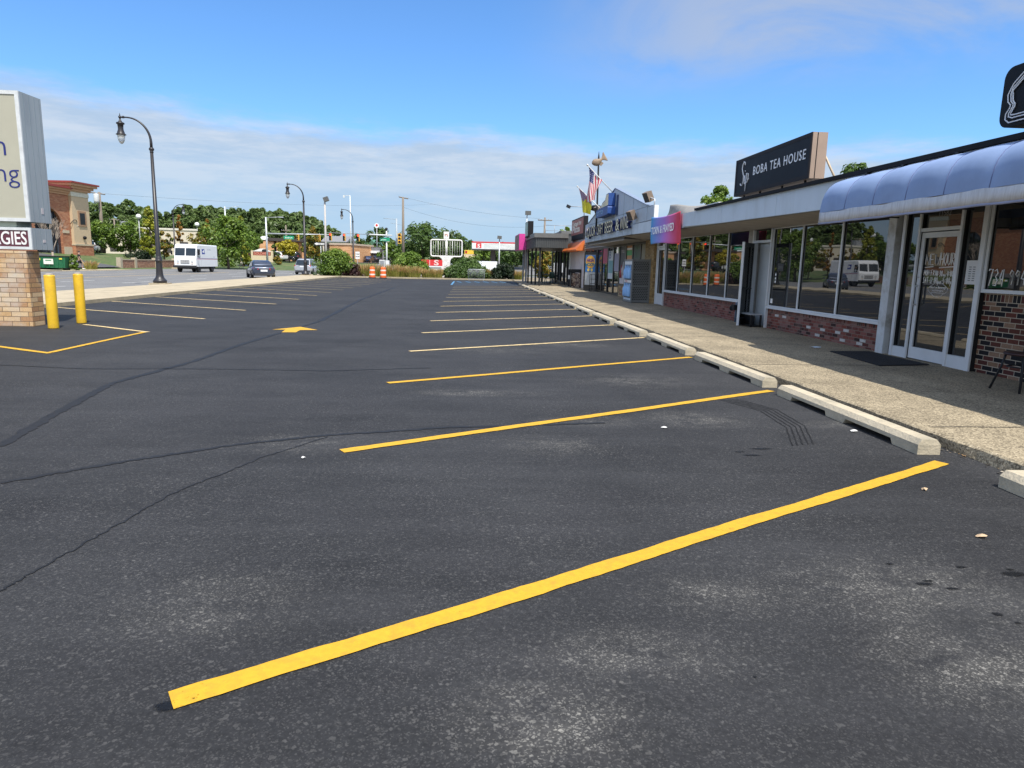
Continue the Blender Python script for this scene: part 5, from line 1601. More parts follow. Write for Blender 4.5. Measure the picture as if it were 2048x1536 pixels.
q = B(M('open_door_dark', (.02, .02, .022), .8)); q.box((1.121, .5, 1.55), (1.126, 1.22, 2.42)); q.use(M('skin_tone', (.4, .25, .18), .7)); q.sphere((1.13, .9, 2.08), .1, sq=(.3, 1, 1.1)); q.use(M('shirt_pale', (.45, .5, .55), .8)); q.sphere((1.128, .92, 1.72), .18, sq=(.1, 1, .9)); q.obj('side_window', tr, local=True)
q = B(M('postal_stripe_red', (.45, .12, .16), .5)); q.box((1.1205, .35, 1.38), (1.124, LT - .05, 1.43)); q.use(M('postal_stripe_blue', (.05, .08, .3), .5)); q.box((1.1205, .35, 1.46), (1.124, LT - .05, 1.49)); q.obj('stripe', tr, local=True)
q = B(M('postal_blue', (.015, .04, .3), .45)); q.hexa([(1.121, 1.75, 1.92), (1.121, 2.55, 1.92), (1.124, 2.55, 1.92), (1.124, 1.75, 1.92), (1.121, 1.7, 2.45), (1.121, 2.45, 2.45), (1.124, 2.45, 2.45), (1.124, 1.7, 2.45)])
q.use(M('emblem_white', (.8, .8, .8), .5)); q.prism([(1.8, 2.12), (2.05, 2.3), (2.3, 2.36), (2.42, 2.28), (2.3, 2.25), (2.46, 2.05), (2.25, 2.12), (2.1, 2.0), (2.05, 2.14)], ((1.126, 0, 0), (0, 1, 0), (0, 0, 1)), -.002); q.obj('emblem', tr, local=True)
q = B(M('postal_text', (.3, .32, .4), .5)); q.text('US MAIL', ((1.1225, 3.3, 2.35), (0, 1, 0), (0, 0, 1)), .2, .003, sx=1.4); q.text('7210345', ((1.1225, 5.0, 1.6), (0, 1, 0), (0, 0, 1)), .13, .003); q.obj('lettering', tr, local=True)
q = B(M('door_seam', (.45, .46, .47), .5)); q.box((1.1205, 1.4, .66), (1.1225, 1.43, 2.8)); q.box((1.1205, .42, .66), (1.1225, .44, 2.5)); q.obj('door_seams', tr, local=True)

# ---------------------------------------------------------------- cars (front looks to +y, base at ground, centre of length)
def car(name, label, loc, rz, L, W, H, paint, kind='sedan', cat='car', group=None, simple=False):
    t = thing(name, label, cat, loc, rz, group)
    h = L / 2; w = W / 2
    belt = H * .62 if kind == 'sedan' else H * .58
    # hull rings: (y, zb, ztop, halfwidth)
    if kind == 'sedan':
        st = [(-h, .42, belt * .92, w * .8), (-h + .06, .3, belt * 1.02, w * .9), (-h + .3, .24, belt * 1.06, w * .97), (-h + .9, .22, belt * 1.05, w), (0, .22, belt, w), (h - 1.3, .22, belt * .97, w), (h - .5, .24, belt * .86, w * .96), (h - .12, .28, belt * .74, w * .86), (h, .36, belt * .6, w * .74)]
        cab = [(-h + .55, .3), (-h + 1.35, .95), (-h + 1.9, 1.0), (h - 2.3, .98), (h - 1.35, .05)]
    else:
        st = [(-h, .5, belt * .98, w * .86), (-h + .05, .36, belt * 1.02, w * .94), (-h + .25, .28, belt * 1.03, w * .98), (-h + .9, .26, belt * 1.02, w), (0, .26, belt, w), (h - 1.2, .26, belt * .97, w), (h - .4, .28, belt * .9, w * .95), (h - .08, .34, belt * .8, w * .86), (h, .4, belt * .62, w * .76)]
        cab = [(-h + .1, .05), (-h + .5, .93), (-h + 1.0, 1.0), (h - 2.0, .97), (h - 1.1, .04)]
    q = B(paint)
    R_ = []
    for y, zb, zt, hw in st:
        R_.append([(-hw * .88, y, zb), (hw * .88, y, zb), (hw * .98, y, zb + (zt - zb) * .22), (hw, y, zb + (zt - zb) * .55), (hw * .95, y, zb + (zt - zb) * .85), (hw * .82, y, zt), (-hw * .82, y, zt), (-hw * .95, y, zb + (zt - zb) * .85), (-hw, y, zb + (zt - zb) * .55), (-hw * .98, y, zb + (zt - zb) * .22)])
    q.rings(R_)
    # cabin
    def cabring(y, f):
        z = belt + (H - belt) * f
        tw = w * (.84 - .18 * f); bw_ = w * .86
        return [(-bw_, y, belt - .04), (bw_, y, belt - .04), (tw + (bw_ - tw) * .12, y, belt + (z - belt) * .88), (tw * .86, y, z), (-tw * .86, y, z), (-tw - (bw_ - tw) * .12, y, belt + (z - belt) * .88)]
    q.rings([cabring(y, f) for y, f in cab])
    q.obj('body', t, local=True)
    for s in (-1, 1):
        for y in (-h + L * .2, h - L * .19): wheel(t, s * (w - .11), y, .33 if kind == 'sedan' else .37, .22)
    # rear and front glass, side glass, a few mm proud
    def lerp(a, b2, k): return tuple(p_ + (r_ - p_) * k for p_, r_ in zip(a, b2))
    (y0_, f0_), (y1_, f1_) = cab[0], cab[1]
    z0_, z1_ = belt + .05, belt + (H - belt) * f1_ - .03
    yy = lambda z: y0_ + (y1_ - y0_) * max(0, (z - belt - (H - belt) * f0_)) / ((H - belt) * (f1_ - f0_) + 1e-6)
    off = .02
    def pane_ring(ya, za, yb, zb, wa, wb2, nm, sg):
        q = B(mCarGlass); q.hexa([(-wa, ya, za), (wa, ya, za), (wa, ya + sg * .03, za), (-wa, ya + sg * .03, za), (-wb2, yb, zb), (wb2, yb, zb), (wb2, yb + sg * .03, zb), (-wb2, yb + sg * .03, zb)]); q.obj(nm, t, local=True)
    if kind == 'sedan': pane_ring(y0_ - .03, belt + .07, y1_ - .03, H - .06, w * .78, w * .62, 'rear_window', -1)
    else: pane_ring(y0_ - .02, belt + .06, y1_ - .08, H - .13, w * .76, w * .64, 'rear_window', -1)
    yf1, ff1 = cab[-2]; yf0, ff0 = cab[-1]
    pane_ring(yf0 + .03, belt + .05, yf1 + .04, H - .08, w * .78, w * .62, 'windscreen', 1)
    for s in (-1, 1):
        q = B(mCarGlass)
        ya, yb = cab[1][0] - (.25 if kind == 'sedan' else .1), cab[-2][0] + .45
        xa, xb = w * .875, w * .745
        q.hexa([(s * xa, ya, belt + .02), (s * (xa + .012), ya, belt + .02), (s * (xa + .012), yb, belt + .02), (s * xa, yb, belt + .02), (s * xb, ya + .35, H - .12), (s * (xb + .012), ya + .35, H - .12), (s * (xb + .012), yb - .45, H - .12), (s * xb, yb - .45, H - .12)])
        q.obj('side_window', t, local=True)
        q = B(M('tail_red', (.45, .015, .02), .25)); zt = belt * .86 if kind == 'sedan' else belt * .9
        q.hexa([(s * w * .48, -h - .015, zt - .09), (s * w * .87, -h + .07, zt - .09), (s * w * .87, -h + .15, zt - .09), (s * w * .48, -h + .1, zt - .09), (s * w * .45, -h - .005, zt + .07), (s * w * .9, -h + .1, zt + .09), (s * w * .9, -h + .2, zt + .09), (s * w * .45, -h + .12, zt + .07)]) if kind == 'sedan' else q.hexa([(s * w * .72, -h - .01, zt - .25), (s * w * .9, -h + .05, zt - .25), (s * w * .9, -h + .2, zt - .25), (s * w * .72, -h + .1, zt - .25), (s * w * .74, -h + .01, zt + .13), (s * w * .93, -h + .06, zt + .13), (s * w * .93, -h + .2, zt + .13), (s * w * .74, -h + .12, zt + .13)])
        o = q.obj('tail_light', t, local=True)
        q = B(M('head_lens', (.55, .57, .6), .15)); q.cbox((s * w * .6, h - .12, belt * .66), (w * .36, .16, .14)); q.obj('headlight', t, local=True)
        if not simple:
            q = B(paint); q.cbox((s * (w + .06), cab[-1][0] - .25, belt + .08), (.18, .12, .13)); q.obj('mirror', t, local=True)
    if not simple:
        q = B(M('bumper_dark', (.03, .032, .036), .6)); q.hexa([(-w * .72, -h - .025, .26), (w * .72, -h - .025, .26), (w * .8, -h + .2, .22), (-w * .8, -h + .2, .22), (-w * .78, -h - .02, .4), (w * .78, -h - .02, .4), (w * .85, -h + .2, .4), (-w * .85, -h + .2, .4)]); q.obj('rear_bumper', t, local=True)
        q = B(M('plate_white', (.7, .72, .74), .4)); z = .62 if kind == 'sedan' else belt * .86; q.box((-.26, -h - .035, z - .07), (.26, -h + .02, z + .08)); q.obj('number_plate', t, local=True)
        q = B(mChrome); q.box((-.4, -h - .03, z + .13), (.4, -h + .02, z + .165)); q.obj('trim_bar', t, local=True)
        if kind != 'sedan':
            q = B(mGrey)
            for s in (-1, 1): q.tube([(s * w * .62, -h + 1.0, H + .05), (s * w * .62, h - 2.2, H + .04)], .02, 6)
            q.obj('roof_rails', t, local=True)
    return t
def pnt(n, c, metal=.5, rough=.3): return M(n, c, rough, .05, 2, metal=metal, coat=.6)
sx_, sy_ = (-16.572, 56.583, 0.022)[:2]
car('sedan', 'dark blue grey sedan seen from behind on the street', (sx_ - .75, sy_ + 2.2, -.02), R(23), 4.8, 1.86, 1.45, pnt('slate_blue_paint', (.05, .065, .1)), 'sedan')
sx_, sy_ = (-17.730, 75.170, -0.003)[:2]
car('suv', 'silver SUV seen from behind waiting past the second lamp', (sx_, sy_ + 2.3, -.02), 0, 4.7, 1.88, 1.68, pnt('silver_paint', (.5, .52, .55)), 'suv', cat='SUV')

# ---------------------------------------------------------------- people
def skin_body(joints, edges, rad, name, parent, mat, sub=1):
    me = bpy.data.meshes.new(name)
    me.from_pydata(joints, edges, [])
    o = bpy.data.objects.new(name, me); COL.objects.link(o)
    o.modifiers.new('skin', 'SKIN').use_smooth_shade = True
    for i, r_ in enumerate(rad): me.skin_vertices[0].data[i].radius = (r_, r_) if not isinstance(r_, tuple) else r_
    me.skin_vertices[0].data[0].use_root = True
    s = o.modifiers.new('sub', 'SUBSURF'); s.levels = sub; s.render_levels = sub
    dg = bpy.context.evaluated_depsgraph_get()
    m2 = bpy.data.meshes.new_from_object(o.evaluated_get(dg))
    bpy.data.objects.remove(o); bpy.data.meshes.remove(me)
    m2.materials.clear(); m2.materials.append(mat); m2.name = name
    for p_ in m2.polygons: p_.use_smooth = True
    o = bpy.data.objects.new(name, m2); COL.objects.link(o); o.parent = parent
    return o
def person(label, loc, rz, skin, shirt, shorts, hair, shoes, stride=.3):
    t = thing('person', label, 'person', loc, rz)
    # faces +y; x right
    J = [(0, 0, .95), (0, 0, 1.18), (0, .01, 1.42), (0, .02, 1.53), (0, .035, 1.62), (0, .04, 1.74),
         (-.19, 0, 1.42), (-.24, -.06, 1.14), (-.22, .06, .9), (.19, 0, 1.42), (.24, .06, 1.14), (.22, .2, .95),
         (-.1, 0, .9), (-.1, stride * .45, .5), (-.1, stride * .5, .1), (-.1, stride * .5 + .18, .04), (.1, 0, .9), (.1, -stride * .25, .5), (.1, -stride * .9, .16), (.1, -stride * .85 + .15, .05)]
    E_ = [(0, 1), (1, 2), (2, 3), (3, 4), (4, 5), (2, 6), (6, 7), (7, 8), (2, 9), (9, 10), (10, 11), (0, 12), (12, 13), (13, 14), (14, 15), (0, 16), (16, 17), (17, 18), (18, 19)]
    rad = [.13, .135, .13, .055, .09, .07, .06, .045, .032, .06, .045, .032, .085, .058, .042, .04, .085, .058, .042, .04]
    hands = []
    for c, d in ((8, Vector((0, .25, -1))), (11, Vector((0, .5, -1)))):
        base = Vector(J[c]); d = d.normalized()
        i0 = len(J); J.append(tuple(base + d * .07)); rad.append(.034); E_.append((c, i0))
        for k in range(4):
            a = base + d * .1 + Vector((0, -.027 + .018 * k, 0)); ln = (.06, .075, .07, .055)[k]
            i1 = len(J); J.append(tuple(a)); rad.append(.009); E_.append((i0, i1))
            J.append(tuple(a + d * ln * .6 + Vector((0, .004, 0)))); rad.append(.008); E_.append((i1, i1 + 1))
            J.append(tuple(a + d * ln + Vector((.012, .012, 0)))); rad.append(.007); E_.append((i1 + 1, i1 + 2))
        i1 = len(J); J.append(tuple(base + d * .06 + Vector((0, .045, 0)))); rad.append(.01); E_.append((i0, i1)); J.append(tuple(base + d * .1 + Vector((0, .06, 0)))); rad.append(.009); E_.append((i1, i1 + 1))
    skin_body(J, E_, rad, 'body', t, skin)
    JS = [(0, 0, .93), (0, 0, 1.18), (0, .01, 1.43), (0, .018, 1.5), (-.19, 0, 1.42), (-.225, -.03, 1.24), (.19, 0, 1.42), (.225, .03, 1.24)]
    skin_body(JS, [(0, 1), (1, 2), (2, 3), (2, 4), (4, 5), (2, 6), (6, 7)], [.155, .155, .15, .075, .085, .075, .085, .075], 'shirt', t, shirt)
    JT = [(0, 0, .98), (0, 0, .9), (-.1, .02, .82), (-.1, stride * .42, .52), (.1, -.01, .82), (.1, -stride * .22, .52)]
    skin_body(JT, [(0, 1), (1, 2), (2, 3), (1, 4), (4, 5)], [.15, .14, .115, .09, .115, .09], 'shorts', t, shorts)
    q = B(hair); q.sphere((0, .02, 1.735), .105, sq=(.85, 1, .75)); q.obj('hair', t, local=True)
    q = B(M('face_dark', (.05, .03, .03), .6))
    for s in (-1, 1): q.sphere((s * .035, .125, 1.69), .01, 6, 4)
    q.cbox((0, .125, 1.615), (.05, .015, .01)); q.use(skin); q.sphere((0, .135, 1.655), .018, 6, 5, (.7, 1, 1.2))
    for s in (-1, 1): q.sphere((s * .09, .03, 1.66), .025, 6, 5, (.4, .8, 1.2))
    q.obj('face', t, local=True)
    for c, nm in ((15, 0), (19, 0)):
        q = B(shoes); x, y, z = J[c]; q.rings([[(x + a * w_, y - .2 + l, max(0.0, z - .045 + b2)) for a, b2 in ((-1, 0), (1, 0), (.9, hh), (-.9, hh))] for l, w_, hh in ((0, .035, .09), (.1, .045, .1), (.2, .05, .075), (.28, .035, .05))]); q.obj('shoe', t, local=True)
    return t
mSkin = M('skin', (.42, .26, .19), .6, .05)
mDkShirt = M('dark_shirt', (.015, .014, .015), .9)
hx_, hy_ = (-39.236, 72.542, 0.120)[:2]
person('person in dark shirt and shorts and white shoes walking on the far pavement', (hx_, hy_, .12), R(-70), mSkin, mDkShirt, M('dark_shorts', (.012, .011, .013), .9), M('dark_hair', (.02, .014, .012), .6), M('white_shoes', (.7, .7, .7), .6), .42)
hx_, hy_ = (-34.253, 106.816, 0.212)[:2]
person('person in navy shirt and pale trousers walking by the lawn beyond the truck', (hx_, hy_, max(.0, hgt(hx_, hy_))), R(80), mSkin, M('navy_shirt', (.015, .02, .09), .9), M('pale_shorts', (.5, .46, .4), .9), MATS['dark_hair'], MATS['white_shoes'], .35)

# ---------------------------------------------------------------- across the street: brick building, dumpster, low wall
mShopBrick = brick('orange_brown_brick', [(.4, .17, .09), (.36, .14, .075), (.43, .2, .11), (.33, .13, .07)], (.34, .22, .15), bw=.4, bh=.16, ms=.02)
mStucco = M('tan_stucco', (.55, .42, .27), .85, .05, 4)
mCorn = M('cornice_tan', (.5, .28, .15), .7, .05, 3)
mCornTop = M('cornice_red', (.25, .04, .03), .6, .08)
A = Vector((-49.806, 90.817, 1.746)); A.z = 0
Bx = Vector((-50.459, 84.227, 1.628)); Bx.z = 0
du_ = (A - Bx).normalized(); far_ = A
nrm = Vector((du_.y, -du_.x, 0))             # towards the street
wall0 = A - du_ * 26
bb = thing('brick_building', 'orange brick corner building with arched window and tan stucco corner tower', 'building', (A.x, A.y, 1.5))
zb_ = 1.0
def ztop(px, py, P): return P
HB = ((-50.025, 92.218, 9.686))[2]
def P2(a, off, z): v_ = wall0 + du_ * a + nrm * off; return (v_.x, v_.y, z)
def wbox(q, a0, a1, z0, z1, o0, o1):
    q.hexa([P2(a0, o1, z0), P2(a1, o1, z0), P2(a1, o0, z0), P2(a0, o0, z0), P2(a0, o1, z1), P2(a1, o1, z1), P2(a1, o0, z1), P2(a0, o0, z1)])
# arched opening in the front wall: built as panels round the arch
ac, ar, asz = 22.1, 2.3, 4.85
q = B(mShopBrick)
wbox(q, 0, ac - ar, zb_, HB - .9, -.4, 0); wbox(q, ac + ar, 26, zb_, HB - .9, -.4, 0)
NA = 20
pts = [(ac + ar * math.cos(PI * k / NA), asz + ar * .95 * math.sin(PI * k / NA)) for k in range(NA + 1)]
for (a0, z0), (a1, z1) in zip(pts[:-1], pts[1:]):
    q.hexa([P2(a1, 0, z1), P2(a0, 0, z0), P2(a0, -.4, z0), P2(a1, -.4, z1), P2(a1, 0, HB - .9), P2(a0, 0, HB - .9), P2(a0, -.4, HB - .9), P2(a1, -.4, HB - .9)])
q.obj('wall', bb)
q = B(M('arch_trim', (.3, .15, .09), .8))
for (a0, z0), (a1, z1) in zip(pts[:-1], pts[1:]):
    k0, k1 = 1.08, 1.0
    def out(a, z, k): return (ac + (a - ac) * k, asz + (z - asz) * k)
    b0_, b1_ = out(a0, z0, 1.09), out(a1, z1, 1.09)
    q.hexa([P2(a1, .03, z1), P2(a0, .03, z0), P2(a0, 0.002, z0), P2(a1, 0.002, z1), P2(b1_[0], .03, b1_[1]), P2(b0_[0], .03, b0_[1]), P2(b0_[0], 0.002, b0_[1]), P2(b1_[0], 0.002, b1_[1])])
q.use(M('stone_cap', (.5, .42, .3), .8)); wbox(q, ac + ar + .05, ac + ar + 1.2, asz - .7, asz - .35, .002, .06); wbox(q, ac + ar + .05, ac + ar + 1.5, zb_, zb_ + 1.5, .002, .05); q.obj('trim', bb)
q = B(mBlkFrame)
wbox(q, ac - ar, ac + ar, asz + .4, asz + .55, -.3, -.2)
for a in (ac - 1.4, ac, ac + 1.4): wbox(q, a - .05, a + .05, zb_, asz + 2.4, -.3, -.2)
win_ = q.obj('arched_window', bb)
q = B(glassmat('arch_glass', (.02, .022, .03), 1.7, 0)); wbox(q, ac - ar, ac + ar, zb_, asz + ar * .95, -.36, -.32); q.obj('pane', win_)
q = B(mBody); wbox(q, 0, 25.9, zb_, HB - .9, -9, -.42); q.obj('core', bb)
q = B(mCorn)
for k, (z0, z1, o) in enumerate(((HB - .9, HB - .65, .12), (HB - .65, HB - .4, .3), (HB - .4, HB - .15, .5))): wbox(q, 0, 26, z0, z1, -9, o)
q.use(mCornTop); wbox(q, 0, 26, HB - .15, HB + .1, -9, .7); q.obj('cornice', bb)
# stucco tower
TW = 3.3
q = B(mStucco); wbox(q, 26.002, 26 + TW, zb_ + 1.9, HB - .3, -6, .35); q.use(M('pale_band', (.62, .58, .46), .8)); wbox(q, 25.9, 26 + TW + .05, HB - .95, HB - .45, -6.05, .42); q.obj('tower', bb)
q = B(mShopBrick); wbox(q, 25.95, 26 + TW + .1, zb_ - .6, zb_ + 1.7, -6, .5); q.use(MATS['stone_cap']); wbox(q, 25.9, 26 + TW + .15, zb_ + 1.7, zb_ + 1.9, -6, .56); q.obj('tower_base', bb)
q = B(mCorn)
for z0, z1, o in ((HB - .3, HB, .55), (HB, HB + .3, .75), (HB + .3, HB + .6, 1.0)): wbox(q, 26 - (o - .35), 26 + TW + (o - .35) * 1.6, z0, z1, -6 - o, o)
q.use(mCornTop); wbox(q, 25.2, 26 + TW + 1.3, HB + .6, HB + .8, -7.2, 1.15); q.obj('tower_cornice', bb)
q = B(M('window_surround', (.33, .2, .12), .8)); wbox(q, 27.0, 28.5, 5.1, 7.0, .352, .45); q.use(mBlkFrame); wbox(q, 27.25, 28.2, 5.35, 6.75, .451, .47); wn_ = q.obj('tower_window', bb)
q = B(mBlack); c = P2(27.8, .5, 3.7); q.sphere(c, .22); q.obj('wall_lamp', bb)
q = B(mLampMet); c = Vector(P2(ac + ar + 1.35, .05, 5.3)); q.tube([tuple(c + nrm * .02 + Vector((0, 0, 0)))] + [tuple(c + du_ * (0.55 - .55 * math.cos(a)) + nrm * (.25 * math.sin(a) + .15) + Vector((0, 0, .55 * math.sin(a)))) for a in [PI * k / 10 for k in range(11)]], .04, 6); q.use(mGlobe); q.lathe(tuple(c + du_ * 1.1 + nrm * .15 + Vector((0, 0, -.45))), [(.05, 0), (.16, .12), (.2, .3), (.1, .42)], 12); q.obj('gooseneck_lamp', bb)
# leafless shrub tree before the arch, and a tuft
def bare(loc, h, label):
    t = thing('bare_tree', label, 'tree', loc)
    q = B(M('pale_twig', (.34, .28, .22), .9, .2, 10))
    random.seed(21)
    q.tube([loc, (loc[0], loc[1], loc[2] + h * .2)], [.12, .1], 8)
    def br(p_, d, l, r_, n_):
        e = p_ + d * l
        m_ = p_ + d * (l * .5) + Vector((random.uniform(-.05, .05), random.uniform(-.05, .05), 0)) * l
        q.tube([p_, m_, e], [r_, r_ * .8, r_ * .55], 5)
        if n_ > 0:
            for k in range(3):
                dd = (d + Vector((random.uniform(-.5, .5), random.uniform(-.5, .5), random.uniform(-.05, .35)))).normalized()
                br(e, dd, l * random.uniform(.6, .8), r_ * .55, n_ - 1)
    for k in range(6):
        a = 2 * PI * k / 6
        br(Vector((loc[0], loc[1], loc[2] + h * .18)), Vector((.38 * math.cos(a), .38 * math.sin(a), 1)).normalized(), h * .33, .05, 3)
    q.obj('branches', t)
    return t
bx_, by_ = (-45.075, 78.292, 1.715)[:2]
bare((bx_, by_, hgt(bx_, by_)), 4.4, 'leafless pale branched tree before the arched window')

dx_, dy_ = (-40.189, 69.627, 0.549)[:2]
dz_ = hgt(dx_, dy_)
dm = thing('dumpster', 'green metal dumpster with black lid beyond the street', 'dumpster', (dx_, dy_, dz_), R(14))
q = B(M('dumpster_green', (.008, .12, .05), .45, .12, 4))
q.rings([[(-1.25, -.8, .15), (1.25, -.8, .15), (1.25, .8, .15), (-1.25, .8, .15)], [(-1.35, -.9, 1.2), (1.35, -.9, 1.2), (1.35, .9, 1.2), (-1.35, .9, 1.2)]], smooth=False)
for k in range(7): q.box((-1.1 + .36 * k, -.93, .25), (-1.05 + .36 * k, -.86, 1.15))
q.obj('bin', dm, local=True)
q = B(mBlack); q.box((-1.4, -.95, 1.2), (1.4, .95, 1.28)); q.box((-1.3, -.7, .03), (-1.1, .7, .15)); q.box((1.1, -.7, .03), (1.3, .7, .15)); q.obj('lid', dm, local=True)
q = B(M('dumpster_label', (.65, .66, .6), .6)); q.box((-.45, -.945, .5), (.35, -.935, 1.0)); q.use(M('label_green', (.05, .2, .1), .6)); q.box((-.3, -.948, .8), (.2, -.945, .9)); q.use(M('label_yellow', (.6, .55, .05), .6)); q.box((-1.15, -.945, .85), (-.7, -.935, 1.05)); q.box((.85, -.945, .95), (1.1, -.935, 1.08)); q.obj('labels', dm, local=True)

mLowWall = brick('low_wall_brick', [(.34, .17, .11), (.29, .14, .09), (.38, .21, .14), (.25, .13, .09)], (.3, .22, .16), bw=.35, bh=.12, ms=.015)
lw = thing('low_brick_wall', 'low brick wall with stone piers along the far pavement behind the truck', 'wall', (-40.8, 84, 0))
q = B(mLowWall)
for ya, yb in ((84.2, 87.2), (87.7, 99)): q.box((-41.0, ya, -.1), (-40.7, yb, 1.05))
q.obj('wall', lw)
q = B(M('stone_coping', (.42, .36, .26), .85, .1, 5))
for ya, yb in ((84.2, 87.2), (87.7, 99)): q.box((-41.05, ya, 1.052), (-40.65, yb, 1.15))
q.obj('coping', lw)
for y in (83.9, 87.45, 93, 99):
    q = B(MATS['stone_coping']); q.box((-41.1, y - .25, -.1), (-40.6, y + .25, 1.35)); q.obj('pier', lw)
# ================================================================ TREES, SHRUBS, GRASSES
mLeafDk = leafmat('leaf_dark', [(.034, .064, .016), (.06, .115, .025), (.1, .17, .038), (.16, .23, .058)])
mLeafMd = leafmat('leaf_mid', [(.05, .095, .014), (.1, .175, .022), (.165, .255, .036), (.26, .34, .055)])
mLeafYg = leafmat('leaf_yellow_green', [(.12, .16, .014), (.22, .26, .022), (.33, .34, .035), (.48, .43, .05)])
mLeafYl = leafmat('leaf_yellow', [(.2, .19, .015), (.36, .3, .02), (.5, .42, .03), (.3, .32, .04)])
mLeafOr = leafmat('leaf_orange', [(.1, .1, .015), (.28, .14, .025), (.4, .17, .03), (.3, .25, .04), (.48, .3, .06)])
mLeafOg = leafmat('leaf_orange_green', [(.05, .1, .015), (.12, .17, .02), (.34, .2, .03), (.22, .24, .03)])
mLeafBox = leafmat('leaf_boxwood', [(.006, .014, .006), (.012, .026, .01), (.022, .04, .014), (.03, .055, .02)], .15)
mLeafPur = leafmat('leaf_purple', [(.02, .012, .014), (.05, .022, .025), (.09, .04, .035), (.06, .06, .03)])
mLeafWood = leafmat('leaf_wood', [(.055, .09, .03), (.095, .15, .042), (.14, .205, .06), (.2, .27, .085)])
mPlume = leafmat('grass_plume', [(.36, .22, .08), (.5, .32, .13), (.6, .43, .2), (.46, .38, .14)])
mBlade = leafmat('grass_blade', [(.13, .17, .03), (.24, .26, .05), (.38, .34, .09), (.3, .3, .06)])

def leafquad(q, c, nrm, s, rng):
    t = nrm.cross(Vector((rng.uniform(-1, 1), rng.uniform(-1, 1), rng.uniform(-1, 1))))
    if t.length < 1e-3: t = Vector((1, 0, 0))
    t.normalize(); b2 = nrm.cross(t)
    a = s * rng.uniform(.7, 1.35); w = a * rng.uniform(.45, .8)
    k = nrm * (a * .18)
    vs = [q.bm.verts.new(p_) for p_ in (c - t * a * .5 - k, c + b2 * w * .5, c + t * a * .5 - k, c - b2 * w * .5)]
    f = q.bm.faces.new(vs); f.material_index = q.m; f.smooth = True
def crownfill(q, cx, cy, z0, z1, w, shape, n, ls, rng, clump=.2):
    h = z1 - z0
    def prof(t):
        if shape == 'cone': return max(.04, (1 - t) ** .75 * min(1, .55 + t * 3.2))
        if shape == 'column': return max(.05, (1 - t ** 2.6) ** .7 * min(1, .6 + t * 2.2))
        if shape == 'dome': return math.sqrt(max(.02, 1 - t * t))
        return max(.08, math.sin(PI * min(.97, .1 + t * .88)) ** .62)
    ph = [rng.uniform(0, 6.28) for _ in range(4)]
    nc = max(10, int(n / 42))
    cr = clump * w
    for i in range(nc):
        t = rng.random() ** (.85 if shape != 'cone' else 1.25)
        a = rng.uniform(0, 2 * PI)
        lump = 1 + .16 * math.sin(3 * a + ph[0] + 5 * t) + .1 * math.sin(5 * a + ph[1] - 9 * t)
        rr = w / 2 * prof(t) * lump * (1 - .75 * rng.random() ** 2.2)
        c = Vector((cx + rr * math.cos(a), cy + rr * math.sin(a), z0 + t * h * .97))
        m_ = int(1.5 * n / nc * rng.uniform(.6, 1.4))
        k = cr * rng.uniform(.55, 1.15) * (.55 + .45 * prof(t))
        for j in range(m_):
            d = Vector((rng.gauss(0, 1), rng.gauss(0, 1), rng.gauss(0, .8)))
            d.normalize()
            p_ = c + d * k * rng.uniform(.45, 1.0)
            if p_.z < z0 - .1 * h: continue
            nn = (d + Vector((rng.uniform(-.6, .6), rng.uniform(-.6, .6), .55 + rng.uniform(-.4, .4)))).normalized()
            leafquad(q, p_, nn, ls, rng)
TSEED = [100]
def tree(name, label, T, mat, shape='round', n=1500, ls=.34, bole=.28, cat='tree', group=None, trunk=.13, zb=None, clump=.2):
    x, y, zt, w = T
    z0 = hgt(x, y) - .05 if zb is None else zb
    TSEED[0] += 1
    rng = random.Random(TSEED[0])
    t = thing(name, label, cat, (x, y, z0), 0, group)
    h = zt - z0
    zc = z0 + h * bole
    if trunk:
        q = B(mBark)
        q.tube([(x, y, z0 - .2), (x + .04, y, z0 + h * .15), (x + rng.uniform(-.1, .1), y, zc), (x, y, z0 + h * .75)], [trunk * 1.25, trunk, trunk * .8, trunk * .25], 8)
        for k in range(7):
            a = rng.uniform(0, 2 * PI); zz = zc + h * .07 * k * .8
            L_ = w * .36
            q.tube([(x, y, zz - .1), (x + L_ * .5 * math.cos(a), y + L_ * .5 * math.sin(a), zz + L_ * .35), (x + L_ * math.cos(a), y + L_ * math.sin(a), zz + L_ * .6)], [trunk * .5, trunk * .3, trunk * .1], 5)
        q.obj('trunk', t)
    q = B(mat)
    crownfill(q, x, y, zc, zt, w, shape, n, ls, rng, clump)
    q.obj('crown' if trunk else 'foliage', t, fix=False)
    return t
# left of and behind the street
tree('broadleaf_tree', 'pale green young tree growing beside the tan stucco tower', (-53.803, 106.178, 6.642, 4.103), mLeafMd, 'round', 1500, .36, .2)
tree('evergreen_shrub', 'dark rounded evergreen against the foot of the tan tower', (-50.961, 97.519, 4.737, 1.752), mLeafDk, 'column', 900, .3, .05, 'shrub')
tree('broadleaf_tree', 'broad dark green tree left of the tall yellow green tree', (-50.423, 106.920, 6.345, 5.475), mLeafMd, 'round', 2400, .36, .18)
tree('columnar_tree', 'tall pointed yellow green tree left of the nearest lamp post', (-44.208, 99.768, 8.513, 2.892), mLeafYg, 'cone', 2600, .34, .16)
tree('broadleaf_tree', 'brownish green tree right behind the nearest lamp post', (-45.764, 107.453, 5.331, 2.541), mLeafOg, 'round', 1100, .34, .2)
tree('columnar_tree', 'slender orange tree rising above the cab of the mail truck', (-45.958, 114.054, 8.107, 2.057), mLeafOr, 'cone', 1500, .32, .12)
tree('broadleaf_tree', 'spreading orange and green tree rising above the mail truck roof', (-40.053, 109.241, 6.081, 4.419), mLeafOg, 'round', 1900, .34, .25)
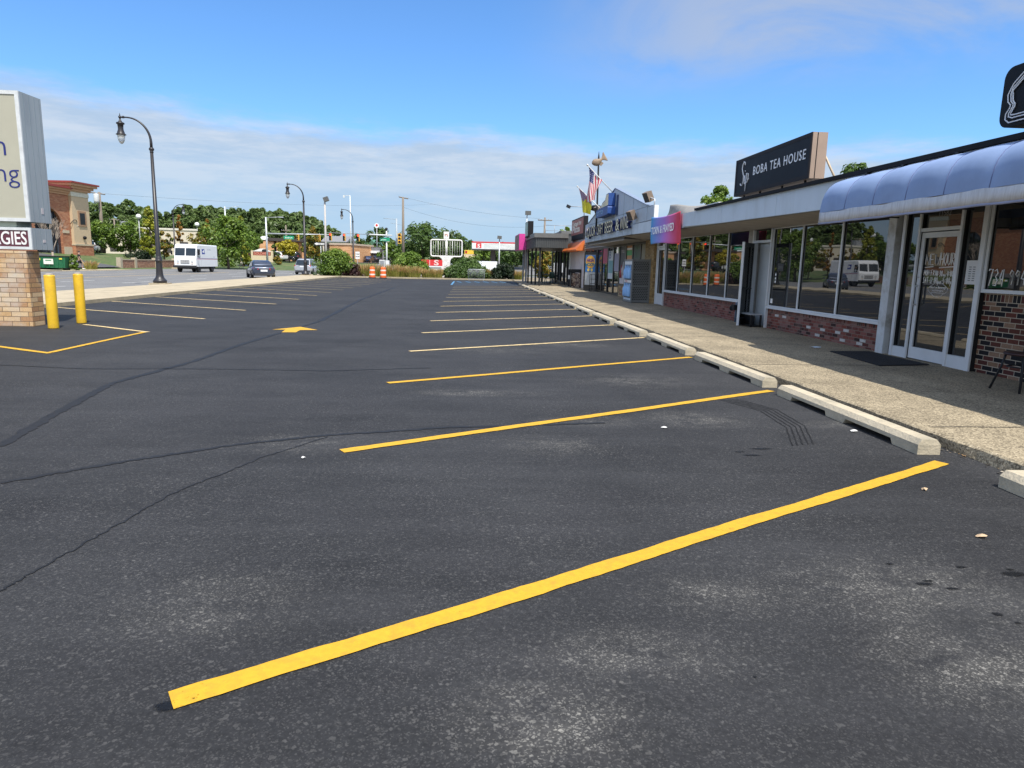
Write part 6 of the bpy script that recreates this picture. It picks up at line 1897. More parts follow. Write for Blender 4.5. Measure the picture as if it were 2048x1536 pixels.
tree('columnar_tree', 'orange tipped pointed tree left of the big green tree', (-42.304, 115.845, 8.093, 1.934), mLeafOr, 'cone', 1100, .32, .12)
tree('broadleaf_tree', 'large bright green tree directly right of the mail truck', (-34.538, 101.970, 7.307, 5.969), mLeafMd, 'round', 3600, .36, .2, trunk=.17)
tree('columnar_tree', 'pointed yellow and orange tree right of the big green tree', (-35.497, 111.319, 8.049, 2.640), mLeafYg, 'cone', 1700, .34, .12)
tree('broadleaf_tree', 'light green tree left of the tan brick store', (-39.497, 129.596, 6.343, 3.997), mLeafMd, 'round', 1300, .4, .1)
tree('broadleaf_tree', 'small bright yellow tree before the tan brick store', (-31.187, 122.690, 4.890, 3.285), mLeafYl, 'round', 1500, .36, .38, trunk=.09)
tree('evergreen_tree', 'small dark spruce against the tan brick store', (-34.539, 125.877, 4.395, 1.950), mLeafDk, 'cone', 700, .34, .02)
tree('broadleaf_tree', 'green and rust coloured tree behind the second lamp post', (-29.368, 133.246, 7.773, 4.126), mLeafOg, 'cone', 1800, .42, .16)
tree('evergreen_tree', 'dark spreading evergreen between the grey roof and yellow house', (-27.345, 170.840, 8.275, 6.769), mLeafDk, 'cone', 1500, .6, .08)
tree('broadleaf_tree', 'rounded tree behind the green street sign', (-25.256, 196.602, 10.951, 6.960), mLeafDk, 'round', 1600, .7, .15)
tree('broadleaf_tree', 'small bright tree left of the silver mast pole', (-12.728, 115.291, 4.452, 3.610), mLeafMd, 'round', 1300, .38, .12)
tree('broadleaf_tree', 'great dark round tree behind the wooden utility pole', (-10.658, 156.823, 10.044, 8.908), mLeafDk, 'round', 3400, .55, .2, trunk=.25)
tree('broadleaf_tree', 'tall dark tree behind the white pylon frame', (-5.519, 169.569, 9.244, 9.670), mLeafWood, 'round', 2600, .6, .1)
tree('broadleaf_tree', 'dark tree between pylon frame and petrol canopy', (-1.825, 153.766, 7.529, 6.154), mLeafDk, 'round', 1800, .55, .1)
tree('broadleaf_tree', 'yellow green tree seen below the petrol canopy at its left end', (2.814, 132.631, 4.760, 4.381), mLeafMd, 'round', 1400, .45, .05)
tree('broadleaf_tree', 'green tree seen below the petrol canopy at its right end', (7.823, 130.276, 4.824, 5.626), mLeafDk, 'round', 1600, .45, .05)
tree('broadleaf_tree', 'yellow and orange tree seen through the dark canopy posts', (8.875, 79.103, 3.450, 2.629), mLeafOg, 'round', 2000, .3, .06)
tree('broadleaf_tree', 'green tree top behind the fascia left of the tea sign', (21.208, 58.827, 8.512, 3.144), mLeafMd, 'round', 2600, .28, .3)
tree('broadleaf_tree', 'green tree top behind the fascia right of the tea sign brace', (29.483, 52.420, 9.899, 3.352), mLeafDk, 'round', 2800, .28, .3)
tree('broadleaf_tree', 'small treetop peeping over the roof under the sign brace', (29.023, 55.432, 9.501, 1.370), mLeafDk, 'round', 900, .28, .3)
tree('broadleaf_tree', 'treetop behind the roof rail beside the pizza sign', (12.574, 91.638, 6.725, 2.374), mLeafMd, 'round', 900, .4, .3)
# bed planting
def shrub(name, label, x, y, zt, w, mat, n=1600, ls=.16, shape='dome', group=None, clump=.2):
    return tree(name, label, (x, y, zt, w), mat, shape, n, ls, .02, 'shrub', group, 0, .08, clump)
sp = (-12.336, 67.682, -0.061)
shrub('leafy_shrub', 'tall leafy green shrub at the left end of the bed', sp[0] - .5, 68.0, 2.45, 3.3, mLeafMd, 5600, .19, 'round')
shrub('leafy_shrub', 'dark purple leaved shrub right of the tall leafy shrub', sp[0] + 1.3, 67.6, 1.2, 1.9, mLeafPur, 1600, .14)
shrub('leafy_shrub', 'low dark green shrub at the lot corner under the leafy shrub', sp[0] - 1.6, 67.3, .75, 1.7, mLeafDk, 1100, .14)
sp = (-6.089, 73.378, -0.037)
shrub('leafy_shrub', 'broad green shrub behind the ornamental grasses', sp[0], 73.5, 2.45, 3.6, mLeafMd, 4600, .22)
sp = (3.412, 66.055, 0.070)
shrub('clipped_shrub', 'dense dark ball shaped shrub at the right end of the lot', sp[0], 67.6, 1.62, 2.35, mLeafBox, 9000, .15, 'dome', clump=.12)
sp = (-0.628, 68.941, -0.081)
shrub('rounded_shrub', 'dark rounded shrub left of the crowd barrier', sp[0] - .5, 68.4, 1.4, 2.5, mLeafDk, 5200, .16)
shrub('rounded_shrub', 'dark rounded shrub behind the crowd barrier', sp[0] + 1.25, 68.2, 1.4, 2.5, mLeafDk, 5200, .16)
shrub('rounded_shrub', 'taller loose shrub behind the pair of rounded shrubs', sp[0] + .4, 70.2, 2.05, 3.0, mLeafDk, 4200, .2)
def grassclump(label, x, y, h, w, n=420):
    t = thing('ornamental_grass', label, 'grass clump', (x, y, .1), 0, 'ornamental grasses in the bed')
    TSEED[0] += 1
    rng = random.Random(TSEED[0])
    q = B(mBlade); pl = B(mPlume)
    for i in range(n):
        a = rng.uniform(0, 2 * PI); r0 = w * .38 * math.sqrt(rng.random()); bx, by = x + r0 * math.cos(a), y + r0 * .6 * math.sin(a)
        hh = h * rng.uniform(.55, 1.0); ln = Vector((math.cos(a) * rng.uniform(0, .3) * w * .5, math.sin(a) * rng.uniform(0, .3) * w * .5, hh))
        sd = Vector((rng.uniform(-1, 1), rng.uniform(-1, 1), 0)).normalized() * .016
        p0_, p1_, p2_ = Vector((bx, by, .08)), Vector((bx, by, .08)) + ln * .6, Vector((bx, by, .08)) + ln + Vector((ln.x * .6, ln.y * .6, -.05))
        for g_, (u, v_, s0, s1) in ((q, (p0_, p1_, 1, .9)), (q if i % 2 else pl, (p1_, p2_, .9 if i % 2 else 1.8, .1 if i % 2 else .7))):
            vs = [g_.bm.verts.new(k) for k in (u - sd * s0, u + sd * s0, v_ + sd * s1, v_ - sd * s1)]
            f = g_.bm.faces.new(vs); f.material_index = 0
    q.obj('blades', t, fix=False); pl.obj('plumes', t, fix=False)
for lb_, px_, h, w in (('tan grass clump left of the orange drums', (-9.972, 67.536, -0.008), 1.3, 1.5), ('tan grass clump behind the left orange drum', (-9.097, 68.537, 0.234), 1.35, 1.6), ('tall tan grass clump just right of the right drum', (-7.367, 67.374, 0.051), 1.35, 1.8), ('tall tan grass clump third from the drums', (-6.402, 67.821, 0.063), 1.25, 1.8), ('tan grass clump before the broad green shrub', (-5.340, 67.248, 0.097), 1.2, 1.6), ('low green and tan grass left of the white pylon column', (-4.020, 67.673, 0.117), 1.0, 1.4), ('yellowish grass tuft before the white pylon column', (-3.096, 67.616, 0.138), 1.0, 1.3), ('tan grass tuft between dark shrubs', (2.072, 67.802, 0.245), 1.1, 1.1), ('reddish tan grass beside the dark canopy posts', (4.887, 68.633, 0.240), 1.0, 1.2)):
    grassclump(lb_, px_[0], 67.2 + (px_[1] % .7), h, w)
grassclump('grass tuft on the bank between dumpster and driveway', dx_ + 1.2, dy_ + 4.5, 1.0, 1.6, 300)
def shrub2(label, T, mat, n=900, ls=.22):
    x, y, zt, w = T
    return tree('low_shrub', label, T, mat, 'dome', n, ls, .02, 'shrub', None, 0)
shrub2('flowering shrub right of the green dumpster', (-39.046, 70.751, 1.590, 1.178), mLeafMd)
shrub2('low shrub on the lawn left of the walking person in navy', (-37.436, 110.304, 1.502, 2.330), mLeafMd)
shrub2('reddish low shrub left of the stone store sign', (-38.795, 124.816, 2.536, 1.934), mLeafPur)
shrub2('trimmed low shrub on the lawn right of the store sign', (-31.371, 116.096, 2.011, 1.641), mLeafOg)
shrub2('yellow flowering low shrub on the lawn by the walking person', (-34.827, 112.193, 1.655, 1.582), mLeafYg)
shrub2('dark hedge plant below the tall yellow green tree', (-46.799, 102.884, 2.076, 4.308), mLeafBox, 1400, .26)

# far woods: one mass each
def woods(name, spans, mat, ls=1.0):
    q = B(mat)
    rng = random.Random(77)
    for (x, y, zt, w) in spans:
        z0 = hgt(x, y) - .5
        crownfill(q, x, y, z0 + (zt - z0) * .05, zt, w, 'round', int(1700), ls * 1.35, rng, .17)
    o = q.obj(name, None, fix=False)
    return tag(o, None, None, None, 'stuff')
woods('woods', [(-120.123, 225.714, 13.642, 7.455), (-116.163, 222.854, 16.237, 7.196), (-126.420, 247.485, 19.422, 10.538), (-112.663, 224.940, 17.852, 8.656), (-109.820, 223.624, 17.221, 7.385), (-118.781, 246.894, 18.925, 10.538), (-114.753, 243.835, 20.409, 8.221), (-109.288, 237.097, 18.842, 9.802), (-110.662, 245.241, 18.355, 7.954), (-105.311, 238.576, 17.161, 9.231), (-100.083, 231.787, 15.217, 7.541), (-102.594, 243.360, 16.461, 9.436), (-100.936, 245.231, 16.146, 9.688), (-97.565, 243.280, 17.902, 9.436), (-91.751, 234.864, 18.508, 8.782), (-86.098, 226.255, 17.948, 9.720), (-80.615, 217.578, 16.938, 8.753), (-84.060, 233.243, 17.958, 8.905), (-86.435, 246.745, 18.646, 8.400), (-75.622, 222.295, 16.708, 8.966), (-74.694, 226.308, 16.740, 9.451), (-74.361, 232.557, 17.698, 10.362), (-67.048, 216.528, 16.055, 7.546), (-70.146, 234.387, 18.116, 8.168), (-63.757, 220.633, 17.502, 8.462), (-65.827, 235.983, 17.240, 10.385), (-63.937, 238.127, 18.582, 10.810), (-57.642, 223.053, 16.198, 10.143), (-56.343, 227.067, 16.372, 10.174), (-56.950, 239.497, 17.416, 8.556), (-51.809, 227.624, 15.447, 7.666), (-52.815, 243.068, 16.128, 8.876), (-44.410, 214.370, 12.254, 7.395), (-43.984, 223.453, 12.002, 8.033), (-111.018, 209.259, 10.238, 8.371), (-96.394, 187.400, 12.926, 6.576), (-100.999, 201.997, 13.218, 7.238), (-95.859, 197.230, 11.160, 7.358), (-88.391, 187.756, 12.162, 7.780), (-88.922, 194.928, 12.252, 9.301), (-84.082, 190.328, 11.044, 7.648), (-82.967, 194.001, 9.199, 7.279), (-84.379, 204.695, 11.648, 8.385), (-75.406, 189.903, 11.890, 7.121), (-72.514, 189.769, 12.215, 8.835), (-68.062, 185.220, 11.152, 8.768), (-73.003, 206.949, 11.380, 8.371), (-67.350, 199.358, 10.824, 9.048), (-62.953, 195.164, 11.768, 6.949), (-62.850, 204.215, 11.210, 9.571), (-55.738, 190.488, 11.023, 8.400), (-54.845, 197.674, 11.731, 9.138), (-52.081, 198.554, 11.991, 8.769), (-50.572, 204.604, 12.252, 9.908), (-47.639, 205.102, 10.388, 9.958), (-39.729, 183.040, 9.378, 8.639), (-41.279, 204.359, 8.541, 9.092)], mLeafWood, 1.0)
woods('woods', [(-49.062, 258.629, 7.624, 12.821), (-35.708, 247.758, 8.675, 10.549), (-28.698, 247.444, 9.526, 10.549), (-21.217, 241.684, 8.496, 12.051), (-12.363, 236.078, 8.869, 13.480), (0.274, 245.283, 8.101, 14.066), (10.580, 239.473, 7.857, 13.773), (19.173, 238.881, 7.712, 12.051), (28.857, 233.114, 7.475, 13.480), (35.613, 222.925, 9.937, 11.282)], mLeafWood, 1.1)
# the town's trees to the left, outside the frame but seen in the shop windows
woods('woods', [(-120, y, 13 + 2 * math.sin(y * .3), 16) for y in range(-30, 110, 13)], mLeafWood, 1.1)

# ================================================================ BUILDINGS BEYOND
def bldg(name, label, P0, P1, ztop, depth, wall, cat='building', zb=None, parapet=None):
    """plain block whose front runs from P0 to P1, its parts returned through a frame function"""
    a = Vector((P0[0], P0[1], 0)); b2 = Vector((P1[0], P1[1], 0))
    u = (b2 - a).normalized(); Ln = (b2 - a).length
    n_ = Vector((u.y, -u.x, 0))
    z0 = (min(hgt(*P0[:2]), hgt(*P1[:2])) - .1) if zb is None else zb
    t = thing(name, label, cat, tuple((a + b2) / 2 + Vector((0, 0, z0))))
    def W(s, o, z): v_ = a + u * s + n_ * o; return (v_.x, v_.y, z)
    def bx(q, s0, s1, z0_, z1_, o0, o1):
        q.hexa([W(s0, o1, z0_), W(s1, o1, z0_), W(s1, o0, z0_), W(s0, o0, z0_), W(s0, o1, z1_), W(s1, o1, z1_), W(s1, o0, z1_), W(s0, o0, z1_)])
    q = B(wall); bx(q, 0, Ln, z0, ztop, -depth, 0); q.obj('wall', t)
    if parapet:
        q = B(parapet); bx(q, -.15, Ln + .15, ztop, ztop + .35, -depth - .15, .15); q.obj('roof_edge', t)
    return t, bx, Ln, z0, W
mBeige = M('beige_render', (.6, .53, .42), .85, .05, 1)
mDarkEave = M('dark_eave', (.05, .04, .035), .7)
t, bx, Ln, z0, W = bldg('beige_building', 'long beige flat roofed building behind the street trees', (-72.462, 142.223, 2.113), (-52.221, 146.068, 2.653), ((-61.519, 143.353, 6.892))[2], 14, mBeige, parapet=M('pale_parapet', (.62, .58, .5), .8))
for k in range(7):
    q = B(M('dark_opening', (.06, .05, .045), .6)); bx(q, 1.5 + 3.2 * k, 3.0 + 3.2 * k, z0 + .6, z0 + 2.8, .002, .05); q.obj('window', t)
q = B(mGrey); bx(q, 2.5, 4.0, ((-61.519, 143.353, 6.892))[2] + .35, ((-61.519, 143.353, 6.892))[2] + 1.6, -6, -4); q.obj('roof_unit', t)
mTanB = brick('store_tan_brick', [(.6, .33, .16), (.55, .29, .14), (.64, .37, .19)], (.5, .3, .18), bw=.6, bh=.25, ms=.02)
zt = ((-38.695, 133.374, 4.976))[2]
t, bx, Ln, z0, W = bldg('tan_brick_store', 'tan brick pet store with dark eaves behind its stone sign', (-41.064, 134.961, 1.519), (-32.484, 137.484, 1.734), zt, 16, mTanB)
q = B(mTanB); bx(q, 1.3, 3.8, z0, zt - .1, .002, 1.6); q.obj('brick_bay', t)
q = B(mDarkEave); bx(q, 2.8, Ln + .6, zt, zt + .55, -16, 1.9); bx(q, -.1, 2.8, zt, zt + .2, -16, .4); q.obj('eave', t)
q = B(M('dark_opening', (.06, .05, .045), .6)); bx(q, 4.0, 6.8, z0, zt - .3, .002, .1); q.obj('entrance', t)
q = B(mTanB); bx(q, 4.3, 4.6, z0, zt, .12, 1.5); q.obj('pillar', t)
for a_ in (7.6, 8.9): q = B(mTanB); bx(q, a_, a_ + .5, z0, z0 + 1.8, 1.0, 1.5); q.obj('pillar', t)
q = B(mWhite); c = W(2.2, -4, zt + .3); q.sphere(c, 1.0, sq=(1, 1, .7)); q.obj('dome', t)
ssx, ssy = (-35.726, 122.481, 1.978)[:2]; ssz = hgt(ssx, ssy)
ss = thing('monument_sign', 'low stone sign with red letters and white peaked top on the lawn', 'sign', (ssx, ssy, ssz))
fz = ((-35.728, 122.511, 2.148))[2]; f1 = ((-35.736, 122.630, 2.829))[2]
q = B(M('pale_stone', (.6, .5, .34), .85)); q.box((ssx - 1.85, ssy, ssz - .2), (ssx + 1.85, ssy + .5, fz)); q.box((ssx - 1.85, ssy, fz), (ssx - 1.5, ssy + .5, f1 + .15)); q.box((ssx + 1.5, ssy, fz), (ssx + 1.85, ssy + .5, f1 + .15)); q.obj('stone_base', ss)
q = B(M('dark_red_panel', (.2, .04, .025), .6)); q.box((ssx - 1.5, ssy + .1, fz), (ssx + 1.5, ssy + .4, f1)); q.obj('panel', ss)
q = B(mWhite); q.prism([(-1.6, 0), (1.6, 0), (.3, .5), (-.3, .5)], ((ssx, ssy + .08, f1 + .001), *XU), -.35); q.use(M('sign_dog_black', (.02, .02, .025), .6)); q.prism([(-.3, 0), (.5, 0), (.6, .2), (.4, .4), (.05, .42), (-.3, .25)], ((ssx + .3, ssy + .075, f1 + .002), *XU), -.02); q.obj('peak', ss)
q = B(M('pale_red_letter', (.7, .3, .22), .5)); q.text("SOLDAN'S", ((ssx, ssy + .098, fz + .14), *XU), .62, .02, align='CENTER', sx=.95, bold=.01); q.obj('lettering', ss)
zt = ((-26.449, 144.733, 4.750))[2]
t, bx, Ln, z0, W = bldg('tan_brick_building', 'low tan brick building right of the light pole with parked cars before it', (-28.460, 144.329, 1.674), (-24.024, 143.239, 1.769), zt, 12, mTanB, parapet=M('pale_roof_edge', (.5, .4, .3), .8))
q = B(mDarkEave); bx(q, -2.4, -.02, zt - .1, zt + .3, -10, .4); q.obj('eave', t)
q = B(M('shade_wall', (.4, .38, .33), .85)); bx(q, -2.2, -.02, z0, zt - .12, -9, -2); q.obj('recess_wall', t)
mGrRoof = M('green_roof', (.1, .24, .16), .6, .08)
zt = ((-33.509, 178.008, 6.215))[2]
t, bx, Ln, z0, W = bldg('green_roof_building', 'building with grey roof and green lower roof beyond the signals', (-36.733, 177.536, 2.294), (-30.949, 177.177, 2.425), zt, 10, mBeige)
def roofprism(q, s0, s1, za, zbt, o0, o1):
    q.hexa([W(s0, o1, za), W(s1, o1, za), W(s1, o0, za), W(s0, o0, za), W(s0, (o0 + o1) / 2 + .1, zbt), W(s1, (o0 + o1) / 2 + .1, zbt), W(s1, (o0 + o1) / 2 - .1, zbt), W(s0, (o0 + o1) / 2 - .1, zbt)])
q = B(M('grey_shingle', (.2, .2, .21), .85)); roofprism(q, -.4, Ln + .4, zt + .02, ((-33.528, 178.291, 7.828))[2], -10, .4); q.obj('roof', t)
q = B(mGrRoof); bx(q, .8, Ln, zt - 1.0, zt - .3, .01, 1.2); q.obj('lower_roof', t)
zt = ((-21.749, 154.511, 4.265))[2]
t, bx, Ln, z0, W = bldg('grey_shop', 'low grey shop building with green awning behind the orange drums', (-25.991, 154.264, 1.246), (-18.864, 153.821, 1.407), zt, 12, M('grey_siding', (.36, .36, .37), .8, .05, 2), parapet=M('dark_flash', (.16, .16, .17), .7))
q = B(M('green_awning', (.13, .42, .22), .7)); bx(q, 2.7, 4.4, z0 + 1.2, z0 + 2.3, .01, .5); q.obj('awning', t)
q = B(mWhite); bx(q, 4.6, 6.4, z0 + 2.2, z0 + 2.6, .01, .8); q.obj('white_canopy', t)
q = B(M('dark_opening', (.06, .05, .045), .6)); bx(q, 4.6, 6.4, z0, z0 + 2.1, .002, .05); bx(q, 6.5, 7.1, z0 + .5, zt - .1, .002, .05); q.obj('shop_window', t)
zt = ((-28.287, 201.062, 6.220))[2]
t, bx, Ln, z0, W = bldg('yellow_house', 'yellow house with green gable roof among trees', (-29.687, 200.780, 4.077), (-26.266, 200.568, 4.155), zt, 8, M('yellow_siding', (.6, .5, .16), .8, .05))
q = B(mGrRoof); q.hexa([W(-.4, .3, zt), W(Ln + .4, .3, zt), W(Ln + .4, -8, zt), W(-.4, -8, zt), W(Ln * .4, .3, ((-28.306, 201.358, 7.909))[2]), W(Ln * .4 + .1, .3, ((-28.306, 201.358, 7.909))[2]), W(Ln * .8, -8, ((-28.306, 201.358, 7.909))[2]), W(Ln * .7, -8, ((-28.306, 201.358, 7.909))[2])]); q.obj('roof', t)
q = B(mWhite); bx(q, Ln * .35, Ln * .55, zt - 1.5, zt - .3, .002, .05); q.obj('window', t)
zt = ((-15.002, 164.162, 3.826))[2]
t, bx, Ln, z0, W = bldg('blue_roof_building', 'low building with curved blue grey roof behind the mast poles', (-17.555, 164.018, 2.036), (-12.877, 163.727, 2.142), zt, 9, mBeige)
q = B(M('blue_grey_roof', (.25, .3, .36), .6)); q.prism([(Ln / 2 - (Ln / 2 + .3) * math.cos(PI * k / 12), zt + .02 + 1.1 * math.sin(PI * k / 12)) for k in range(13)], (W(0, .3, 0), tuple((Vector(W(1, 0, 0)) - Vector(W(0, 0, 0)))), (0, 0, 1)), -9); q.obj('roof', t)
# petrol station canopy
c0, c1 = (0.455, 114.445, 4.588), (10.119, 113.803, 4.563)
gz0, gz1 = ((3.410, 114.149, 4.008))[2], ((3.398, 114.333, 5.058))[2]
pc = thing('petrol_canopy', 'white petrol station canopy with red edge and S logo', 'canopy', ((c0[0] + c1[0]) / 2, c0[1] + 4, hgt(c0[0], c0[1])))
q = B(M('canopy_white', (.72, .72, .7), .5, .04)); q.box((c0[0], c0[1], gz0), (c1[0], c0[1] + 9, gz1)); q.use(M('canopy_grey', (.25, .25, .25), .6)); q.box((c0[0] + .1, c0[1] + .1, gz0 - .12), (c1[0] - .1, c0[1] + 8.9, gz0)); q.obj('roof_slab', pc)
q = B(M('station_red', (.6, .03, .03), .5)); q.box((c0[0] - .03, c0[1] - .03, gz1 - .08), (c1[0], c0[1], gz1 + .12)); q.use(M('station_green', (.05, .2, .12), .5)); q.box((c0[0] - .05, c0[1] - .02, gz0), (c0[0] - .001, c0[1] + 9, gz1)); q.obj('edge_stripe', pc)
q = B(MATS['station_red']); s0 = (1.110, 114.404, 4.603)[0]
q.prism(rrect(s0, s0 + .9, gz0 + .12, gz1 - .14, .12), ((0, c0[1] - .012, 0), *XU), -.01); q.use(mWhite); q.text('S', ((s0 + .45, c0[1] - .02, gz0 + .2), *XU), .8, .012, align='CENTER', sx=1.2, bold=.02); q.obj('logo', pc)
q = B(M('wavy_line_grey', (.5, .55, .5), .6))
for k in range(4):
    q.tube([(s0 + 1.3 + i * .3, c0[1] - .01, gz0 + .2 + .19 * k + .03 * math.sin(i * .6 + k)) for i in range(22)], .02, 4)
q.obj('wavy_lines', pc)
for px_ in ((3.968, 118.023, 3.103), (9.480, 117.681, 3.227)):
    q = B(M('column_brown', (.12, .1, .09), .7)); q.box((px_[0] - .3, px_[1], hgt(*px_[:2]) - .1), (px_[0] + .5, px_[1] + .6, gz0 - .121)); q.obj('column', pc)
# price sign
p0_, p1_ = (-6.674, 98.183, 1.978), (-3.716, 97.842, 1.144)
pr = thing('price_sign', 'red station price sign with white S above a white panel', 'sign', ((p0_[0] + p1_[0]) / 2, p0_[1], 0))
q = B(MATS['station_red']); q.box((p0_[0], p0_[1], p1_[2]), (p1_[0], p0_[1] + .4, p0_[2])); q.obj('red_panel', pr)
q = B(mWhite); xm = p0_[0] + .38 * (p1_[0] - p0_[0]); q.box((xm, p0_[1] - .03, p1_[2] + .02), (xm + .05, p0_[1] - .001, p0_[2] - .02)); q.use(M('logo_pink', (.75, .55, .5), .5)); q.text('S', ((xm + .95, p0_[1] - .02, p1_[2] + .1), *XU), 1.0, .02, align='CENTER', sx=1.5, bold=.03); q.use(M('price_dark', (.12, .01, .01), .5)); q.text('3.49', ((p0_[0] + .15, p0_[1] - .02, p1_[2] + .4), *XU), .45, .01, sx=.8); q.obj('marks', pr)
q = B(mWhite); q.box((p0_[0] + .1, p0_[1] + .02, -.1), (p1_[0], p0_[1] + .38, p1_[2] - .02)); q.use(M('panel_band', (.25, .27, .25), .5)); q.box((p0_[0] + .7, p0_[1] - .01, p1_[2] - .4), (p1_[0] - .15, p0_[1] + .019, p1_[2] - .15)); q.obj('white_panel', pr)
# yellow pole sign beyond
p0_, p1_ = (-1.019, 137.874, 4.212), (1.670, 137.350, 2.227)
ys_ = thing('pole_sign', 'yellow and cream pole sign with two red squares', 'sign', ((p0_[0] + p1_[0]) / 2, p0_[1], 1.2))
zz = p0_[2] - p1_[2]
q = B(M('cream_panel', (.65, .52, .34), .6)); q.box((p0_[0], p0_[1], p1_[2]), (p1_[0], p0_[1] + .5, p1_[2] + zz * .62)); q.obj('cream_panel', ys_)
q = B(M('sign_yellow', (.75, .5, .05), .5)); q.box((p0_[0] + .1, p0_[1] - .03, p1_[2] + zz * .62), (p1_[0] - .1, p0_[1] + .5, p0_[2])); q.use(M('sign_red_dark', (.4, .02, .02), .5))
for a_ in (.25, 2.0): q.box((p0_[0] + a_, p0_[1] - .06, p1_[2] + zz * .7), (p0_[0] + a_ + .38, p0_[1] - .031, p0_[2] - .15))
q.obj('yellow_panel', ys_)
q = B(M('post_orange', (.5, .18, .1), .6)); q.box(((p0_[0] + p1_[0]) / 2 + .1, p0_[1] + .1, 0), ((p0_[0] + p1_[0]) / 2 + .45, p0_[1] + .4, p1_[2])); q.obj('post', ys_)
# white box trailer
p0_ = (1.439, 99.519, 1.043)
tl = thing('box_trailer', 'white box trailer parked beyond the dark shrubs', 'trailer', (p0_[0] + 1.3, p0_[1] + 2, 0))
q = B(mTW); q.box((p0_[0], p0_[1], .6), (p0_[0] + 2.6, p0_[1] + 5, 1.95)); q.obj('box', tl, bevel=.03)
for y in (1.8, 2.8):
    for x in (.1, 2.5): q = B(mRubber); q.tube([(p0_[0] + x - .1, p0_[1] + y, .35), (p0_[0] + x + .1, p0_[1] + y, .35)], .36, 14); q.obj('wheel', tl)
# empty white pylon frame
cxp, cyp = (-2.361, 72.631, 0.006)[:2]
pf_ = thing('empty_pylon_frame', 'empty white sign frame with vertical bars on a broad white column', 'sign frame', (cxp, cyp, .1))
mPW = M('pylon_white', (.74, .73, .7), .55, .05, 3, dirt=(.5, .45, .38), dscale=2)
fx0, fx1 = (-3.963, 73.235, 2.859)[0], (-0.749, 73.035, 2.932)[0]
fz0, fz1 = ((-2.361, 73.018, 2.225))[2], ((-2.381, 73.312, 3.901))[2]
q = B(mPW)
outer = rrect(fx0, fx1, fz0, fz1, .2, 6)
q.tube([(a, cyp, z) for a, z in outer] + [(outer[0][0], cyp, outer[0][1])], .075, 8, caps=False)
q.obj('frame', pf_)
q = B(mPW)
for k in range(1, 13):
    x = fx0 + (fx1 - fx0) * k / 13
    r_ = .035 if k in (3, 9) else .016
    q.tube([(x, cyp, fz0), (x, cyp, fz1)], r_, 6)
q.tube([(cxp, cyp + .02, fz0), (cxp, cyp + .02, fz1)], .09, 10); q.obj('bars', pf_)
q = B(mPW)
hw = .4
q.prism([(-hw, .05), (hw, .05), (hw, fz0 - .45), (hw + .1, fz0 - .22), (hw + .35, fz0 - .06), (-hw - .35, fz0 - .06), (-hw - .1, fz0 - .22), (-hw, fz0 - .45)], ((cxp, cyp - .2, 0), *XU), -.45)
q.obj('column', pf_)
x0_, x1_ = (-2.648, 73.424, 4.437)[0], (-2.099, 73.389, 4.449)[0]
ts = thing('square_sign', 'small square white sign with orange mark above the empty white frame', 'sign', ((x0_ + x1_) / 2, cyp, fz1 + .06))
q = B(mWhite); q.box((x0_, cyp - .06, fz1 + .12), (x1_, cyp + .1, ((-2.391, 73.462, 4.752))[2])); q.box((cxp - .05, cyp - .03, fz1 + .06), (cxp + .05, cyp + .05, fz1 + .12)); q.obj('board', ts)
q = B(M('mark_orange', (.6, .2, .08), .5)); zc_ = (((-2.391, 73.462, 4.752))[2] + fz1 + .12) / 2; xc_ = (x0_ + x1_) / 2
q.tube([(xc_ + .13 * math.cos(a), cyp - .07, zc_ - .02 + .14 * math.sin(a)) for a in [-.9 + 4.6 * k / 14 for k in range(15)]], .03, 6); q.use(M('mark_dark', (.2, .08, .05), .5)); q.tube([(xc_ - .14, cyp - .07, zc_ + .12), (xc_ - .14, cyp - .07, zc_ - .02)], .025, 6); q.obj('mark', ts)
# crowd barrier
bx0, bx1 = (-0.098, 63.841, 0.046)[0], (1.491, 63.743, 0.082)[0]
by_ = 64.9
cbr = thing('crowd_barrier', 'galvanised crowd barrier standing before the dark rounded shrubs', 'barrier', ((bx0 + bx1) / 2, by_, 0))
q = B(mGalv)
q.tube([(bx0 + .05, by_, .12), (bx0, by_, .95), (bx0 + .08, by_, 1.02), (bx1 - .08, by_, 1.02), (bx1, by_, .95), (bx1 - .05, by_, .12), (bx0 + .05, by_, .12)], .024, 8); q.obj('frame', cbr)
q = B(mGalv)
for k in range(1, 14):
    x = bx0 + (bx1 - bx0) * k / 14
    q.tube([(x, by_, .12), (x, by_, 1.02)], .011, 5)
q.obj('bars', cbr)
for x in (bx0 + .12, bx1 - .12):
    q = B(mGalv); q.tube([(x, by_ - .3, .015), (x, by_ + .3, .015)], .018, 6); q.tube([(x, by_, .015), (x, by_, .12)], .02, 6); q.obj('foot', cbr)
# drums
def drum(label, P):
    t = thing('traffic_drum', label, 'traffic drum', P, 0, 'orange and white drums')
    q = B(mRubber); q.lathe((0, 0, 0), [(.36, 0), (.36, .05), (.3, .08)], 20); q.obj('base', t, local=True)
    mO, mWh = M('drum_orange', (.75, .13, .02), .5, .06), M('drum_white', (.75, .68, .6), .5, .06)
    q = B(mO)
    z = .06
    prs = [(.285, .06), (.28, .2), (.278, .27), (.272, .4), (.268, .47), (.262, .6), (.256, .67), (.25, .8), (.244, .87), (.23, .97), (.17, 1.04), (.06, 1.06)]
    for i in range(len(prs) - 1):
        q.use(mWh if i in (2, 6) else mO)
        if i in (1, 5): q.use(mO)
        q.rings([[(r_ * math.cos(2 * PI * k / 20), r_ * math.sin(2 * PI * k / 20), zz_) for k in range(20)] for r_, zz_ in (prs[i], prs[i + 1])], caps=False)
    q.obj('barrel', t, local=True)
    return t
dp_ = (-9.052, 66.059, 0.040)
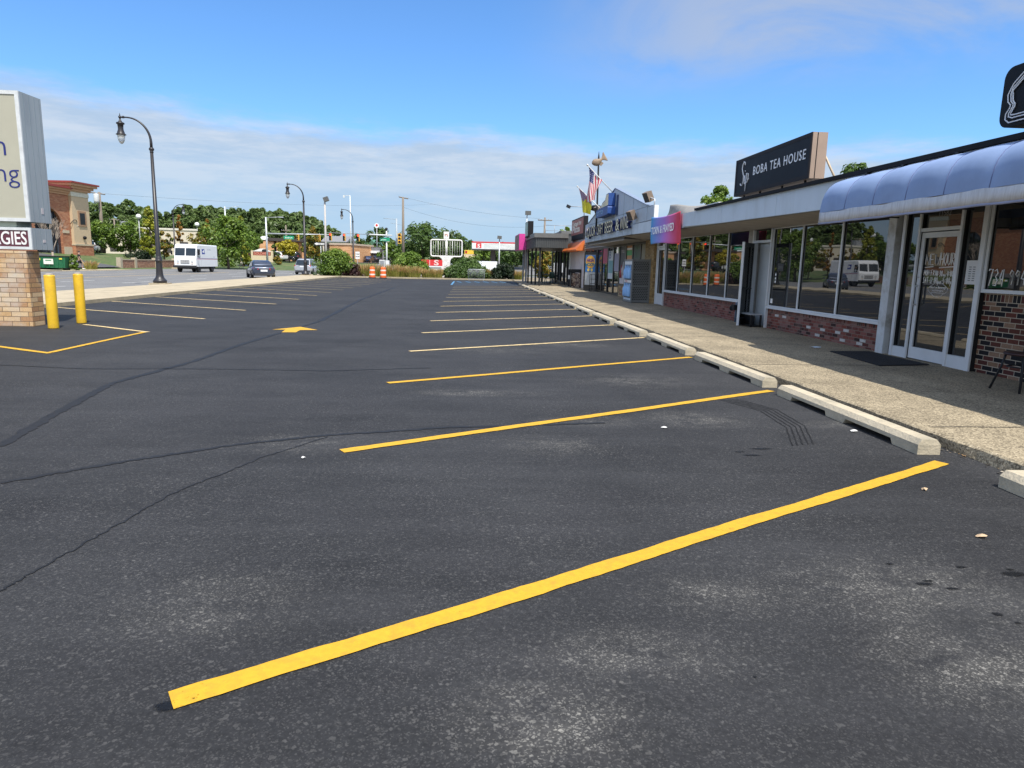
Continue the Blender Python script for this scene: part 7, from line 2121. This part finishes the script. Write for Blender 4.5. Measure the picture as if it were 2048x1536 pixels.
d0 = drum('orange and white traffic drum, the left one of the pair', (dp_[0], 65.6, 0))
dp_ = (-8.011, 65.784, 0.021)
d1 = dup(d0, (dp_[0], 65.4, 0), .5, 'orange and white traffic drum, the right one before the signal cabinet')
# signal cabinet
p0_, p1_ = (-10.983, 86.007, 0.529), (-9.830, 86.147, 1.768)
sc_ = thing('signal_cabinet', 'white signal cabinet behind the orange drums', 'cabinet', ((p0_[0] + p1_[0]) / 2, p0_[1], 0))
q = B(M('cabinet_white', (.66, .67, .66), .5, .04)); q.box((p0_[0], p0_[1], 0), (p0_[0] + .62, p0_[1] + .7, p1_[2])); q.obj('case', sc_, bevel=.02); q = B(MATS['cabinet_white']); q.box((p0_[0] + .74, p0_[1], 0), (p1_[0], p0_[1] + .7, p1_[2] - .05)); q.obj('case', sc_, bevel=.02)
q = B(mGrey); q.box((p0_[0] + .06, p0_[1] - .012, .3), (p0_[0] + .56, p0_[1] - .001, p1_[2] - .1)); q.obj('door', sc_)

# ================================================================ SIGNALS, POLES, SIGNS
mSigY = M('signal_yellow', (.7, .42, .06), .5, .06)
mSigK = M('signal_black', (.015, .015, .016), .5)
mRedOn = emit('signal_red_lit', (1, .05, .03), 3.0)
mOff = M('signal_lens_off', (.05, .035, .02), .3)
def signal(label, P, h=1.0, lit=True, back=False, rz=0):
    """P = top centre; faces -y"""
    x, y, z = P
    t = thing('traffic_signal', label, 'traffic light', (x, y, z - h), rz, 'traffic signals over the junction')
    w = h * .36
    q = B(mSigK if not back else mSigY); q.box((-w / 2, -.02, 0), (w / 2, .2, h)); q.use(mSigY); q.box((w * .12, -.022, .02), (w / 2 + .02, .21, h - .02)); q.obj('housing', t, local=True)
    for k in range(3):
        zc = h * (5 - 2 * k) / 6
        q = B(mRedOn if (lit and k == 0 and not back) else mOff); q.tube([(-.0, -.028, zc), (0, -.02, zc)], h * .12, 12); o = q.obj('lens', t, local=True)
        q = B(mSigK if not back else mSigY)
        q.rings([[(h * .135 * math.cos(a), yy_, zc + h * .135 * math.sin(a)) for a in [-.3 + (PI + .6) * j / 10 for j in range(11)]] for yy_ in (-.2, -.02)], caps=False, closed=False); q.obj('visor', o, local=True, fix=False)
    q = B(mGalv); q.tube([(0, .1, h), (0, .1, h + .25)], .03, 6); q.obj('hanger', t, local=True)
    return t
def polepart(q, P, z0, r0, r1): q.tube([(P[0], P[1], z0), (P[0], P[1], P[2])], [r0, r1], 10)
# left silver mast with long arm
P = (-29.795, 104.763, 7.617)
mp = thing('signal_mast', 'silver mast pole with a long signal arm behind the dark sedan', 'signal mast', (P[0], P[1], 0))
q = B(mGalv); polepart(q, P, -.1, .17, .11); q.obj('pole', mp)
e = (-20.609, 101.703, 5.213); s = (-29.767, 104.346, 5.236)
q = B(mGalv); q.tube([(P[0], P[1], s[2]), (e[0], P[1], e[2] + .1)], [.11, .06], 8); q.obj('arm', mp)
e = (-27.858, 104.656, 7.733); q = B(mGalv); q.tube([(P[0], P[1], P[2] - .1), (e[0], P[1], P[2] + .05)], .035, 6); q.cbox((e[0] + .25, P[1], P[2] + .04), (.7, .25, .12)); q.obj('luminaire', mp)
for px_, lb_ in (((-25.202, 103.326, 5.201), 'yellow signal on the long arm left of the second lamp'), ((-22.105, 102.417, 5.241), 'yellow signal on the long arm right of the second lamp')):
    signal(lb_, (px_[0], P[1] - .25, px_[2]), .85, back=True)
a, b2 = (-27.253, 103.034, 4.499), (-25.811, 103.025, 4.996)
g_ = thing('street_name_sign', 'green street sign hung on the long silver arm', 'street sign', ((a[0] + b2[0]) / 2, P[1], a[2]))
q = B(M('sign_green', (.01, .28, .14), .4, .04)); q.box((a[0], P[1] - .2, a[2]), (b2[0], P[1] - .17, b2[2])); q.obj('board', g_)
q = B(mInk); q.text('Stadium', (((a[0] + b2[0]) / 2, P[1] - .205, a[2] + .13), *XU), .34, .004, align='CENTER'); q.obj('lettering', g_)
# right white mast
P = (-12.360, 105.380, 6.085)
mp2 = thing('signal_mast', 'white mast pole with thin arm carrying the red signals', 'signal mast', (P[0], P[1], 0))
q = B(M('mast_white', (.62, .63, .62), .5, .05)); polepart(q, P, -.1, .15, .1); q.obj('pole', mp2)
a = (-11.532, 105.212, 5.441); e = (-20.684, 101.757, 5.494)
q = B(MATS['mast_white']); m_ = (-14.817, 104.417, 5.472); q.tube([(a[0], P[1], a[2]), (m_[0], P[1] - 1, m_[2])], .1, 8); q.use(mGrey); q.tube([(m_[0], P[1] - 1, m_[2]), e], [.045, .04], 8); q.obj('arm', mp2)
q = B(mBlackMet); q.sphere((P[0], P[1], P[2] + .3), .2); q.tube([(P[0], P[1], P[2]), (P[0], P[1], P[2] + .3)], .03, 6); q.obj('camera', mp2)
for px_, lb_ in (((-19.692, 100.658, 5.401), 'red signal head next to the tall light pole'), ((-17.833, 101.043, 5.395), 'red signal head midway between light pole and third lamp'), ((-15.918, 101.424, 5.390), 'red signal head touching the third lamp post')):
    signal(lb_, (px_[0], px_[1] - .2, px_[2] - .05), 1.0)
a, b2 = (-13.329, 104.166, 4.594), (-11.858, 104.157, 5.101)
g_ = thing('street_name_sign', 'green street sign with arrow on the white mast', 'street sign', ((a[0] + b2[0]) / 2, P[1], a[2]))
q = B(MATS['sign_green']); q.box((a[0], P[1] - .24, a[2]), (b2[0], P[1] - .21, b2[2])); q.use(mWhite); q.box((a[0] + 1.05, P[1] - .238, a[2] - .02), (b2[0], P[1] - .2, b2[2] - .02)); q.obj('board', g_)
q = B(mInk); q.text('Jackson', ((a[0] + .15, P[1] - .245, a[2] + .12), *XU), .32, .004, sx=.85); q.obj('lettering', g_)
# far left mast in the big tree
P = (-38.671, 113.833, 9.597)
mp3 = thing('signal_mast', 'pale mast pole with upward arm rising from the big green tree', 'signal mast', (P[0], P[1], hgt(P[0], P[1])))
q = B(mGalv); polepart(q, P, hgt(P[0], P[1]) - .1, .17, .1); e = (-36.419, 113.666, 9.492); q.tube([(P[0], P[1], P[2] - .25), (e[0], P[1], P[2] + .15)], .035, 6); q.obj('pole', mp3)
a = (-35.833, 113.126, 6.621); q = B(mGalv); q.tube([(P[0], P[1], a[2]), (a[0], P[1] - 3, a[2])], [.1, .06], 8); q.obj('arm', mp3)
for px_, lb_ in (((-36.254, 109.045, 6.392), 'yellow signal against the big green tree'), ((-34.962, 108.965, 6.421), 'yellow signal against the pointed yellow tree')):
    signal(lb_, (px_[0], px_[1], px_[2]), 1.0, back=True)
a, b2 = (-36.055, 108.888, 5.571), (-35.337, 108.909, 5.962)
g_ = thing('street_name_sign', 'green street sign between two yellow signals in the trees', 'street sign', ((a[0] + b2[0]) / 2, a[1], a[2])); q = B(MATS['sign_green']); q.box((a[0], a[1], a[2]), (b2[0], a[1] + .03, b2[2])); q.use(mWhite); q.box((a[0] + .1, a[1] - .004, a[2] + .12), (b2[0] - .1, a[1], b2[2] - .12)); q.obj('board', g_)
# silver pole with lamps and yellow signal, wooden pole
P = (-11.957, 115.964, 8.592)
mp4 = thing('light_mast', 'grey pole with two thin lamp arms left of the wooden utility pole', 'light pole', (P[0], P[1], hgt(P[0], P[1])))
q = B(M('mast_grey', (.33, .37, .4), .5)); polepart(q, P, hgt(P[0], P[1]) - .1, .2, .13); e = (-14.087, 116.110, 8.625); q.tube([(P[0], P[1], P[2] - .15), (e[0], P[1], P[2])], .04, 6); e = (-12.931, 115.897, 7.843); f_ = (-11.045, 115.724, 7.562); q.tube([(e[0], P[1], e[2]), (f_[0], P[1], f_[2])], .035, 6); q.obj('pole', mp4)
signal('pair of yellow signal heads beside the wooden utility pole', (-11.132, 112.414, 6.053), 1.6, back=True)
def utility(label, P, z0, r, arm0, arm1, extra=None):
    t = thing('utility_pole', label, 'utility pole', (P[0], P[1], z0))
    q = B(mWood); q.tube([(P[0], P[1], z0 - .1), (P[0], P[1], P[2])], [r * 1.3, r * .8], 10); q.obj('pole', t)
    q = B(mWood); a, b2 = Vector(arm0), Vector(arm1); q.tube([a, b2], .09, 6)
    q.use(mGrey)
    for k in (0, .25, .75, 1): c = a + (b2 - a) * k; q.lathe(c, [(.04, 0), (.06, .1), (.03, .2)], 8)
    q.obj('crossarm', t)
    if extra: extra(t)
    return t
P = (-10.543, 112.346, 11.713)
utility('tall wooden utility pole left of the great dark tree', P, hgt(P[0], P[1]), .2, (-11.175, 112.385, 11.698), (-9.796, 112.769, 11.504))
P = (-54.216, 106.910, 10.675)
def transf(t):
    q = B(M('transformer_grey', (.55, .56, .55), .5)); c = Vector((-54.254, 106.118, 9.042)); q.lathe(c, [(.1, 0), (.33, .05), (.35, .3), (.35, 1.2), (.3, 1.3), (.1, 1.35)], 14); q.use(mGrey); q.tube([c + Vector((0, 0, .8)), (P[0], P[1], c.z + .8)], .06, 6); q.obj('transformer', t)
utility('wooden utility pole with white transformer right of the brick building', P, hgt(P[0], P[1]), .22, (-55.385, 106.970, 10.576), (-53.601, 107.326, 10.378), transf)
P = (11.916, 110.394, 9.024)
utility('distant utility pole above the dark canopy roof', P, hgt(P[0], P[1]), .17, (10.815, 110.394, 8.609), (13.026, 110.243, 8.581))
P = (-83.165, 169.764, 10.140)
utility('thin distant utility pole before the left woods', P, hgt(P[0], P[1]), .2, (-84.215, 169.789, 9.886), (-81.992, 169.631, 9.820))
P = (-37.600, 146.131, 8.540)
utility('thin distant pole behind the tan brick store', P, hgt(P[0], P[1]), .15, (-38.457, 145.990, 7.409), (-36.717, 145.882, 7.449))
# floodlight poles
def lightpole(label, P, z0, r, head, mat=mGalv):
    t = thing('light_pole', label, 'light pole', (P[0], P[1], z0))
    q = B(mat); q.tube([(P[0], P[1], z0 - .05), (P[0], P[1], P[2])], [r, r * .75], 10); q.obj('pole', t)
    q = B(M('flood_dark', (.1, .1, .095), .5)); q.cbox((P[0] + head[3], P[1], P[2] + head[2] / 2 + .12), head[:3], ry=head[4]); q.tube([(P[0], P[1], P[2]), (P[0] + head[3] * .6, P[1], P[2] + .25)], .05, 6); q.obj('lamp_head', t, bevel=.02)
P = (-16.743, 82.630, 8.139); lightpole('tall pale light pole with tilted black lamp box by the one way sign', P, 0, .14, (.55, .5, .5, .15, -.35), M('pole_taupe', (.42, .4, .38), .6, .05))
P = (3.535, 81.648, 4.355); lightpole('light pole with box head before the petrol canopy', P, 0, .09, (.5, .5, .35, 0, .1))
P = (6.383, 77.838, 6.914); lightpole('thin pole with flat lamp box behind the magenta sign', P, 0, .08, (.62, .5, .42, .12, 0))
P = (-26.270, 156.815, 15.747)
t = thing('light_pole', 'faint white light pole high behind the third lamp', 'light pole', (P[0], P[1], 1.2)); q = B(MATS['mast_white']); q.tube([(P[0], P[1], 1.2), P], [.16, .09], 8); e = (-27.586, 156.897, 15.717); q.tube([P, (e[0], P[1], e[2])], .05, 6); q.cbox((e[0], P[1], e[2] - .2), (.35, .3, .5)); q.obj('pole', t)
P = (-24.668, 188.491, 11.330)
t = thing('pole_sign', 'small round red and white sign above the rounded tree', 'sign', (P[0], P[1], 1.2)); q = B(mGrey); q.tube([(P[0], P[1], 1.2), (P[0], P[1], P[2] - .8)], .12, 8); q.obj('pole', t); q = B(mWhite); q.tube([(P[0], P[1] - .1, P[2] - .3), (P[0], P[1] + .1, P[2] - .3)], .62, 16); q.use(MATS['station_red']); q.tube([(P[0], P[1] - .14, P[2] - .2), (P[0], P[1] - .1, P[2] - .2)], .3, 12); q.obj('board', t)
# globe lamps
def globelamp(label, P):
    z0 = hgt(P[0], P[1]); t = thing('globe_lamp', label, 'street lamp', (P[0], P[1], z0))
    q = B(mGrey); q.tube([(P[0], P[1], z0 - .1), (P[0], P[1], P[2] - .3)], .07, 8); q.obj('pole', t)
    q = B(M('white_globe', (.8, .8, .78), .4, .02)); q.sphere((P[0], P[1], P[2]), .36); q.obj('globe', t)
globelamp('white globe lamp above the orange and green tree', (-44.613, 117.821, 6.885))
globelamp('white globe lamp left of the tall yellow green tree', (-47.916, 104.872, 7.212))
# one way sign
P = (-14.219, 67.816, -0.008)
x0_, x1_ = (-14.858, 68.396, 3.074)[0], (-13.821, 68.332, 3.097)[0]
z0_, z1_ = ((-14.350, 68.336, 2.918))[2], ((-14.353, 68.394, 3.252))[2]
ow = thing('one_way_sign', 'black and white one way arrow sign on a thin white post', 'road sign', (P[0], P[1], .1))
q = B(mWhite); q.box((P[0] - .03, P[1] + .02, .1), (P[0] + .03, P[1] + .06, z0_)); q.obj('post', ow)
q = B(mBlack); q.box((x0_, P[1], z0_), (x1_, P[1] + .018, z1_)); q.obj('board', ow)
q = B(mWhite); w_ = x1_ - x0_; h_ = z1_ - z0_
q.prism([(.04, h_ / 2), (.3, h_ - .03), (.3, h_ * .75), (w_ - .05, h_ * .75), (w_ - .05, h_ * .25), (.3, h_ * .25), (.3, .03)], ((x0_, P[1] - .004, z0_), *XU), -.003); q.use(mBlack); q.text('ONE WAY', ((x0_ + .36, P[1] - .008, z0_ + h_ * .34), *XU), .16, .002, sx=.95); q.obj('arrow', ow)
# turn sign
a, b2 = (-15.275, 94.661, 1.857), (-14.714, 94.788, 2.800)
tn = thing('turn_sign', 'white rectangular regulatory sign in front of the third lamp post', 'road sign', ((a[0] + b2[0]) / 2, a[1], 0))
q = B(mWhite); q.box((a[0], a[1], a[2]), (b2[0], a[1] + .02, b2[2])); q.obj('board', tn)
q = B(mBlack); q.text('TURN', (((a[0] + b2[0]) / 2, a[1] - .004, a[2] + .55), *XU), .22, .004, align='CENTER', sx=.85, bold=.008); q.text('ON RED', (((a[0] + b2[0]) / 2, a[1] - .004, a[2] + .22), *XU), .2, .004, align='CENTER', sx=.7, bold=.008); q.obj('lettering', tn)
q = B(mGalv); q.box(((a[0] + b2[0]) / 2 - .03, a[1] + .03, 0), ((a[0] + b2[0]) / 2 + .03, a[1] + .07, b2[2])); q.obj('post', tn)
# parked cars beyond
cols = dict(k=pnt('car_black', (.015, .016, .02)), s=MATS['silver_paint'], w=M('car_white', (.75, .75, .75), .3, .03, coat=.5), b=pnt('car_blue', (.02, .035, .08)))
def far(px3, c, kind, rz, label, cat='car'):
    return car('parked_car' if cat == 'car' else 'parked_' + cat, label, (px3[0], px3[1], hgt(px3[0], px3[1])), R(rz), 4.6, 1.85, 1.45 if kind == 'sedan' else 1.7, cols[c], kind, cat, 'cars parked beyond the junction', True)
far((-28.054, 142.267, 1.671), 'k', 'sedan', 80, 'dark car parked beyond the light pole, leftmost in its row')
far((-26.791, 146.262, 1.723), 's', 'suv', 30, 'silver car parked in front of the tan brick building')
far((-25.411, 150.249, 1.777), 'w', 'sedan', 60, 'white car parked behind the leafy shrub')
far((-21.672, 149.962, 1.546), 'b', 'sedan', 20, 'blue car parked in front of the green awning')
far((-19.415, 145.714, 1.377), 'k', 'sedan', 25, 'dark car parked left of the signal cabinet')
far((-34.993, 127.547, 2.137), 'w', 'suv', 70, 'white car behind the stone store sign')
far((-32.920, 128.422, 2.106), 'k', 'suv', 85, 'dark car under the small yellow tree')
far((-52.929, 101.187, 1.697), 'w', 'suv', 20, 'white minivan beside the tan stucco tower')
far((-56.352, 109.558, 1.735), 'k', 'suv', 30, 'dark car behind the white minivan')
# wires
mWire = M('wire', (.02, .02, .022), .6)
def wire(label, a, b2, sag):
    a, b2 = Vector(a), Vector(b2)
    q = B(mWire); q.tube([a + (b2 - a) * (k / 24) - Vector((0, 0, sag * 4 * (k / 24) * (1 - k / 24))) for k in range(25)], .011, 4)
    o = q.obj('power_line'); return tag(o, label, 'power line')
wire('thin wire running right from the pole with the transformer', (-53.602, 107.345, 10.487), (-8.248, 196.672, 17.779), 1.0)
wire('upper thin wire between the tall wooden pole and the distant pole', (-9.797, 112.783, 11.582), (11.128, 110.416, 8.850), .5)
wire('lower thin wire right of the tall wooden pole', (-10.366, 112.049, 10.080), (11.931, 110.162, 7.699), 1.2)

# ================================================================ LIGHT, SKY, CAMERA
EL, AZ = R(61), R(21)                         # sun: behind the camera, to its right
sd = Vector((math.sin(AZ) * math.cos(EL), -math.cos(AZ) * math.cos(EL), math.sin(EL)))
su = bpy.data.lights.new('sun', 'SUN'); su.energy = 3.9; su.angle = R(.53); su.color = (1, .95, .87)
so = bpy.data.objects.new('sun', su); COL.objects.link(so); so.location = (10, -10, 40)
so.rotation_euler = sd.to_track_quat('Z', 'Y').to_euler()
wd = bpy.data.worlds.new('World'); SC.world = wd; wd.use_nodes = True
nt = wd.node_tree; L = nt.links.new
bg_ = nt.nodes['Background']
sky = nd(nt, 'ShaderNodeTexSky', sky_type='NISHITA'); sky.sun_disc = False; sky.sun_elevation = EL; sky.sun_rotation = R(180) - AZ
sky.air_density = 1.0; sky.dust_density = .6; sky.ozone_density = 2.0; sky.altitude = 200
tc = nd(nt, 'ShaderNodeTexCoord')
sp_ = nd(nt, 'ShaderNodeSeparateXYZ'); L(tc.outputs['Generated'], sp_.inputs[0])
def mth(op, a, b2=None, c=None):
    n = nd(nt, 'ShaderNodeMath', operation=op)
    for i, q_ in enumerate((a, b2, c)):
        if q_ is None: continue
        if isinstance(q_, (int, float)): n.inputs[i].default_value = q_
        else: L(q_, n.inputs[i])
    return n.outputs[0]
def cnoise(scale, st, det=8, rg=.6, dist=0.0):
    mp_ = nd(nt, 'ShaderNodeMapping'); mp_.inputs['Scale'].default_value = st; L(tc.outputs['Generated'], mp_.inputs['Vector'])
    n = nd(nt, 'ShaderNodeTexNoise', Scale=scale, Detail=float(det), Roughness=rg, Distortion=dist); L(mp_.outputs['Vector'], n.inputs['Vector'])
    return n.outputs['Fac']
def smooth(v, a, b2, lo=0.0, hi=1.0):
    m_ = nd(nt, 'ShaderNodeMapRange', interpolation_type='SMOOTHSTEP'); m_.inputs[1].default_value = a; m_.inputs[2].default_value = b2; m_.inputs[3].default_value = lo; m_.inputs[4].default_value = hi
    L(v, m_.inputs[0]); return m_.outputs[0]
# cloud bank low over the horizon, its upper rim higher towards the left
rim = mth('ADD', mth('MULTIPLY', sp_.outputs[0], -.035), .176)
n1 = cnoise(5.5, (1, 1, 3.2), 9, .6, .3)
n2 = cnoise(16, (1, 1, 5), 8, .62)
zz_ = mth('ADD', sp_.outputs[2], mth('ADD', mth('MULTIPLY', mth('SUBTRACT', n1, .5), .06), mth('MULTIPLY', mth('SUBTRACT', n2, .5), .035)))
bank = smooth(mth('SUBTRACT', rim, zz_), -.012, .03)
wisp = mth('MULTIPLY', smooth(cnoise(2.6, (1, 1, 3.0), 9, .58, .6), .34, .6), smooth(sp_.outputs[0], .02, .36))
wisp = mth('MULTIPLY', wisp, smooth(sp_.outputs[2], .2, .29))
# unseen broken cloud added behind and above the camera to lift the fill light
fill_cloud = mth('MULTIPLY', smooth(cnoise(2.2, (1, 1, 1.4), 8, .6, .3), .4, .58), mth('MAXIMUM', smooth(sp_.outputs[1], .15, -.25), smooth(sp_.outputs[2], .5, .75)))
tex = smooth(cnoise(7, (1, 1, 6), 10, .66), .38, .64)
low = smooth(sp_.outputs[2], .0, .16)
ccol = nd(nt, 'ShaderNodeMix', data_type='RGBA'); L(low, ccol.inputs[0]); ccol.inputs[6].default_value = (.43, .585, .79, 1); ccol.inputs[7].default_value = (.49, .59, .71, 1)
cc2 = nd(nt, 'ShaderNodeMix', data_type='RGBA'); L(mth('MULTIPLY', tex, mth('MULTIPLY', low, .95)), cc2.inputs[0]); L(ccol.outputs[2], cc2.inputs[6]); cc2.inputs[7].default_value = (.68, .72, .77, 1)
CLOUDK = 6.6
cs3 = nd(nt, 'ShaderNodeVectorMath', operation='SCALE'); L(cc2.outputs[2], cs3.inputs[0]); cs3.inputs['Scale'].default_value = CLOUDK
tint = nd(nt, 'ShaderNodeMix', data_type='RGBA', blend_type='MULTIPLY'); tint.inputs[0].default_value = 1; L(sky.outputs[0], tint.inputs[6]); tint.inputs[7].default_value = (.68, 1.04, 1.4, 1)
mxs = nd(nt, 'ShaderNodeMix', data_type='RGBA'); L(mth('MULTIPLY', bank, .84), mxs.inputs[0]); L(tint.outputs[2], mxs.inputs[6]); L(cs3.outputs[0], mxs.inputs[7])
mx2 = nd(nt, 'ShaderNodeMix', data_type='RGBA'); L(mth('MULTIPLY', wisp, .75), mx2.inputs[0]); L(mxs.outputs[2], mx2.inputs[6]); mx2.inputs[7].default_value = (.5 * CLOUDK, .56 * CLOUDK, .68 * CLOUDK, 1)
mx3 = nd(nt, 'ShaderNodeMix', data_type='RGBA'); L(mth('MULTIPLY', fill_cloud, .9), mx3.inputs[0]); L(mx2.outputs[2], mx3.inputs[6]); mx3.inputs[7].default_value = (1.3 * CLOUDK, 1.34 * CLOUDK, 1.4 * CLOUDK, 1)
L(mx3.outputs[2], bg_.inputs['Color'])
bg_.inputs['Strength'].default_value = .1

cam = bpy.data.cameras.new('camera'); cam.sensor_fit = 'HORIZONTAL'; cam.sensor_width = 36; cam.lens = 36 * 1365 / 2048
cam.clip_start = .05; cam.clip_end = 4000
co = bpy.data.objects.new('camera', cam); COL.objects.link(co)
co.matrix_world = Matrix([[0.997826, -0.011499, -0.064889, 0.0], [-0.061934, 0.172784, -0.983011, 0.0], [0.022515, 0.984893, 0.171696, 1.5], [0.0, 0.0, 0.0, 1.0]])
SC.camera = co
SC.view_settings.view_transform = 'Standard'
SC.view_settings.look = 'None'
SC.view_settings.exposure = 0.62
SC.view_settings.gamma = 1.0
SC.view_settings.use_curve_mapping = False
SC.cycles.max_bounces = 6
SC.cycles.transparent_max_bounces = 8
SC.cycles.use_denoising = True
SC.cycles.sample_clamp_indirect = 6.0
